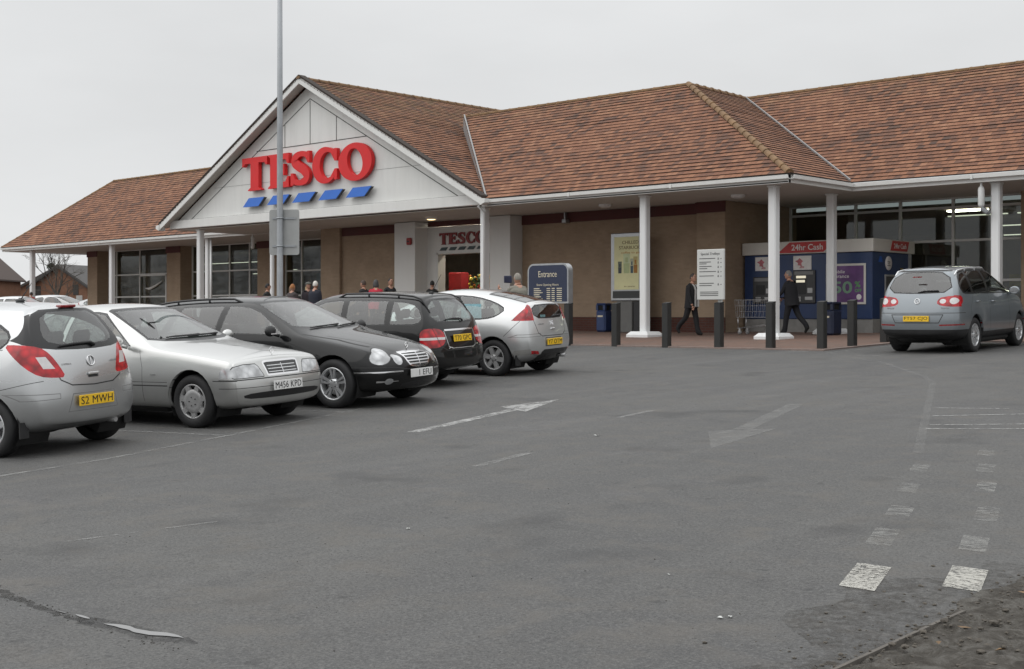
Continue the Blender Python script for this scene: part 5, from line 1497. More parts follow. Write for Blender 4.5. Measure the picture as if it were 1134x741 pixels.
def stroke_prism(m, sp, xa, xb, z0, z1, y0, y1):
    L, R = sp; W = xb-xa; H = z1-z0; P = lambda p, y: (xa+p[0]*W, y, z0+p[1]*H)
    f0 = [m.vert(P(p, y0)) for p in L]; g0 = [m.vert(P(p, y0)) for p in R]; f1 = [m.vert(P(p, y1)) for p in L]; g1 = [m.vert(P(p, y1)) for p in R]
    for i in range(len(L)-1):
        m.face([f0[i], f0[i+1], g0[i+1], g0[i]]); m.face([f1[i], g1[i], g1[i+1], f1[i+1]])
        m.face([f0[i], f1[i], f1[i+1], f0[i+1]]); m.face([g0[i], g0[i+1], g1[i+1], g1[i]])
    m.face([f0[0], g0[0], g1[0], f1[0]]); m.face([f0[-1], f1[-1], g1[-1], g0[-1]])

def letter_outlines(ch):
    """list of (list of splines) groups; groups may overlap"""
    if ch == 'T': return [[[(0, 1), (1, 1), (1, .74), (.95, .74), (.88, .83), (.66, .83), (.66, .09), (.76, .03), (.76, 0), (.24, 0), (.24, .03), (.34, .09), (.34, .83), (.12, .83), (.05, .74), (0, .74)]]]
    if ch == 'E': return [[[(0, 1), (1, 1), (1, .70), (.93, .70), (.84, .83), (.46, .83), (.46, .60), (.64, .60), (.72, .69), (.79, .69), (.79, .36), (.72, .36), (.64, .45), (.46, .45), (.46, .17), (.84, .17), (.94, .32), (1, .32), (1, 0), (0, 0), (0, .03), (.10, .09), (.10, .91), (0, .97)]]]
    if ch == 'S':
        sp = spine_outline([(.84, .80), (.68, .90), (.47, .915), (.27, .83), (.235, .69), (.40, .57), (.62, .46), (.765, .31), (.72, .155), (.50, .085), (.28, .11), (.12, .22)], [.06, .075, .08, .115, .14, .14, .14, .14, .115, .08, .075, .06])
        return [sp, [[(.80, .98), (.90, .98), (.90, .64), (.82, .64), (.70, .84)]], [[(.05, .02), (.16, .02), (.28, .16), (.14, .38), (.05, .38)]]]
    if ch == 'C':
        out = []; a0, a1 = radians(42), radians(318); n = 40
        for k in range(n+1): a = a0+(a1-a0)*k/n; out.append((.50+.50*cos(a), .5+.52*sin(a)))
        for k in range(n+1): a = a1+(a0-a1)*k/n; out.append((.60+.30*cos(a), .5+.37*sin(a)))
        return [[out], [[(.86, .95), (.97, .95), (.97, .60), (.88, .60), (.74, .82)]], [[(.74, .19), (.88, .38), (.97, .38), (.97, .08), (.90, .06)]]]
    if ch == 'O':
        n = 44; o = [(.5+.5*cos(2*pi*k/n), .5+.53*sin(2*pi*k/n)) for k in range(n)]
        i = [(.5+.225*cos(2*pi*k/n)-.05*sin(2*pi*k/n), .5+.375*sin(2*pi*k/n)) for k in range(n)]
        return [[o, i]]
    return []

def sign_letters(m, x_ranges, z0, z1, y, depth):
    for ch, (xa, xb) in zip('TESCO', x_ranges):
        for gi_, g in enumerate(letter_outlines(ch)):
            if isinstance(g, tuple): stroke_prism(m, g, xa, xb, z0, z1, y-depth/2, y+depth/2); continue
            me = curve_mesh([[((p[0])*(xb-xa), p[1]*(z1-z0)) for p in sp] for sp in g], depth/2-.004*gi_)
            M = Matrix.Translation((xa, y, z0)) @ Matrix.Rotation(pi/2, 4, 'X')
            m.mesh(me, M)

def make_store():
    zf = G(33)+.03; SOF = 4.985; FB, FT = 4.97, 5.17; RZ = 8.82
    M = {}
    M['wall'] = mat_brick('tan_brick', (.36, .272, .195), (.315, .235, .165), (.335, .255, .185)); M['white'] = mat_white('white_cladding', (.72, .72, .70), .22); M['post'] = mat_white('white_steel', (.76, .77, .77), .2, .4)
    M['soffit'] = mat_white('soffit_board', (.55, .53, .49), .3, .7); M['portal'] = mat_white('pale_grey_cladding', (.64, .64, .62), .12)
    M['tiles'] = mat_tiles(); M['lip'] = simple('tile_lip', (.035, .026, .021), .9, 0, .3, 4); M['ridge'] = simple('lichen_ridge_tile', (.19, .115, .058), .9, 0, .35, 3, .3, 50)  # lip colour is darkened to deepen the shade line under each course
    M['lead'] = simple('lead_flashing', (.27, .27, .27), .6, .2, .2, 4)
    M['band'] = simple('dark_red_band', (.085, .022, .020), .7, 0, .2, 3); M['plinth'] = mat_brick('dark_red_brick', (.11, .045, .034), (.085, .036, .03), (.09, .075, .065))
    M['frame'] = mat_white('window_frame_paint', (.60, .60, .58), .15); M['glass'] = glass('shop_glass', (.52, .56, .55), .42, 1.6, .03)
    M['dark'] = simple('shop_interior', (.26, .22, .185), .9, 0, .3, 2); M['floor'] = simple('shop_floor', (.16, .15, .14), .4)
    root = thing('supermarket_building', 'long single-storey brown supermarket with tiled roof, white gable and colonnade', 'building')
    # ---- walls
    def wall(x0, x1, y0, y1, z0=zf-.1, z1=SOF+.3, mat='wall', name='wall'):
        m = MB(); m.box(x0, x1, y0, y1, z0, z1, .012); return m.build(name, M[mat], root)
    wall(-39.9, -35.2, 32.2, 32.6); wall(-29.46, -22.19, 32.2, 32.6); wall(-40.0, -38.85, 32.06, 32.62, name='pier')
    wall(-22.19, -21.18, 31.9, 35.9, name='pier'); wall(-63.7, -62.7, 35.3, 36.3, name='pier'); wall(-56.05, -54.85, 35.3, 36.3, name='pier'); wall(-49.0, -47.4, 35.6, 36.3, name='pier')
    wall(-40.2, -39.6, 32.64, 36.4); wall(-13.75, -12.7, 34.9, 35.9, name='pier'); wall(3.5, 6, 34.9, 36, name='pier')
    m = MB(); m.box(-63.7, -63.4, 36.32, 62, zf-.1, 5.4); m.box(5.7, 6, 36.1, 62, zf-.1, 5.4); m.box(-63.7, 6, 62.01, 62.3, zf-.1, 5.4); m.build('rear_wall', M['wall'], root)
    # bands and plinth
    def part(name, mt, *b):
        m = MB(); m.box(*b); return m.build(name, mt, root)
    for x0, x1, y in [(-38.83, -35.22, 32.2), (-29.44, -22.21, 32.2), (-22.21, -21.16, 31.9)]: part('wall_band', M['band'], x0, x1, y-.04, y-.003, 4.66, 4.97)
    for b in [(-34.0, -30.5, 32.14, 32.19, 4.80, 4.97), (-56.07, -54.83, 35.26, 35.297, 4.66, 4.97), (-49.02, -47.38, 35.56, 35.597, 4.66, 4.97), (-63.72, -62.68, 35.26, 35.297, 4.68, 4.97)]: part('wall_band', M['band'], *b)
    for x0, x1, y in [(-40.02, -38.83, 32.06), (-38.83, -35.22, 32.2), (-29.44, -22.21, 32.2), (-22.21, -21.16, 31.9)]: part('brick_plinth', M['plinth'], x0, x1, y-.05, y-.003, zf-.05, zf+.42, .01)
    # ---- entrance portal
    m = MB(); m.box(-35.2, -34.1, 31.6, 32.7, zf-.05, 4.97, .015); m.box(-30.41, -29.46, 31.6, 32.7, zf-.05, 4.97, .015); m.box(-34.1, -30.41, 32.2, 32.5, 3.86, 4.78); m.box(-34.1, -33.6, 32.2, 32.5, zf-.05, 3.86); m.build('entrance_portal', M['portal'], root)
    m = MB(); m.box(-33.6, -33.52, 32.18, 32.55, zf, 3.86); m.box(-30.5, -30.42, 32.18, 32.55, zf, 3.86); m.box(-33.6, -30.42, 32.18, 32.55, 3.80, 3.857); m.build('door_frame', M['frame'], root)
    # interior shells (room behind each stretch of glass)
    m = MB(); m.quad((-63.3, 36.4, zf), (5.6, 36.4, zf), (5.6, 61.9, zf), (-63.3, 61.9, zf)); m.quad((-39.5, 32.65, zf), (-22.2, 32.65, zf), (-22.2, 36.4, zf), (-39.5, 36.4, zf)); m.build('shop_floor', M['floor'], root, False)
    m = MB(); m.quad((-63.3, 36.4, 4.9), (5.6, 36.4, 4.9), (5.6, 61.9, 4.9), (-63.3, 61.9, 4.9)); m.quad((-39.5, 32.65, 4.9), (-22.2, 32.65, 4.9), (-22.2, 36.4, 4.9), (-39.5, 36.4, 4.9))
    m.quad((-63.3, 50, zf), (5.6, 50, zf), (5.6, 50, 4.9), (-63.3, 50, 4.9)); m.build('shop_lining', M['dark'], root, False)
    # ---- windows: each bay a part with its frame and panes
    def window(x0, x1, y, z0, z1, vs, hs, w=.07, name='window', mat='frame'):
        f = MB()
        f.box(x0, x1, y-.05, y+.05, z1-w, z1, .006); f.box(x0, x1, y-.05, y+.05, z0, z0+w, .006)
        for x in [x0+w/2]+list(vs)+[x1-w/2]: f.box(x-w/2, x+w/2, y-.052, y+.052, z0+w, z1-w, .006)
        xs = [x0+w/2]+list(vs)+[x1-w/2]
        for z in hs:
            for a, b in zip(xs[:-1], xs[1:]): f.box(a+w/2, b-w/2, y-.045, y+.045, z-w/2, z+w/2, .006)
        o = f.build(name, M[mat], root)
        g = MB(); g.box(x0+.02, x1-.02, y+.0, y+.012, z0+.02, z1-.02); g.build('pane', M['glass'], o)
        return o
    W1 = window(-62.7, -56.05, 36.0, zf, 5.01, (-61.9, -59.6, -57.0), (2.55, 3.70))
    m = MB(); m.tube([(-59.0, 35.93, 2.98), (-58.6, 35.93, 2.95), (-58.1, 35.93, 3.08), (-57.5, 35.93, 3.32)], [.02, .07, .05, .012], 6); m.build('window_streak', M['white'], W1)  # slanted white streak just in front of the pane
    m = MB(); z0 = zf; m.box(-59.56, -57.04, 35.90, 35.94, 3.60, 3.66); m.box(-57.12, -57.04, 35.90, 35.94, z0, 3.66); m.box(-59.56, -59.50, 35.90, 35.94, z0, 3.66); m.build('door_frame', M['frame'], W1)
    window(-54.85, -49.0, 36.0, zf, 5.01, (-54.0, -51.7, -50.1), (2.55, 3.72))
    window(-47.4, -40.2, 36.0, zf, 5.01, (-46.2, -44.2, -42.2), (2.5, 3.60))
    window(-21.18, -13.75, 35.5, zf, 5.01, (-18.93, -17.50, -15.9, -14.75), (2.62, 3.76, 4.70))
    window(-12.7, 3.5, 35.5, zf, 5.01, (-10.5, -8.3, -6, -3.5, -1, 1.2), (2.62, 3.76, 4.70))
    # ---- soffits
    m = MB()
    for x0, x1, y0, y1 in [(-66.9, -45.0, 32.25, 36.2), (-45.0, -39.9, 28.8, 36.4), (-39.9, -27.6, 28.8, 32.6), (-27.6, -17.05, 28.5, 32.6), (-17.04, 6, 31.72, 32.6), (-21.15, 6, 32.602, 35.7), (-66.9, -63.5, 36.2, 60)]:
        m.box(x0, x1, y0, y1, SOF, SOF+.03)
    m.build('canopy_soffit', M['soffit'], root)
    # ---- eaves: fascia board and gutter
    def eave(a, b, out):
        a, b, out = Vector(a), Vector(b), Vector(out)
        m = MB(); t = (b-a).normalized()
        q = [a, a+out*-.035, a+out*-.035+Vector((0, 0, FT-FB)), a+Vector((0, 0, FT-FB))]
        m.prism(q, b-a)
        # square-fronted gutter bracketed to it
        g = [a+out*.003+Vector((0, 0, .085)), a+out*.11+Vector((0, 0, .10)), a+out*.12+Vector((0, 0, .195)), a+out*.10+Vector((0, 0, .195)), a+out*.09+Vector((0, 0, .12)), a+out*.003+Vector((0, 0, .105))]
        m.prism(g, b-a)
        n = int((b-a).length/3.7)
        for k in range(1, n+1):
            p = a.lerp(b, k/(n+1)); m.prism([p+out*.121-t*.03+Vector((0, 0, .08)), p+out*.121+t*.03+Vector((0, 0, .08)), p+out*.121+t*.03+Vector((0, 0, .197)), p+out*.121-t*.03+Vector((0, 0, .197))], out*.012)
        return m.build('gutter', M['white'], root)
    eave((-67, 32.2, FB), (-39.9, 32.2, FB), (0, -1, 0)); eave((-67, 58, FB), (-67, 32.2, FB), (-1, 0, 0))
    eave((-27.75, 28.5, FB), (-17.0, 28.5, FB), (0, -1, 0)); eave((-17.0, 28.5, FB), (-17.0, 31.70, FB), (1, 0, 0)); eave((-17.03, 31.68, FB), (6.5, 31.68, FB), (0, -1, 0))
    # ---- roofs
    def roof(fn):
        m = MB(); fn(m); return m.build('roof', [M['tiles'], M['lip']], root, False)
    E = FT+.02
    roof(lambda m: tile_slope(m, (-67.05, 32.12, E), (-36.4, 32.12, E), (-63.4, 36.7, RZ), (-36.4, 36.7, RZ)))
    roof(lambda m: tile_slope(m, (-67.05, 58, E), (-67.05, 32.12, E), (-63.4, 54, RZ), (-63.4, 36.7, RZ), u0=9))
    mid = roof(lambda m: tile_slope(m, (-27.55, 28.42, E), (-16.93, 28.42, E), (-33.4, 33.36, RZ), (-23.5, 33.36, RZ), u0=31))
    roof(lambda m: tile_slope(m, (-16.93, 28.42, E), (-16.97, 31.62, E), (-23.5, 33.36, RZ), (-23.68, 36.9, RZ), u0=57))
    roof(lambda m: tile_slope(m, (-16.97, 31.60, E), (6.5, 31.60, E), (-23.68, 36.9, RZ), (6.5, 36.9, RZ), u0=77))
    GZ = 9.94; gx = -36.45
    roof(lambda m: tile_slope(m, (-27.5, 28.22, E), (-27.5, 45, E), (gx, 28.22, GZ), (gx, 45, GZ), u0=3))
    roof(lambda m: tile_slope(m, (-45.4, 45, E), (-45.4, 28.22, E), (gx, 45, GZ), (gx, 28.22, GZ), u0=5))
    m = MB(); m.box(-63.3, 6.4, 36.95, 61.8, 8.55, 8.62); m.box(-33, -23.7, 33.5, 36.95, 8.55, 8.62); m.build('flat_roof', M['lead'], root)
    for nm, a in [('ridge_capping', ((-63.4, 36.7, RZ+.02), (-40.5, 36.7, RZ+.02), .09, .45, .012)), ('ridge_capping', ((-33.4, 33.38, RZ+.02), (-23.5, 33.38, RZ+.02), .09, .45, .012)), ('ridge_capping', ((-23.68, 36.92, RZ+.02), (6.5, 36.92, RZ+.02), .09, .45, .012)),
                  ('ridge_capping', ((gx, 28.2, GZ+.02), (gx, 45, GZ+.02), .09, .45, .012)), ('ridge_capping', ((-23.5, 33.36, RZ+.02), (-23.68, 36.9, RZ+.02), .09)),
                  ('hip_capping', ((-16.98, 28.46, E+.05), (-23.5, 33.36, RZ+.05), .095, .42, .016)), ('hip_capping', ((-67.0, 32.16, E+.03), (-63.4, 36.7, RZ+.03), .08, .45, .012))]:
        m = MB(); ridge_tiles(m, *a); m.build(nm, M['ridge'], root)
    # valley strips
    def strip3(a, b, side, w, lift, drop=0):
        a, b, side = Vector(a), Vector(b), Vector(side).normalized(); m = MB()
        up = Vector((0, 0, lift)); m.prism([a+up, a+up+side*w, a+up+side*w+Vector((0, 0, .05)), a+up+Vector((0, 0, .05))], b-a)
        if drop: m.prism([a+up+Vector((0, 0, .0)), a+up-side*.03, a+up-side*.03-Vector((0, 0, drop*.2)), a+up-Vector((0, 0, drop*.2))], (b-a))
        return m
    m = strip3((-27.55, 28.44, E+.02), (-33.4, 33.36, RZ+.02), (.64, .76, 0), .05, .035)
    # upstand between the middle roof edge and the lower gable slope
    m.quad((-27.56, 28.44, E-.15), (-33.42, 33.36, 8.20), (-33.42, 33.36, RZ+.05), (-27.56, 28.44, E+.05))
    m.build('valley_flashing', M['lead'], root, False)
    m = strip3((-16.99, 31.58, E+.03), (-23.68, 36.9, RZ+.02), (-.62, -.78, 0), .04, .02); m.build('valley_flashing', M['lead'], root, False)
    # ---- gable
    m = MB(); m.prism([(-44.9, 28.75, 5.30), (-28.1, 28.75, 5.30), (gx, 28.75, 9.78)], (0, .12, 0)); m.build('gable_panel', M['white'], root)
    m = MB(); m.box(-45.15, -27.9, 28.58, 28.80, 5.04, 5.365, .012); m.build('gable_beam', M['white'], root)
    gj = MB(); J = M['lip']
    def joint(a, b, w=.028):
        a, b = Vector(a), Vector(b); t = (b-a).normalized(); n = Vector((-t.z, 0, t.x))*w/2
        gj.prism([a-n, b-n, b+n, a+n], (0, .010, 0))
    yj = 28.742
    joint((-44.3, yj, 5.378), (-28.7, yj, 5.378)); joint((gx, yj, 7.68), (gx, yj, 9.22)); joint((-35.0, yj, 7.68), (-35.0, yj, 8.5)); joint((-37.9, yj, 7.68), (-37.9, yj, 8.5)); joint((-39.6, yj, 7.68), (-33.4, yj, 7.68))
    sl = (9.36-5.37)/(gx+43.9)
    joint((-43.9, yj, 5.37), (gx, yj, 9.28)); joint((-29.0, yj, 5.37), (gx, yj, 9.28)); joint((-42.3, yj, 6.50), (-30.6, yj, 6.50), .006)
    gj.build('panel_joint', simple('joint_shadow_gap', (.09, .09, .085), .8), root)
    for s in (-1, 1):
        xe = gx+s*8.95; m = MB()
        a = Vector((xe, 28.24, 4.98)); b = Vector((gx, 28.24, 9.76)); d = b-a
        q = [a, a+Vector((0, 0, .23)), a+Vector((0, .05, .23)), a+Vector((0, .05, 0))]; m.prism(q, d)
        m.build('bargeboard', M['white'], root)
        m = MB(); a2 = a+Vector((0, .052, .13)); m.prism([a2, a2+Vector((0, .46, 0)), a2+Vector((0, .46, .03)), a2+Vector((0, 0, .03))], d); m.build('verge_soffit', M['soffit'], root)
        m = MB(); a3 = a+Vector((0, -.02, .235)); m.prism([a3, a3+Vector((0, .3, 0)), a3+Vector((0, .3, .07)), a3+Vector((0, 0, .07))], d); m.build('verge_tiles', M['lip'], root)
        m = MB(); m.prism([(xe-s*.05, 28.2, 4.98), (xe+s*.16, 28.2, 5.06), (xe+s*.16, 28.2, 5.18), (xe-s*.05, 28.2, 5.2)], (0, .3, 0)); m.build('gutter_end', M['white'], root)
    # ---- columns
    def column(x, y, top=SOF, w=.115, foot=True, stain=False):
        m = MB(); z = G(y)+.03; m.box(x-w, x+w, y-w, y+w, z+.05, top, .03)
        m.box(x-w-.02, x+w+.02, y-w-.02, y+w+.02, top-.05, top-.002, .01)
        o = m.build('column', M['post'], root)
        if foot:
            b = MB(); b.prism([(x-.37, y-.37, z-.02), (x+.37, y-.37, z-.02), (x+.37, y+.37, z-.02), (x-.37, y+.37, z-.02)], (0, 0, .08))
            lo = [(x-.37, y-.37), (x+.37, y-.37), (x+.37, y+.37), (x-.37, y+.37)]; hi = [(x-.28, y-.28), (x+.28, y-.28), (x+.28, y+.28), (x-.28, y+.28)]
            for k in range(4):
                j = (k+1) % 4; b.quad((*lo[k], z+.06), (*lo[j], z+.06), (*hi[j], z+.15), (*hi[k], z+.15))
            b.poly([(*p, z+.15) for p in hi]); b.build('column_base', M['post'], o)
        return o
    for x in (-43.64, -28.1, -21.9, -17.77): column(x, 29.0)
    column(-39.0, 29.0, w=.07)
    for x in (-64.45, -56.5, -48.45): column(x, 32.6)
    for x in (-17.85, -13.25, -4.5, 3.5): column(x, 32.1)
    # ---- downpipes
    def pipe(pts, r=.05):
        m = MB(); m.tube(pts, r, 10); m.build('downpipe', M['post'], root)
    pipe([(-48.1, 32.5, 4.9), (-48.1, 32.5, G(32)+.03)], .05); pipe([(-27.95, 28.55, 5.0), (-27.95, 28.82, 4.8), (-27.95, 28.82, G(29)+.05)], .035)
    # ---- lamps of the canopy and the shop, plus added interior fill panels
    warm = emitter('warm_lamp', (1, .72, .35), 3.0); tube = emitter('fluorescent_tube', (1, .95, .75), 2.6)
    for x, y, mt in [(-32.2, 30.6, warm), (-19.9, 30.6, M['post']), (-24.6, 30.6, M['post'])]:
        m = MB(); m.lathe([(.20, SOF-.001), (.20, SOF-.05), (.16, SOF-.08)], 18, 'z', (x, y, 0)); o = m.build('canopy_light', M['post'], root)
        m = MB(); m.lathe([(.155, SOF-.081), (.10, SOF-.10), (.0001, SOF-.105)], 16, 'z', (x, y, 0)); m.build('diffuser', mt, o)
    for x0, x1, y, z in [(-17.0, -15.2, 37.6, 4.60), (-14.9, -13.0, 37.6, 4.60), (-12.7, -9.0, 37.6, 4.60), (-16.6, -12.9, 40.5, 4.45), (-12.6, -6.5, 40.5, 4.45), (-17.5, -15.0, 43.0, 4.3), (-15, -8, 46, 4.3), (-18, -2, 48.5, 4.2), (-62, -56, 41, 4.4), (-54, -46, 44, 4.4), (-44, -40, 40, 4.3), (-52.6, -51.85, 38, 3.62), (-51.6, -50.4, 38, 3.60), (-49.4, -49.2, 38, 3.75), (-34.5, -28, 42, 4.3)]:
        m = MB(); m.box(x0, x1, y-.04, y+.04, z, z+.03); m.build('strip_light', tube, root)
    panel = emitter('interior_fill_light', (1, .90, .72), 40.0)  # added fill panels, there to brighten the dark shop interior
    for x0, x1, y0, y1 in [(-35.2, -34.0, 33.6, 33.9), (-33.2, -32.0, 33.6, 33.9), (-36.5, -35.3, 36.9, 37.2), (-34.2, -33.0, 36.9, 37.2), (-31.8, -30.6, 36.9, 37.2), (-17.5, -16.3, 38.6, 38.9), (-14.5, -13.3, 38.6, 38.9), (-11.0, -9.8, 39.0, 39.3), (-16, -14.8, 44, 44.3), (-60, -58.8, 39, 39.3), (-52, -50.8, 39, 39.3), (-44.5, -43.3, 39, 39.3)]:
        m = MB(); m.box(x0, x1, y0, y1, 4.84, 4.88); m.build('fill_panel', panel, root)
    # shelving glimpsed through the glass
    sh = simple('shelf_stock', (.16, .13, .10), .7, 0, .9, 3.5)
    for x in (-12, -8, -2, -58, -44):
        m = MB(); m.box(x, x+.9, 39.5, 47, zf, zf+1.7, .03); o = m.build('shop_shelf', sh, root)
    m = MB(); m.box(-15.4, -14.3, 38.2, 38.24, 2.5, 2.85); m.build('shelf_sign', simple('yellow_card', (.55, .48, .05), .6), root)
    m = MB(); m.box(-46.2, -45.6, 36.8, 36.83, 2.6, 3.5); m.build('window_banner', simple('teal_card', (.14, .26, .30), .6, 0, .4), root)
    # displays inside the entrance
    settle(root, (-30, 36, zf))
    return root

def store_signs():
    zf = G(33)+.03
    red = simple('sign_red', (.66, .014, .016), .42, 0, .08, 2, spec=.4); blue = simple('sign_blue', (.035, .16, .60), .42, 0, .08, 2); side = simple('sign_return', (.035, .04, .05), .5)
    r = thing('store_sign', 'big raised red store lettering over five blue slanted stripes on the white gable', 'sign')
    m = MB(); sign_letters(m, [(-40.23, -38.70), (-38.64, -37.42), (-37.38, -36.12), (-36.08, -34.70), (-34.66, -32.92)], 6.22, 7.44, 28.62, .15); m.build('lettering', red, r)
    x = -40.15
    for k in range(5):
        m = MB(); a = x+k*1.48; z0, z1 = 5.63, 5.95
        m.prism([(a, 28.52, z0), (a+.95, 28.52, z0), (a+1.32, 28.52, z1), (a+.37, 28.52, z1)], (0, .018, 0)); o = m.build('stripe', blue, r)
        m = MB(); m.prism([(a+.01, 28.54, z0+.01), (a+.94, 28.54, z0+.01), (a+1.31, 28.54, z1-.01), (a+.38, 28.54, z1-.01)], (0, .12, 0)); m.build('stripe_box', side, o)
    settle(r, (-36.5, 28.7, 5.6))
    dred = simple('dull_sign_red', (.20, .022, .022), .5); dk = simple('dark_green_stripe', (.03, .05, .055), .5)
    r = thing('store_sign', 'smaller dark red store lettering over dark slanted stripes above the entrance', 'sign')
    m = MB(); w = .44; x0 = -33.42
    sign_letters(m, [(x0+k*w*1.02, x0+k*w*1.02+w*(.98 if k != 4 else 1.1)) for k in range(5)], 4.14, 4.55, 32.165, .04); m.build('lettering', dred, r)
    for k in range(5):
        m = MB(); a = x0+k*.46; m.prism([(a, 32.16, 3.93), (a+.30, 32.16, 3.93), (a+.41, 32.16, 4.04), (a+.11, 32.16, 4.04)], (0, .03, 0)); m.build('stripe', dk, r)
    settle(r, (-32.3, 32.18, 3.9))
# ------------------------------------------------------------------ street furniture and everything standing under the canopy
def bars(m, x0, rows, y, h=.018):
    """rows of small print, too small to read, as (offset, width, z)"""
    for dx, w, z in rows: m.quad((x0+dx, y, z), (x0+dx+w, y, z), (x0+dx+w, y, z+h), (x0+dx, y, z+h))

def props():
    zf = G(33)+.03
    blk = simple('bollard_black', (.022, .022, .021), .6, 0, .25, 8, .3, 40); navy = simple('navy_board', (.018, .026, .06), .45, 0, .08); steel = simple('brushed_steel', (.42, .43, .44), .35, .8, .1)
    cream = simple('cream_lettering', (.62, .56, .42), .6); whitec = mat_white('white_board', (.58, .58, .56), .12); ink = MAT['ink']
    spots = [(-21.2, 24.9), (-19.72, 24.95), (-18.2, 24.95), (-16.75, 24.98), (-15.45, 25.08), (-14.3, 25.3), (-14.22, 26.5), (-14.35, 28.3)]
    names = ['under the navy entrance board', 'in front of the yellow poster', 'between the yellow poster and the white trolley board', 'carrying the white trolley board', 'in front of the shopping trolley and white column', 'in front of the purple poster beside a white column', 'just left of the grey off-roader, foot set back', 'half hidden behind the rear corner of the grey off-roader']
    proto = None
    for (x, y), nm in zip(spots, names):
        if proto is None:
            r = thing('bollard', 'x', 'bollard'); m = MB(); w = .085
            m.box(-w, w, -w, w, -.1, 1.02, .012); m.build('post', blk, r)
            c = MB(); lo = [(-w, -w), (w, -w), (w, w), (-w, w)]
            c.poly([(-w, -w, 1.022), (w, -w, 1.022), (w, w, 1.05), (-w, w, 1.05)]); c.poly([(-w, -w, 1.02), (w, -w, 1.02), (w, -w, 1.022), (-w, -w, 1.022)]); c.quad((w, -w, 1.02), (w, w, 1.02), (w, w, 1.05), (w, -w, 1.022)); c.quad((-w, -w, 1.02), (-w, w, 1.02), (-w, w, 1.05), (-w, -w, 1.022)); c.quad((-w, w, 1.02), (w, w, 1.02), (w, w, 1.05), (-w, w, 1.05))
            c.build('cap', blk, r); proto = r
        else: r = copy_tree(proto)
        r.location = (x, y, G(y)+.02); tag(r, 'square black bollard '+nm, 'bollard', 'black bollards along the pavement edge')
    # entrance board on two posts
    r = thing('entrance_board', 'navy rounded board headed Entrance with store opening hours, on posts', 'sign')
    x0, x1, y, z0, z1, rd = -22.55, -21.17, 24.95, 1.95, 2.97, .20
    out = [(x0, z0), (x1, z0)]+[(x1-rd+rd*cos(a), z1-rd+rd*sin(a)) for a in [pi/2*k/8 for k in range(9)]]+[(x0+rd+rd*cos(a), z1-rd+rd*sin(a)) for a in [pi/2+pi/2*k/8 for k in range(9)]]
    m = MB(); m.prism([(p[0], y-.09, p[1]) for p in out], (0, .18, 0)); m.build('frame', steel, r)
    inn = inset(out, .045); m = MB(); m.prism([(p[0], y-.096, p[1]) for p in inn], (0, .01, 0)); m.build('board', navy, r)
    m = MB(); put_text(m, 'Entrance', frame((-21.86, y-.098, 2.70), (1, 0, 0), (0, 0, 1)), .62, .155); put_text(m, 'Store Opening Hours', frame((-21.86, y-.098, 2.42), (1, 0, 0), (0, 0, 1)), .74, .075)
    rows = []
    for k in range(7):
        z = 2.32-k*.052; rows += [(.22, .20+.05*(k % 3), z), (.66, .12, z), (.83, .10, z), (1.0, .17, z)]
    bars(m, x0, rows, y-.0975, .022); m.build('lettering', cream, r)
    for x in (-22.3, -21.25):
        m = MB(); m.box(x-.05, x+.05, y-.04, y+.04, G(y)-.1, z0+.02); m.build('post', blk, r)
    settle(r, (-21.86, y, G(y)))
    # trolley board
    r = thing('trolley_board', 'white upright board headed Special Trolleys on top of a bollard', 'sign')
    x0, x1, y, z0, z1 = -17.34, -16.60, 24.98, 2.01, 3.17
    m = MB(); m.box(x0, x1, y-.03, y+.03, z0, z1, .01); m.box(-16.80, -16.70, y+.031, y+.07, z0-.1, z1-.1); m.build('board', whitec, r)
    m = MB(); put_text(m, 'Special Trolleys', frame(((x0+x1)/2, y-.033, z1-.11), (1, 0, 0), (0, 0, 1)), .52, .075)
    rows = []
    for z, w in [(2.95, .44), (2.87, .32), (2.83, .20), (2.77, .34), (2.72, .22), (2.65, .46), (2.55, .40), (2.38, .40), (2.33, .34)]: rows.append((.07, w, z))
    for z in (2.95, 2.86, 2.76, 2.65, 2.55, 2.36): rows += [(.57, .04, z-.02), (.575, .03, z+.005), (.65, .03, z-.01)]
    for z in (2.18, 2.14, 2.10): rows.append((.09, .50, z))
    bars(m, x0, rows, y-.0325, .018); m.build('lettering', simple('grey_print', (.10, .10, .10), .7), r)
    settle(r, (-16.97, y, 2.0))
    # poster unit
    r = thing('poster_unit', 'free-standing grey poster case with a yellow coffee poster, behind a white column', 'poster')
    y = 31.45; X0, X1 = -25.0, -23.80
    m = MB(); m.box(X0, X1, y-.1, y+.1, 2.07, 4.16, .03); m.build('case', steel, r)
    m = MB(); m.box(X0+.16, X1-.10, y-.108, y-.101, 2.42, 4.03); m.build('poster', simple('yellow_poster', (.66, .64, .36), .5, 0, .12, 2), r)
    m = MB(); m.box(X0+.10, X1-.05, y-.107, y-.101, 2.16, 2.38); m.build('caption_strip', simple('dark_caption', (.03, .033, .035), .5), r)
    t = MB(); put_text(t, 'CHILLED', frame((-24.22, y-.110, 3.86), (1, 0, 0), (0, 0, 1)), .62, .10); put_text(t, 'STARBUCKS', frame((-24.22, y-.110, 3.70), (1, 0, 0), (0, 0, 1)), .86, .10); put_text(t, 'in store', frame((-24.25, y-.110, 2.52), (1, 0, 0), (0, 0, 1)), .4, .045); t.build('lettering', simple('brown_print', (.16, .11, .05), .6), r)
    t = MB(); put_text(t, 'coffee to go', frame((-24.22, y-.110, 3.54), (1, 0, 0), (0, 0, 1)), .7, .08); t.build('lettering', simple('amber_print', (.45, .20, .04), .6), r)
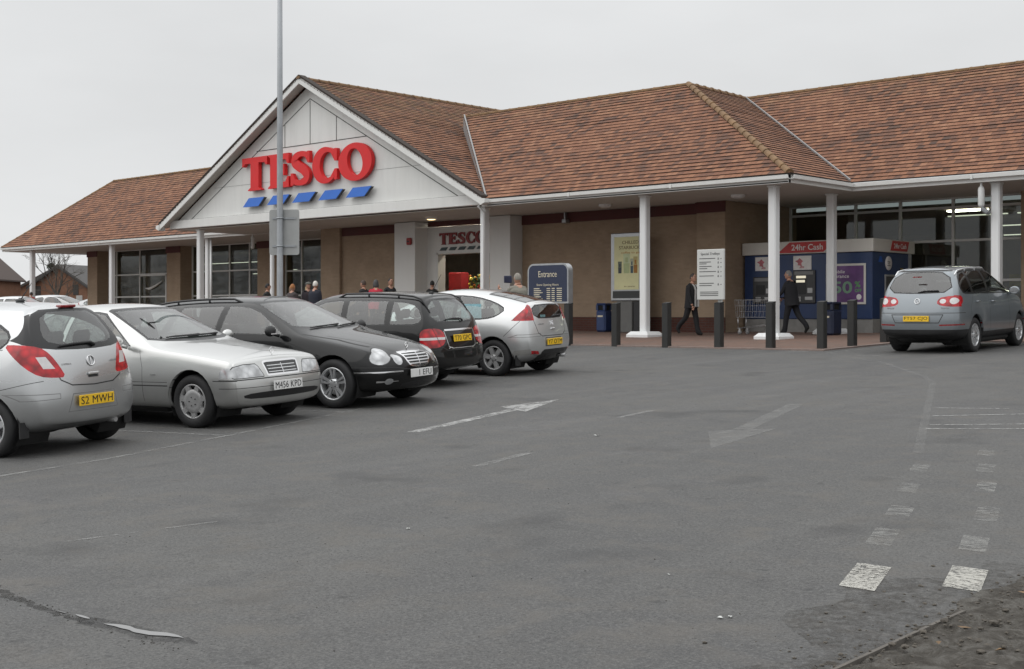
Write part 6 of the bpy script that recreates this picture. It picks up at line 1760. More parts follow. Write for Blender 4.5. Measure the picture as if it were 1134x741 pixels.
    for (cx, w, h, top, bot) in [(-24.62, .15, .36, (.13, .15, .11), (.05, .06, .07)), (-24.36, .26, .60, (.52, .58, .36), (.40, .46, .24)), (-24.16, .12, .44, (.40, .42, .30), (.06, .10, .12)), (-24.02, .16, .50, (.45, .38, .16), (.35, .16, .03))]:
        m = MB(); zb = 2.92
        m.cur = 0; m.poly([(cx-w*.42, y-.109, zb), (cx+w*.42, y-.109, zb), (cx+w*.46, y-.109, zb+h*.5), (cx-w*.46, y-.109, zb+h*.5)]); m.cur = 1; m.poly([(cx-w*.46, y-.109, zb+h*.5), (cx+w*.46, y-.109, zb+h*.5), (cx+w*.5, y-.109, zb+h), (cx-w*.5, y-.109, zb+h)])
        m.cur = 0; m.poly([(cx-w*.2, y-.1095, zb+h*.55), (cx+w*.2, y-.1095, zb+h*.55), (cx+w*.2, y-.1095, zb+h*.8), (cx-w*.2, y-.1095, zb+h*.8)])
        m.build('printed_cup', [simple('cup_low', bot, .6), simple('cup_top', top, .6)], r, False)
    m = MB(); m.lathe([(.0001, 0), (.09, 0)], 18, 'y', (-23.68, y-.110, 2.55)); m.build('round_mark', simple('green_mark', (.10, .30, .20), .6), r)
    m = MB(); m.box(-24.75, -24.15, y-.12, y+.14, zf-.05, 2.065, .02); m.build('pedestal', simple('grey_pedestal', (.13, .13, .125), .6), r)
    m = MB(); m.box(-24.12, -23.75, y-.10, y+.12, zf-.05, 2.065, .02); m.build('pedestal', MAT['black_plastic'], r)
    settle(r, (-24.3, y, zf-.05))
    # litter bins
    bluep = simple('bin_blue', (.022, .045, .13), .4, 0, .15, 6)
    def bin_(x, y, label, mt, w=.24, h=.88):
        r = thing('litter_bin', label, 'litter bin'); z = G(y)+.03
        m = MB(); m.box(x-w, x+w, y-w, y+w, z, z+h-.16, .05); m.build('body', mt, r)
        m = MB(); m.box(x-w, x+w, y-w, y+w, z+h-.02, z+h+.05, .04)
        for sx in (-1, 1):
            for sy in (-1, 1): m.box(x+sx*(w-.05)-.04, x+sx*(w-.05)+.04, y+sy*(w-.05)-.04, y+sy*(w-.05)+.04, z+h-.17, z+h-.01)
        m.build('hood', mt, r)
        m = MB(); m.box(x-w*.8, x+w*.8, y-w*.8, y+w*.8, z+h-.165, z+h-.02); m.build('opening', MAT['under'], r)
        m = MB(); m.box(x-w*.55, x+w*.55, y-w-.004, y-w-.001, z+h*.55, z+h*.55+.05); m.build('label_strip', cream, r)
        settle(r, (x, y, z))
    bin_(-25.45, 31.6, 'small blue litter bin against the brown wall left of the yellow poster', bluep, .19, .84)
    bin_(-17.5, 31.35, 'dark navy litter bin behind the bollard and column in front of the purple poster', simple('bin_navy', (.012, .018, .045), .45, 0, .15, 6), .25, .84)
    # bell box and camera on the wall
    r = thing('alarm_bell', 'small red alarm bell box high on the pale entrance pillar', 'alarm')
    m = MB(); m.box(-34.47, -34.23, 31.50, 31.598, 4.15, 4.40, .03); m.build('case', simple('alarm_red', (.30, .02, .02), .5), r); m = MB(); m.box(-34.40, -34.30, 31.494, 31.499, 4.24, 4.30); m.build('sounder', MAT['ink'], r); settle(r, (-34.35, 31.6, 4.15))
    r = thing('security_camera', 'small grey camera box under the soffit of the brown wall', 'camera')
    m = MB(); m.box(-27.5, -27.33, 31.95, 32.19, 4.62, 4.76, .02); m.build('housing', steel, r); m = MB(); m.box(-27.44, -27.39, 32.0, 32.1, 4.76, 4.97); m.build('bracket', steel, r); settle(r, (-27.4, 32.2, 4.62))
    # entrance displays
    r = thing('display_stand', 'tall red display stand just inside the entrance', 'display stand')
    m = MB(); m.box(-34.75, -34.05, 33.9, 34.3, zf, zf+2.05, .03); m.build('panel', simple('display_red', (.30, .012, .016), .5), r); m = MB(); m.box(-34.7, -34.1, 33.7, 33.89, zf, zf+1.35, .02); m.build('shelf', simple('display_goods', (.25, .2, .18), .6, 0, .8, 9), r); settle(r, (-34.4, 34.1, zf))
    rng = random.Random(9)
    r = thing('flower_display', 'orange and yellow flower display inside the entrance by the white column', 'flower display')
    m = MB(); m.box(-33.4, -32.3, 33.6, 34.2, zf, zf+1.2, .03); m.build('rack', MAT['black_plastic'], r)
    m = MB()
    for _ in range(140):
        m.cur = rng.choice([0, 0, 1, 2, 2, 3]); p = Vector((-33.4+rng.random()*1.1, 33.6+rng.random()*.6, zf+1.2+rng.random()*.75)); m.ball(p, .05+.04*rng.random(), 6, 4)
    m.build('bouquet', [simple('petal_orange', (.60, .20, .03), .6), simple('petal_yellow', (.60, .45, .05), .6), simple('stem_green', (.04, .09, .03), .7), simple('petal_red', (.40, .04, .03), .6)], r); settle(r, (-32.9, 33.9, zf))
    r = thing('goods_table', 'dark goods table with black crates in the middle of the entrance', 'table')
    m = MB(); m.box(-33.9, -33.0, 35.2, 36.2, zf, zf+1.1, .02); m.build('table', simple('table_wood', (.16, .09, .05), .6), r); m = MB(); m.box(-33.85, -33.05, 35.25, 35.9, zf+1.101, zf+1.75, .04); m.build('crate', MAT['black_plastic'], r); settle(r, (-33.4, 35.7, zf))

def floodlights():
    wh = MAT['lens_white']; gy = simple('lamp_grey', (.22, .23, .24), .5, .3)
    for nm, (x, y, z), head in [('white tube floodlight hanging from the eave above the grey off-roader', (-13.52, 31.80, 4.96), True), ('white tube floodlight hanging from the eave left of the gable column', (-44.15, 31.85, 4.96), False)]:
        r = thing('floodlight', nm, 'light', group='floodlights under the eaves')
        m = MB(); m.lathe([(.0001, z-.62), (.06, z-.60), (.08, z-.54), (.08, z-.16), (.06, z-.10), (.03, z-.08), (.03, z)], 16, 'z', (x, y, 0)); m.build('body', mat_white('floodlight_white', (.70, .71, .70), .15), r)
        if head:
            m = MB(); m.T = Matrix.Translation((x+.10, y-.02, z-.70)) @ Matrix.Rotation(.6, 4, 'Y'); m.box(-.10, .14, -.09, .09, -.05, .06, .03); m.build('lamp_head', gy, r)
        else:
            m = MB(); m.box(x-.012, x+.012, y-.085, y-.075, z-.5, z-.2); m.build('clip', gy, r)
        settle(r, (x, y, z))

def kiosk():
    zf = G(33)+.02
    blue = simple('kiosk_blue', (.018, .040, .115), .4, 0, .12, 3); white = mat_white('kiosk_white', (.62, .60, .55), .12); grey = simple('kiosk_plinth', (.24, .235, .225), .8, 0, .2, 4); red = simple('kiosk_red', (.45, .025, .025), .45)
    wl = simple('white_lettering', (.72, .70, .68), .6); dk = simple('machine_grey', (.05, .05, .052), .4, .2, .2); al = MAT['alloy_dull']
    r = thing('cash_machine_kiosk', 'navy cash machine kiosk with white fascia and red 24hr Cash panel', 'kiosk')
    x0, x1, y0, y1 = -21.1, -17.0, 32.8, 35.2
    m = MB(); m.box(x0, x1, y0, y1, zf+.38, 3.40, .02); m.build('body', blue, r)
    m = MB(); m.box(x0, x1, y0+.03, y1, zf-.05, zf+.385); m.build('plinth', grey, r)
    m = MB(); m.box(x0-.04, x1+.06, y0-.06, y1+.05, 3.402, 3.76, .012); m.build('fascia', white, r)
    def red_panel(xa, xb, za, zb, face):
        sk = .38 if face == 'f' else .25
        m = MB()
        if face == 'f': m.prism([(xa, y0-.075, za), (xb-.16, y0-.075, za), (xb, y0-.075, za+.13), (xb+.02, y0-.075, zb), (xa+sk, y0-.075, zb)], (0, .014, 0))
        else: m.prism([(x1+.061, xa, za), (x1+.061, xb, za), (x1+.061, xb+.12, zb), (x1+.061, xa+.12, zb)], (.014, 0, 0))
        o = m.build('sign_panel', red, r)
        t = MB()
        if face == 'f': put_text(t, '24hr Cash', frame(((xa+xb)/2+.14, y0-.078, (za+zb)/2), (1, 0, 0), (0, 0, 1)), 1.0, .17, .012)
        else: put_text(t, '24hr Cash', frame((x1+.078, (xa+xb)/2+.06, (za+zb)/2), (0, 1, 0), (0, 0, 1)), .75, .14, .012)
        t.build('lettering', wl, o)
    red_panel(-19.92, -18.30, 3.43, 3.73, 'f'); red_panel(33.75, 34.75, 3.45, 3.73, 's')
    pink = simple('poster_pink', (.50, .16, .18), .6, 0, .4, 8)
    for xa, w in ((-20.72, .55), (-19.45, .58)):
        m = MB(); m.box(xa, xa+w, y0-.012, y0-.002, 2.94, 3.34); o = m.build('notice', wl, r)
        m = MB(); c = Vector((xa+.2, y0-.014, 3.15)); pts = []
        for k in range(10):
            a = pi/2+2*pi*k/10; rr = (.13, .09, .15, .05, .10, .08, .14, .06, .12, .10)[k]; pts.append((c.x+rr*cos(a), c.y, c.z+rr*sin(a)))
        m.poly(pts); bars(m, xa, [(.22, .13, 3.02), (.20, .15, 2.99)], y0-.0135, .02); m.build('star_mark', pink, o, False)
    # the machines
    for xa, xb, za, zb in ((-20.78, -20.12, 1.98, 2.76), (-19.45, -18.73, 1.98, 2.93)):
        m = MB(); m.box(xa, xb, y0-.05, y0-.001, za, zb, .015); o = m.build('cash_machine', dk, r)
        cx = (xa+xb)/2
        m = MB(); m.box(xa+.06, xb-.06, y0-.056, y0-.051, zb-.13, zb-.03); m.build('header', simple('machine_header', (.20, .20, .20), .5), o)
        m = MB(); m.box(xa+.12, cx+.08, y0-.056, y0-.051, za+.26, zb-.24); m.build('screen', MAT['ink'], o)
        m = MB(); m.box(cx+.12, xb-.08, y0-.056, y0-.051, za+.30, za+.44); m.box(xa+.40, xb-.08, y0-.056, y0-.051, za+.10, za+.19); m.build('card_slot', al, o)
        m = MB()
        for i in range(3):
            for j in range(3): m.box(xa+.10+i*.06, xa+.145+i*.06, y0-.058, y0-.051, za+.06+j*.05, za+.095+j*.05)
        m.build('keypad', al, o)
    for xa, xb, z in ((-19.33, -19.02, 2.70), (-19.33, -19.05, 2.58)):
        m = MB(); m.box(xa, xb, y0-.060, y0-.057, z, z+.07); m.build('lit_panel', emitter('machine_glow', (1, .92, .72), .75), r)
    # purple poster
    m = MB(); m.box(-18.40, -17.18, y0-.03, y0-.002, 1.95, 3.08, .006); o = m.build('poster_frame', white, r)
    t = NT('purple_poster'); v = t.coord('Object'); n = t.noise(v, 2.2, 4)
    t.bsdf(t.ramp(n, [(.3, (.07, .028, .10)), (.7, (.16, .065, .21))]), .4); m = MB(); m.box(-18.34, -17.24, y0-.036, y0-.031, 2.01, 3.02); m.build('poster', t.m, o)
    m = MB(); put_text(m, 'mobile', frame((-18.02, y0-.038, 2.86), (1, 0, 0), (0, 0, 1)), .42, .09); put_text(m, 'insurance', frame((-17.98, y0-.038, 2.73), (1, 0, 0), (0, 0, 1)), .60, .09); m.ball((-17.38, y0-.036, 2.15), (.08, .004, .08), 12, 6); m.build('lettering', wl, o)
    m = MB(); put_text(m, '50', frame((-17.88, y0-.038, 2.42), (1, 0, 0), (0, 0, 1)), .60, .34, .02); m.build('lettering', simple('poster_green', (.17, .30, .20), .5), o)
    m = MB(); put_text(m, '%', frame((-17.42, y0-.038, 2.50), (1, 0, 0), (0, 0, 1)), .17, .17, .015); put_text(m, 'OFF', frame((-17.40, y0-.038, 2.33), (1, 0, 0), (0, 0, 1)), .20, .09, .01); m.build('lettering', simple('bright_green', (.10, .34, .09), .5), o)
    # side face
    xs = x1+.004
    m = MB(); m.lathe([(.0001, .012), (.19, .012), (.2, 0)], 24, 'x', (xs, 33.75, 3.10)); o = m.build('round_sign', wl, r); m = MB(); put_text(m, 'free', frame((xs+.014, 33.75, 3.14), (0, 1, 0), (0, 0, 1)), .16, .05); bars2 = [(-.09, .18, 3.02), (-.07, .14, 3.07)]
    for dy, w, z in bars2: m.quad((xs+.0135, 33.75+dy, z), (xs+.0135, 33.75+dy+w, z), (xs+.0135, 33.75+dy+w, z+.02), (xs+.0135, 33.75+dy, z+.02))
    m.build('lettering', MAT['ink'], o)
    m = MB(); m.box(xs, xs+.03, 33.5, 34.05, 2.0, 2.78, .006); o = m.build('cash_machine', al, r); m = MB(); m.box(xs+.031, xs+.036, 33.55, 34.0, 2.05, 2.73); m.build('screen', simple('menu_grey', (.06, .06, .06), .4), o)
    m = MB(); m.box(xs, xs+.012, 34.45, 34.62, 2.72, 2.98); m.build('sticker', simple('ochre_sticker', (.28, .20, .04), .6), r)
    m = MB(); m.poly([(xs+.003, 33.15, 3.12), (xs+.003, 33.40, 3.12), (xs+.003, 33.34, 3.28), (xs+.003, 33.22, 3.28)]); m.build('sticker', simple('blue_sticker', (.02, .10, .40), .5), r, False)
    m = MB(); m.box(x1-.02, x1+.05, 34.95, 35.05, zf, 3.40); m.build('corner_post', MAT['alloy_dull'], r)
    settle(r, (-19, 34, zf))

def trolley():
    z = G(31.2)+.03; y = 31.05
    wire = simple('trolley_wire', (.50, .51, .52), .3, .85, .1)
    r = thing('shopping_trolley', 'wire shopping trolley pushed along behind a bollard and white column', 'trolley')
    xa, xb, xt = -19.98, -19.15, -20.10
    m = MB(); w0, w1 = .22, .27
    def ring(zz, xl, xr, w): return [(xl, y-w, zz), (xr, y-w, zz), (xr, y+w, zz), (xl, y+w, zz)]
    for f in (0, .33, .66, 1):
        zz = z+.48+.48*f; rg = ring(zz+(.0), xt-.02*f, xb+.06*f, w0+(w1-w0)*f)
        m.tube(rg, .007 if f in (0, 1) else .0045, 5, False, True)
    for k in range(9):
        f = k/8; xl = xt+(xb-xt)*f
        for s in (-1, 1): m.tube([(xl, y+s*w0, z+.48), (xl-.02+.08*f, y+s*w1, z+.96)], .0038, 4)
        m.tube([(xl, y-w0, z+.48), (xl, y+w0, z+.48)], .005, 4)
    for k in range(1, 5):
        f = k/5
        for xx, dx in ((xt, -.02), (xb, .06)): m.tube([(xx, y-w0+2*w0*f, z+.48), (xx+dx, y-w1+2*w1*f, z+.96)], .005, 4)
    m.build('basket', wire, r)
    m = MB()
    for s in (-1, 1):
        m.tube([(xt+.02, y+s*.20, z+.17), (xb+.05, y+s*.22, z+.28), (xb+.10, y+s*.24, z+.30), (xb+.05, y+s*.25, z+.55), (xb+.22, y+s*.26, z+1.02)], .014, 8)
        m.tube([(xt+.05, y+s*.20, z+.18), (xt+.05, y+s*.21, z+.47)], .011, 6)
    m.tube([(xt+.02, y-.20, z+.17), (xt+.02, y+.20, z+.17)], .012, 6); m.tube([(xb+.08, y-.23, z+.30), (xb+.08, y+.23, z+.30)], .012, 6); m.build('chassis', wire, r)
    m = MB(); m.tube([(xb+.22, y-.27, z+1.02), (xb+.22, y+.27, z+1.02)], .018, 8); m.build('handle', simple('handle_blue', (.02, .05, .22), .5), r)
    for xx, s in ((xt+.10, -1), (xt+.10, 1), (xb+.02, -1), (xb+.02, 1)):
        m = MB(); m.lathe([(.0001, -.018), (.055, -.018), (.062, -.008), (.062, .008), (.055, .018), (.0001, .018)], 16, 'y', (xx, y+s*.20, z+.062)); o = m.build('wheel', simple('castor_grey', (.20, .20, .20), .6), r)
        m = MB(); m.box(xx-.015, xx+.015, y+s*.20-.026, y+s*.20-.020, z+.06, z+.18); m.box(xx-.015, xx+.015, y+s*.20+.020, y+s*.20+.026, z+.06, z+.18); m.build('fork', wire, o)
    settle(r, (-19.6, y, z))

def lamp_post():
    g = G(17.1); x, y = -22.72, 17.1
    gal = simple('galvanised_steel', (.34, .355, .37), .5, .55, .18, 3)
    r = thing('lamp_post', 'tall galvanised lamp post carrying a grey sign plate between the parked cars', 'lamp post')
    m = MB(); m.smooth = True; m.lathe([(.085, g-.1), (.085, g+1.3), (.078, g+1.34), (.068, g+1.4), (.062, g+5), (.045, g+10.0), (.0001, g+10.02)], 20, 'z', (x, y, 0)); m.build('post', gal, r)
    m = MB(); m.tube([(x, y, g+9.95), (x+.1, y-.2, g+10.2), (x+.4, y-.7, g+10.3)], .03, 8); m.build('arm', gal, r)
    m = MB(); m.ball((x+.55, y-.95, g+10.3), (.18, .34, .09), 14, 8); m.build('lamp_head', gal, r)
    # sign plate seen from behind, turned to the cars
    c = Vector((x+.02, y+.10, 3.45)); rt = Vector((.80, .60, 0)).normalized(); nn = Vector((-.60, .80, 0)).normalized()
    w, h = .33, .49; q = []
    for sx, sz in ((-1, -1), (1, -1), (1, 1), (-1, 1)):
        for k in range(4):
            a = {(-1, -1): pi, (1, -1): 1.5*pi, (1, 1): 0, (-1, 1): pi/2}[(sx, sz)]+pi/2*k/3
            q.append(c+rt*(sx*(w-.05)+.05*cos(a))+Vector((0, 0, sz*(h-.05)+.05*sin(a))))
    m = MB(); m.prism(q, nn*.012); m.build('sign_plate', simple('plate_back', (.36, .365, .36), .55, .3, .12, 3), r)
    m = MB()
    for dz in (-.30, .30):
        a = c+Vector((0, 0, dz))-nn*.004; m.prism([a-rt*.26-Vector((0, 0, .02)), a+rt*.26-Vector((0, 0, .02)), a+rt*.26+Vector((0, 0, .02)), a-rt*.26+Vector((0, 0, .02))], -nn*.015)
        m.tube([(x+.075*cos(t), y+.075*sin(t), 3.45+dz) for t in [2*pi*k/14 for k in range(14)]], .012, 5, False, True)
    m.build('sign_clip', gal, r)
    settle(r, (x, y, g))
# ------------------------------------------------------------------ people
def skin_mesh(verts, edges, radii, root, sub=2):
    me = bpy.data.meshes.new('figure'); me.from_pydata([tuple(v) for v in verts], edges, [])
    ob = bpy.data.objects.new('figure_tmp', me); COL.objects.link(ob)
    ob.modifiers.new('skin', 'SKIN'); sd = ob.modifiers.new('s', 'SUBSURF'); sd.levels = sub
    for i, r in enumerate(radii):
        sv = me.skin_vertices[0].data[i]; sv.radius = r if isinstance(r, tuple) else (r, r); sv.use_root = (i == root)
    dg = bpy.context.evaluated_depsgraph_get(); dg.update()
    out = bpy.data.meshes.new_from_object(ob.evaluated_get(dg)); bpy.data.objects.remove(ob); bpy.data.meshes.remove(me)
    return out

PM = {}
def cloth(col):
    if col not in PM: PM[col] = simple('cloth', col, .9, 0, .22, 9, .25, 70)
    return PM[col]
def skinm(col=(.42, .23, .16)):
    if ('s', col) not in PM: PM['s', col] = simple('skin', col, .55, 0, .12, 14)
    return PM['s', col]
def hairm(col):
    if ('h', col) not in PM: PM['h', col] = simple('hair', col, .7, 0, .35, 40)
    return PM['h', col]

def person(label, x, y, heading, H=1.74, legs=((0, 0), (0, 0)), arms=((.05, .12), (.05, .12)), top=(.02, .02, .022), low=(.02, .02, .022), shoe=(.012, .012, .012), hair=(.05, .035, .025), skin=(.42, .23, .16), coat=.12, lean=0.0, head_turn=0.0, head_tilt=0.0, build=1.0, hairlen=0, bald=False, hat=None, scarf=None, collar=None, spread=.0, group=None, slim=1.0):
    k = H/1.75
    V = []; E = []; R = []; Z = []
    def add(p, r, zone, parent=None):
        V.append(Vector(p)); R.append(r if isinstance(r, tuple) else (r, r)); Z.append(zone)
        if parent is not None: E.append((parent, len(V)-1))
        return len(V)-1
    b = build
    up = lambda d: Vector((sin(lean)*d, 0, cos(lean)*d))
    pel = add((0, 0, .94), (.135*b, .125*b), 'low')
    waist = add(Vector((0, 0, .94))+up(.16), (.14*b, .12*b), 'top', pel)
    chest = add(Vector((0, 0, .94))+up(.36), (.165*b, .13*b), 'top', waist)
    shl = add(Vector((0, 0, .94))+up(.47), (.12, .10), 'top', chest)
    neck = add(Vector((.01, 0, .94))+up(.555), (.056, .056), 'skin', shl)
    headb = add(Vector((.02, 0, .94))+up(.62), (.05, .05), 'skin', neck)
    hands = []
    for s, (au, af) in zip((1, -1), arms):
        sh = add(V[shl]+Vector((0, s*.165*b, -.005)), .068, 'top', shl)
        d1 = Vector((sin(au), s*(.10+spread), -cos(au))).normalized(); el = add(V[sh]+d1*.29, .050, 'top', sh)
        d2 = Vector((sin(af), s*.02, -cos(af))).normalized(); wr = add(V[el]+d2*.25, .035, 'top', el)
        hn = add(V[wr]+d2*.045, .03, 'skin', wr); hands.append((V[hn].copy(), d2, s))
    feet = []
    for s, (a, c) in zip((1, -1), legs):
        hp = add(V[pel]+Vector((0, s*.092*b, -.04)), .103*b, 'low', pel)
        kn = add(V[hp]+Vector((sin(a), 0, -cos(a)))*.42, .080, 'low', hp)
        an = add(V[kn]+Vector((sin(c), 0, -cos(c)))*.41, .066, 'low', kn)
        pitch = max(-1.0, min(.35, c*.9)) if c < -.15 else .12*(c > .1)
        he = add(V[an]+Vector((-.03, 0, -.055)), .036, 'shoe', an)
        to = add(V[an]+Vector((.15*cos(pitch), s*.015, -.065+.15*sin(pitch))), .033, 'shoe', an)
        feet += [V[he].z-.034, V[to].z-.03]
    dz = -min(feet)
    me = skin_mesh([v*1.0+Vector((0, 0, dz)) for v in V], E, R, pel)
    mb = MB(); mats = {'top': 0, 'low': 1, 'skin': 2, 'shoe': 3}
    segs = [(V[a]+Vector((0, 0, dz)), V[c]+Vector((0, 0, dz)), Z[c]) for a, c in E]
    mb.v = [tuple(v.co) for v in me.vertices]
    for p in me.polygons:
        c = Vector((0, 0, 0))
        for i in p.vertices: c += me.vertices[i].co
        c /= len(p.vertices); best = None
        for a, d, z in segs:
            ab = d-a; t = max(0, min(1, (c-a).dot(ab)/max(1e-9, ab.length_squared))); q = (c-a-ab*t).length
            if best is None or q < best[0]: best = (q, z)
        mb.f.append(tuple(p.vertices)); mb.mi.append(mats[best[1]]); mb.sm.append(True)
    mb.smooth = True; mb.cur = 2
    # hands: palm, four curled fingers of different length, thumb off the side
    for hp, d, s in hands:
        hp = hp+Vector((0, 0, dz)); f = Vector((d.z*-1, 0, d.x)) if abs(d.x) < .9 else Vector((0, 0, 1)); f = Vector((1, 0, 0))-d*d.x; f = f.normalized() if f.length > .2 else Vector((0, 0, 1))
        w = d.cross(f).normalized()
        mb.ball(hp+d*.045, (.022, .030, .045), 8, 6)
        for i, L in enumerate((.065, .075, .07, .055)):
            o = hp+d*.075+f*(.028-.019*i); mb.tube([o, o+d*L*.45+w*(-s)*.008, o+d*L*.8+w*(-s)*.026], [.0095, .0085, .007], 6)
        o = hp+d*.03+f*.03; mb.tube([o, o+f*.022+d*.022, o+f*.026+d*.05], [.011, .010, .008], 6)
    # head with face
    hc = V[headb]+Vector((.012, 0, .085+dz))
    HM = Matrix.Translation(hc) @ Matrix.Rotation(head_turn, 4, 'Z') @ Matrix.Rotation(head_tilt, 4, 'Y')
    mb.T = HM
    mb.ball((0, 0, 0), (.094, .076, .118), 18, 14)
    mb.ball((.028, 0, -.062), (.062, .055, .056), 12, 8)
    mb.tube([(.088, 0, .025), (.104, 0, -.012), (.094, 0, -.022)], [.009, .014, .010], 8)
    for s in (1, -1): mb.ball((-.005, s*.077, -.005), (.020, .010, .032), 8, 6)
    mb.cur = 4
    for s in (1, -1): mb.ball((.083, s*.030, .018), (.009, .013, .008), 8, 5); mb.box(.078, .092, s*.030-.018, s*.030+.018, .036, .043)
    mb.cur = 5; mb.ball((.083, 0, -.055), (.010, .024, .007), 8, 5)
    mb.T = Matrix.Identity(4)
    mb.v = [(a*k, c*k, d*k) for a, c, d in mb.v]
    root = mb.build('person', [cloth(top), cloth(low), skinm(skin), cloth(shoe), MAT['ink'], skinm((.34, .13, .11))], None, False)
    tag(root, label, 'person', group)
    # hair or hat
    h = MB(); h.T = Matrix.Scale(k, 4) @ HM; h.smooth = True
    if hat:
        h.lathe([(.0001, .115), (.06, .112), (.095, .085), (.105, .055), (.10, .045)], 18, 'z'); h.v = [(v[0], v[1], v[2]) for v in h.v]
        h.tube([(.07, .05, .05*0+.05), (.15, .0, .045), (.07, -.05, .05)], .012, 6); h.ball((.09, 0, .05), (.075, .075, .012), 14, 6); h.build('cap', cloth(hat), root)
        h = MB(); h.T = Matrix.Scale(k, 4) @ HM; h.smooth = True
    n, m_ = 18, 9; rings = []
    for j in range(m_+1):
        t = (pi*.5+.28+.30*hairlen)*j/m_; ring = []
        for i in range(n):
            a = 2*pi*i/n; front = max(0, cos(a)); cut = 1-.56*front-.10*front*front
            tt = t*cut if not bald else (.9+.75*j/m_)*(1-.5*front)
            rr = 1.045+.035*sin(a*5+j*1.7)*sin(a*3+j)
            ring.append(h.vert((.094*rr*sin(tt)*cos(a)-.006, .078*rr*1.03*sin(tt)*sin(a), .118*rr*cos(tt))))
        rings.append(ring)
    for A, B in zip(rings[:-1], rings[1:]):
        for i in range(n): h.face([A[i], A[(i+1) % n], B[(i+1) % n], B[i]])
    if hairlen > .4:
        for s in (1, -1): h.ball((-.03, s*.06, -.06), (.05, .035, .10), 10, 7)
        h.ball((-.06, 0, -.05), (.045, .07, .11), 10, 7)
    h.build('hair', hairm(hair), root, False)
    # jacket hanging from the shoulders with an open front edge
    if coat is not None:
        j = MB(); j.smooth = True; j.T = Matrix.Scale(k, 4); rings = []
        for t, rx, ry in ((.50, .07, .10), (.475, .115, .175), (.40, .15, .205), (.25, .155, .195), (.10, .16, .19), (-.02, .168, .20), (-coat, .18, .205)):
            c = Vector((0, 0, .94+dz))+up(t); rings.append([j.vert(c+Vector((rx*b*cos(2*pi*i/20), ry*b*slim*sin(2*pi*i/20), .012*sin(3*2*pi*i/20) if t < 0 else 0))) for i in range(20)])
        for A, B in zip(rings[:-1], rings[1:]):
            for i in range(20): j.face([A[i], A[(i+1) % 20], B[(i+1) % 20], B[i]])
        j.build('jacket', cloth(top), root, False)
        if collar:
            c_ = MB(); c_.smooth = True; c_.T = Matrix.Scale(k, 4)
            c0 = Vector((.0, 0, .94+dz)); c_.lathe([(.085, .47), (.082, .52), (.066, .545)], 16, 'z', (c0.x+sin(lean)*.5, 0, c0.z*1.0-.005)); c_.build('collar', cloth(collar), root, False)
    if scarf:
        s_ = MB(); s_.T = Matrix.Scale(k, 4)
        for sgn in (1, -1):
            pts = []
            for t, rx, yy in ((.53, .05, .055), (.46, .125, .07), (.36, .17, .075), (.2, .175, .075), (.02, .178, .07), (-.12, .185, .065)):
                c = Vector((0, 0, .94+dz))+up(t); pts.append(c+Vector((rx*b*.99, sgn*yy, 0)))
            for p, q in zip(pts[:-1], pts[1:]): s_.quad(p+Vector((.004, -.045, 0)), p+Vector((.004, .045, 0)), q+Vector((.004, .045, 0)), q+Vector((.004, -.045, 0)))
        s_.build('scarf', cloth(scarf), root, False)
    root.location = (x, y, G(y)+(.03 if y > 25 else 0)); root.rotation_euler = (0, 0, radians(heading))
    return root

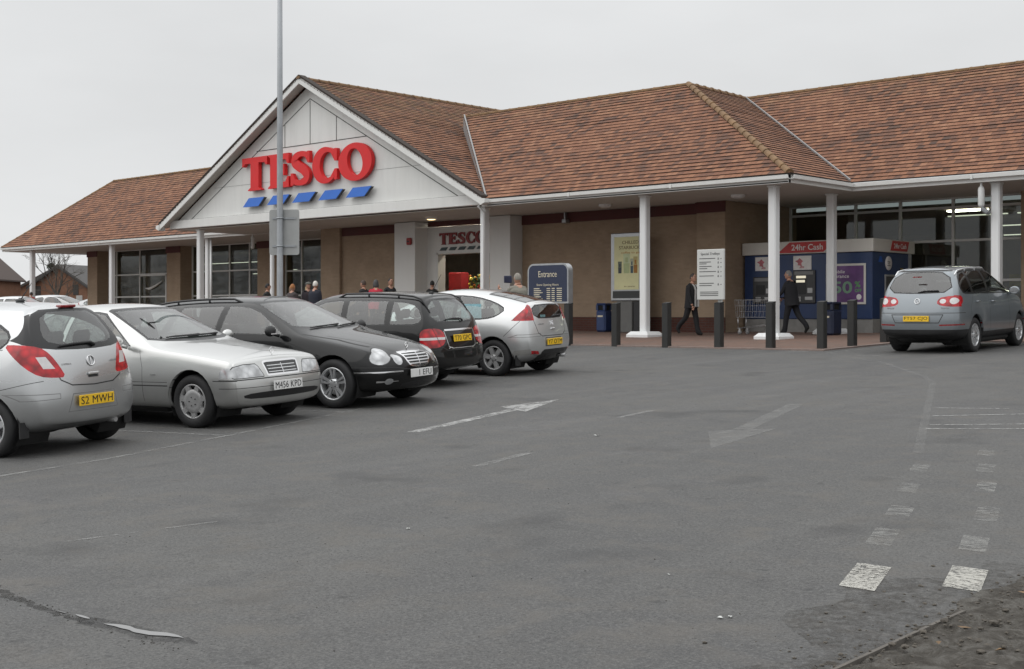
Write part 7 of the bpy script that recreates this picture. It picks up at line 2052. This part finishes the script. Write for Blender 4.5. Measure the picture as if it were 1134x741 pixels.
def people():
    blk = (.016, .016, .018)
    g1 = 'people gathered in front of the entrance'
    person('person in a black suit jacket with white scarf walking right past the white trolley board', -21.0, 29.95, 0, 1.72, ((.22, .16), (-.30, -.85)), ((-.25, .0), (.18, .35)), top=blk, low=(.014, .014, .016), hair=(.05, .04, .035), coat=.16, lean=.05, scarf=(.62, .62, .60), build=1.05)
    person('person in a dark suit with grey hair pushing the shopping trolley to the left', -18.50, 31.10, 180, 1.75, ((.25, .12), (-.38, -.80)), ((.45, 1.0), (.40, 1.0)), top=(.014, .014, .017), low=(.013, .013, .016), hair=(.20, .19, .18), coat=.14, lean=.12, build=1.1, head_turn=.3)
    o = person('person in a grey-green anorak holding up a dark device behind the pearl silver coupe', -20.3, 22.05, 160, 1.80, ((0, 0), (0, 0)), ((1.0, 2.2), (.9, 2.3)), top=(.20, .19, .16), low=(.03, .03, .04), hair=(.24, .22, .19), coat=.22, build=1.12, collar=(.16, .15, .13))
    d = MB(); d.box(-.02, .02, -.10, .10, -.08, .09, .012); d.cur = 1; d.lathe([(.05, .022), (.045, .03), (.0001, .03)], 14, 'x'); dv = d.build('camera', [simple('device_navy', (.02, .025, .06), .4), MAT['ink']]); dv.matrix_world = Matrix.Translation((-20.3, 22.05, G(22)+1.70)) @ Matrix.Rotation(radians(160), 4, 'Z') @ Matrix.Translation((.42, .05, 0)); tag(dv, 'dark boxy camera held up by the person in the anorak', 'camera')
    person('person with short ginger hair in a dark coat behind the roof of the black estate', -33.9, 26.0, 100, 1.66, top=(.05, .04, .04), hair=(.32, .13, .04), build=1.05, group=g1)
    person('person with light brown hair in a fawn coat beside the ginger haired person', -34.6, 26.5, 95, 1.62, top=(.20, .15, .11), hair=(.20, .13, .08), group=g1, hairlen=.6)
    person('person with blonde hair in a beige coat next to the person in the flat cap', -34.75, 27.3, 110, 1.64, top=(.30, .26, .20), hair=(.42, .32, .17), group=g1, hairlen=.5)
    person('person in a grey flat cap and dark jacket facing right near the lamp post', -34.35, 27.0, -10, 1.72, top=(.03, .024, .03), hair=(.22, .20, .18), hat=(.12, .125, .11), group=g1, build=1.1)
    person('person with white hair in a navy jacket seen from behind', -33.35, 26.5, 110, 1.74, top=(.018, .02, .032), hair=(.62, .60, .55), group=g1, build=1.1, hairlen=.3)
    person('person in black standing in shadow left of the ginger haired person', -36.6, 27.0, 60, 1.70, top=(.01, .01, .01), hair=(.01, .01, .01), group=g1)
    person('person with cropped brown hair in a black jacket facing left', -31.45, 26.95, 190, 1.73, top=(.014, .014, .015), hair=(.06, .04, .03), group=g1)
    person('person in a bright red jacket with a dark grey hood', -31.05, 27.1, 140, 1.74, top=(.45, .025, .05), hair=(.06, .06, .062), group=g1, build=1.1, hairlen=.9)
    person('person with dark hair and a black jacket facing right beside the red jacket', -31.5, 28.1, -10, 1.78, top=(.014, .015, .017), hair=(.018, .014, .012), group=g1, collar=(.40, .40, .38))
    person('person with black hair at the foot of the pale entrance pillar', -31.95, 30.4, 120, 1.68, top=(.02, .02, .02), hair=(.015, .013, .012), group=g1)
    person('person in a dark purple coat beyond the front of the grey off-roader', -11.75, 30.9, 200, 1.70, top=(.035, .02, .05), hair=(.02, .015, .012), coat=.2)
    person('person in a red top far away beside the end column of the shop', -62.6, 31.6, 150, 1.62, top=(.45, .015, .02), hair=(.02, .015, .012))
# ------------------------------------------------------------------ behind the shop and around the car park
def house(name, label, cx, cy, rz, w, d, he, hr, wall, roofm, zb, doors=()):
    """gable-fronted brick house: gable on the -y side of its own frame"""
    r = thing(name, label, 'house', (0, 0, 0))
    tr = simple('house_trim', (.45, .44, .42), .6); dk = simple('dark_cladding', (.05, .045, .042), .7); gl = simple('house_window', (.03, .035, .04), .15, 0, .2)
    m = MB(); pts = [(-w/2, -d/2, 0), (w/2, -d/2, 0), (w/2, -d/2, he), (0, -d/2, hr), (-w/2, -d/2, he)]; m.prism(pts, (0, d, 0)); m.build('wall', wall, r)
    for s in (1, -1):
        m = MB(); a = Vector((s*(w/2+.4), -d/2-.3, he-.4*(hr-he)/(w/2)+.06)); b = Vector((0, -d/2-.3, hr+.06)); nn = Vector((0, 0, .14))
        m.prism([a, b, b+nn, a+nn], (0, d+.6, 0)); m.build('roof', roofm, r)
        m = MB(); m.prism([a-Vector((0, .05, .16)), b-Vector((0, .05, .16)), b-Vector((0, .05, -.02)), a-Vector((0, .05, -.02))], (0, .04, 0)); m.build('bargeboard', dk, r)
    for (x, z0, z1, ww, kind) in doors:
        m = MB(); m.box(x-ww/2, x+ww/2, -d/2-.05, -d/2+.1, z0, z1, .02); o = m.build(kind, tr if kind != 'panel' else dk, r)
        if kind == 'window':
            m = MB(); m.box(x-ww/2+.08, x+ww/2-.08, -d/2-.06, -d/2-.051, z0+.08, z1-.08); m.build('pane', gl, o)
    r.location = (cx, cy, zb); r.rotation_euler = (0, 0, rz)
    return r

def branch(m, p, d, L, r, depth, rng, tips=None):
    q = p+d*L; mid = p+d*L*.5+Vector((rng.gauss(0, .03), rng.gauss(0, .03), rng.gauss(0, .02)))*L
    m.tube([p, mid, q], [r, r*.85, r*.62], 5 if depth > 1 else 4, False)
    if tips is not None and depth <= 1: tips.append(q)
    if depth == 0: return
    n = 3 if depth > 2 else rng.choice([2, 3])
    for i in range(n):
        a = rng.random()*2*pi; t = .38+.38*rng.random(); ax = d.orthogonal().normalized(); v = (Matrix.Rotation(a, 4, d) @ ax)
        nd = (d*cos(t)+v*sin(t)+Vector((0, 0, .10))).normalized()
        branch(m, p+d*L*(.62+.38*(i+1)/n), nd, L*(.60+.22*rng.random()), r*.58, depth-1, rng, tips)

def bare_tree(label, x, y, z, h, seed, group=None):
    rng = random.Random(seed); r = thing('bare_tree', label, 'tree', (0, 0, 0), group=group)
    bark = simple('bark', (.075, .066, .055), .9, 0, .3, 5)
    m = MB(); m.tube([(0, 0, -.3), (.03, .02, h*.16), (0, 0, h*.32)], [h*.020, h*.016, h*.013], 8, False); m.build('trunk', bark, r)
    m = MB()
    for i in range(5):
        a = 2*pi*i/5+rng.random(); t = .28+.3*rng.random(); d = Vector((cos(a)*sin(t), sin(a)*sin(t), cos(t)))
        branch(m, Vector((0, 0, h*(.22+.024*i))), d, h*.24, h*.0095, 4, rng)
    m.build('crown', bark, r)
    r.location = (x, y, z); return r

def leaf_tree(label, x, y, z, h, w, seed, conifer=False, group=None, n=900):
    rng = random.Random(seed); r = thing('conifer_tree' if conifer else 'evergreen_tree', label, 'tree', (0, 0, 0), group=group)
    bark = simple('bark', (.06, .05, .04), .9, 0, .3, 5)
    m = MB(); m.tube([(0, 0, -.3), (.05, 0, h*.5), (0, 0, h*.9)], [h*.022, h*.014, h*.004], 8, False); m.build('trunk', bark, r)
    m = MB()
    blobs = []
    for _ in range(int(14 if not conifer else 18)):
        f = rng.random(); zz = h*(.2+.75*f); rad = (w*(1-f)*.8+.2) if conifer else w*sqrt(max(.05, 1-(2*f-.9)**2))*.7
        a = rng.random()*2*pi; blobs.append((Vector((cos(a)*rad*.75, sin(a)*rad*.75, zz)), rad*.5+.25*w*rng.random()))
    for _ in range(n):
        c, br = rng.choice(blobs); d = Vector((rng.gauss(0, 1), rng.gauss(0, 1), rng.gauss(0, .8))).normalized(); p = c+d*br*(.55+.5*rng.random())
        s = h*.016*(.6+.8*rng.random()); u = Vector((rng.gauss(0, 1), rng.gauss(0, 1), rng.gauss(0, .7))).normalized(); v = u.orthogonal().normalized(); v = Matrix.Rotation(rng.random()*6, 4, u) @ v
        m.cur = rng.choice([0, 0, 1]); m.quad(p-u*s, p-v*s*.7, p+u*s, p+v*s*.7+u*s*.2)
    m.build('crown', [simple('foliage', (.022, .036, .018), .8, 0, .4, 1.2), simple('foliage_light', (.045, .062, .030), .8, 0, .4, 1.2)], r, False)
    r.location = (x, y, z); return r

def background():
    zb = G(33)
    brick = mat_brick('orange_brick', (.25, .115, .065), (.20, .085, .05), (.20, .17, .14)); rf = simple('slate_roof', (.085, .082, .08), .85, 0, .2, 3, .4, 14); rf2 = simple('brown_roof', (.075, .055, .048), .85, 0, .2, 3, .4, 14)
    ang = atan2(.7325, .6807)-pi/2   # gables face the car park
    fx = lambda px, py, Y: None
    house('brick_house', 'orange brick house with a wide grey gable roof beyond the end of the shop', -113.8, 63.1, radians(22), 6.3, 8, 3.2, 5.0, brick, rf, zb-.1, [(-2.0, .0, 2.1, .8, 'door'), (2.3, .0, 2.3, .7, 'door'), (-2.45, 2.2, 3.2, .7, 'panel'), (1.9, 2.35, 3.3, .6, 'panel')])
    house('brick_house', 'brick house cut off by the left edge with a sloping dark roof', -117.6, 53.2, radians(43), 6.4, 9, 3.9, 6.7, brick, rf2, zb-.1, [(.5, .8, 2.0, 1.1, 'window'), (-1.6, .0, 2.1, .9, 'door')])
    house('brick_house', 'small far red brick house between the two larger brick houses', -142.0, 76.0, radians(43), 7.5, 9, 3.6, 5.6, brick, rf2, zb-.1, [(0, .8, 2.0, 1.2, 'window'), (2, .8, 2.0, 1.0, 'window')])
    r = thing('brick_wall', 'long brick boundary wall between the far brick houses', 'wall'); m = MB(); m.box(-9, 9, -.12, .12, 0, 1.9, .01); m.build('wall', brick, r); m = MB(); m.box(-9.05, 9.05, -.16, .16, 1.903, 1.98, .01); m.build('coping', simple('coping', (.25, .23, .2), .8), r); r.location = (-125, 62, zb-.05); r.rotation_euler = (0, 0, radians(43))
    leaf_tree('dark conifer standing just left of the gabled brick house', -118.5, 62.0, zb, 5.6, 1.1, 5, True, n=2600)
    leaf_tree('dark bush growing by the far boundary wall', -114.5, 54.6, zb, 2.2, .9, 8, n=300)
    bare_tree('bare winter tree spreading above the gabled brick house', -96.0, 50.5, zb, 7.0, 3)
    bare_tree('smaller bare tree standing in front of the gabled brick house wall', -84.5, 44.7, zb, 4.0, 12)
    bare_tree('bare tree at the right end of the far houses', -92, 55.5, zb, 6.4, 21)
    r = thing('lamp_post', 'thin dark lamp column beyond the end of the shop', 'lamp post'); m = MB(); m.tube([(0, 0, 0), (0, 0, 5.2)], [.07, .045], 10); m.build('post', simple('dark_steel', (.09, .09, .09), .6), r); m = MB(); m.ball((0, 0, 5.3), (.16, .16, .14), 10, 6); m.build('lamp_head', MAT['lens_white'], r); r.location = (-66.5, 36.5+2.0, zb)
    # tall trees and roofs on the far side of the car park, behind the viewer: the shop glass mirrors them
    rng = random.Random(2); m = MB()
    for i in range(96):
        a = -330+i*4.6; c0 = Vector((a, -60-rng.random()*16, G(-62))); h = (11+6*rng.random()) if a < -112 else (5.0+2.6*rng.random())
        for _ in range(620):
            f = rng.random()**.85; p = c0+Vector((rng.gauss(0, 2.5*(1.1-f*.55)), rng.gauss(0, 1.6), h*(.05+.95*f))); s_ = .13+.17*rng.random()*(1.25-f); u = Vector((rng.gauss(0, 1), rng.gauss(0, 1), rng.gauss(0, 1))).normalized(); v = u.orthogonal().normalized()
            m.quad(p-u*s_, p-v*s_, p+u*s_, p+v*s_)
    o = m.build('distant_woods', simple('woods_foliage', (.030, .034, .024), .9, 0, .4, .3), None, False); tag(o, 'belt of trees far beyond the car park, mirrored in the shop glass', 'trees', kind='stuff')

def far_cars(protos):
    """cars at the far end, copies of the near ones in their own colours"""
    white = paint('white_paint', (.62, .63, .63), .05, .3, .2); silver = paint('far_silver_paint', (.45, .46, .47), .5, .3, .2); red = paint('far_red_paint', (.35, .03, .03), .1, .3, .2); navy = paint('navy_paint', (.012, .014, .028), .2, .3, .2)
    def dup(proto, mt, label, x, y, hd):
        r = thing('parked_car', label, 'car', group='cars parked around the end of the shop')
        for ch in proto.children:
            if ch.name.split('.')[0] in ('aerial', 'number_plate', 'lettering', 'bonnet_ornament', 'badge', 'window_notice'): continue
            c = copy_tree(ch, r)
            if ch.type == 'MESH' and any(ms.material and ms.material.name.split('.')[0] in PAINTS for ms in ch.material_slots):
                for i, ms in enumerate(c.material_slots):
                    if ms.material and ms.material.name.split('.')[0] in PAINTS: ms.link = 'OBJECT'; ms.material = mt
        place_car(r, (x, y), hd); return r
    PAINTS = {'silver_paint', 'pale_silver_paint', 'grey_cladding_paint', 'black_paint', 'charcoal_paint', 'white_silver_paint', 'warm_grey_paint', 'blue_grey_paint'}
    dup(protos['silver_saloon'], white, 'white saloon at the left edge beyond the silver hatchback', -50.5, 24.2, 38)
    dup(protos['silver_hatchback'], white, 'white hatchback parked below the gabled brick house', -69.5, 35.6, 30)
    dup(protos['silver_coupe'], silver, 'silver car with a pale roof parked right of the white hatchback', -66.8, 37.4, 30)
    dup(protos['silver_saloon'], red, 'red saloon glimpsed between the two pale far cars', -72.5, 40.5, 40)
# ------------------------------------------------------------------ build everything
mats_common()
make_world()
make_camera()
ground_sheet(); road_markings(); verge()
make_store(); store_signs(); props(); kiosk(); floodlights(); trolley(); lamp_post()
PROTO = {}
for fn, p, h in CARS:
    r = fn(); PROTO[fn.__name__] = r
far_cars(PROTO)
for fn, p, h in CARS: place_car(PROTO[fn.__name__], p, h)
people(); background()
vs = scene.view_settings
vs.view_transform = 'Standard'; vs.look = 'None'; vs.exposure = 0.0; vs.gamma = 1.0; vs.use_curve_mapping = False
scene.render.engine = 'CYCLES'
scene.cycles.use_denoising = True
scene.cycles.use_adaptive_sampling = True; scene.cycles.adaptive_threshold = .008
scene.cycles.max_bounces = 8; scene.cycles.transparent_max_bounces = 16
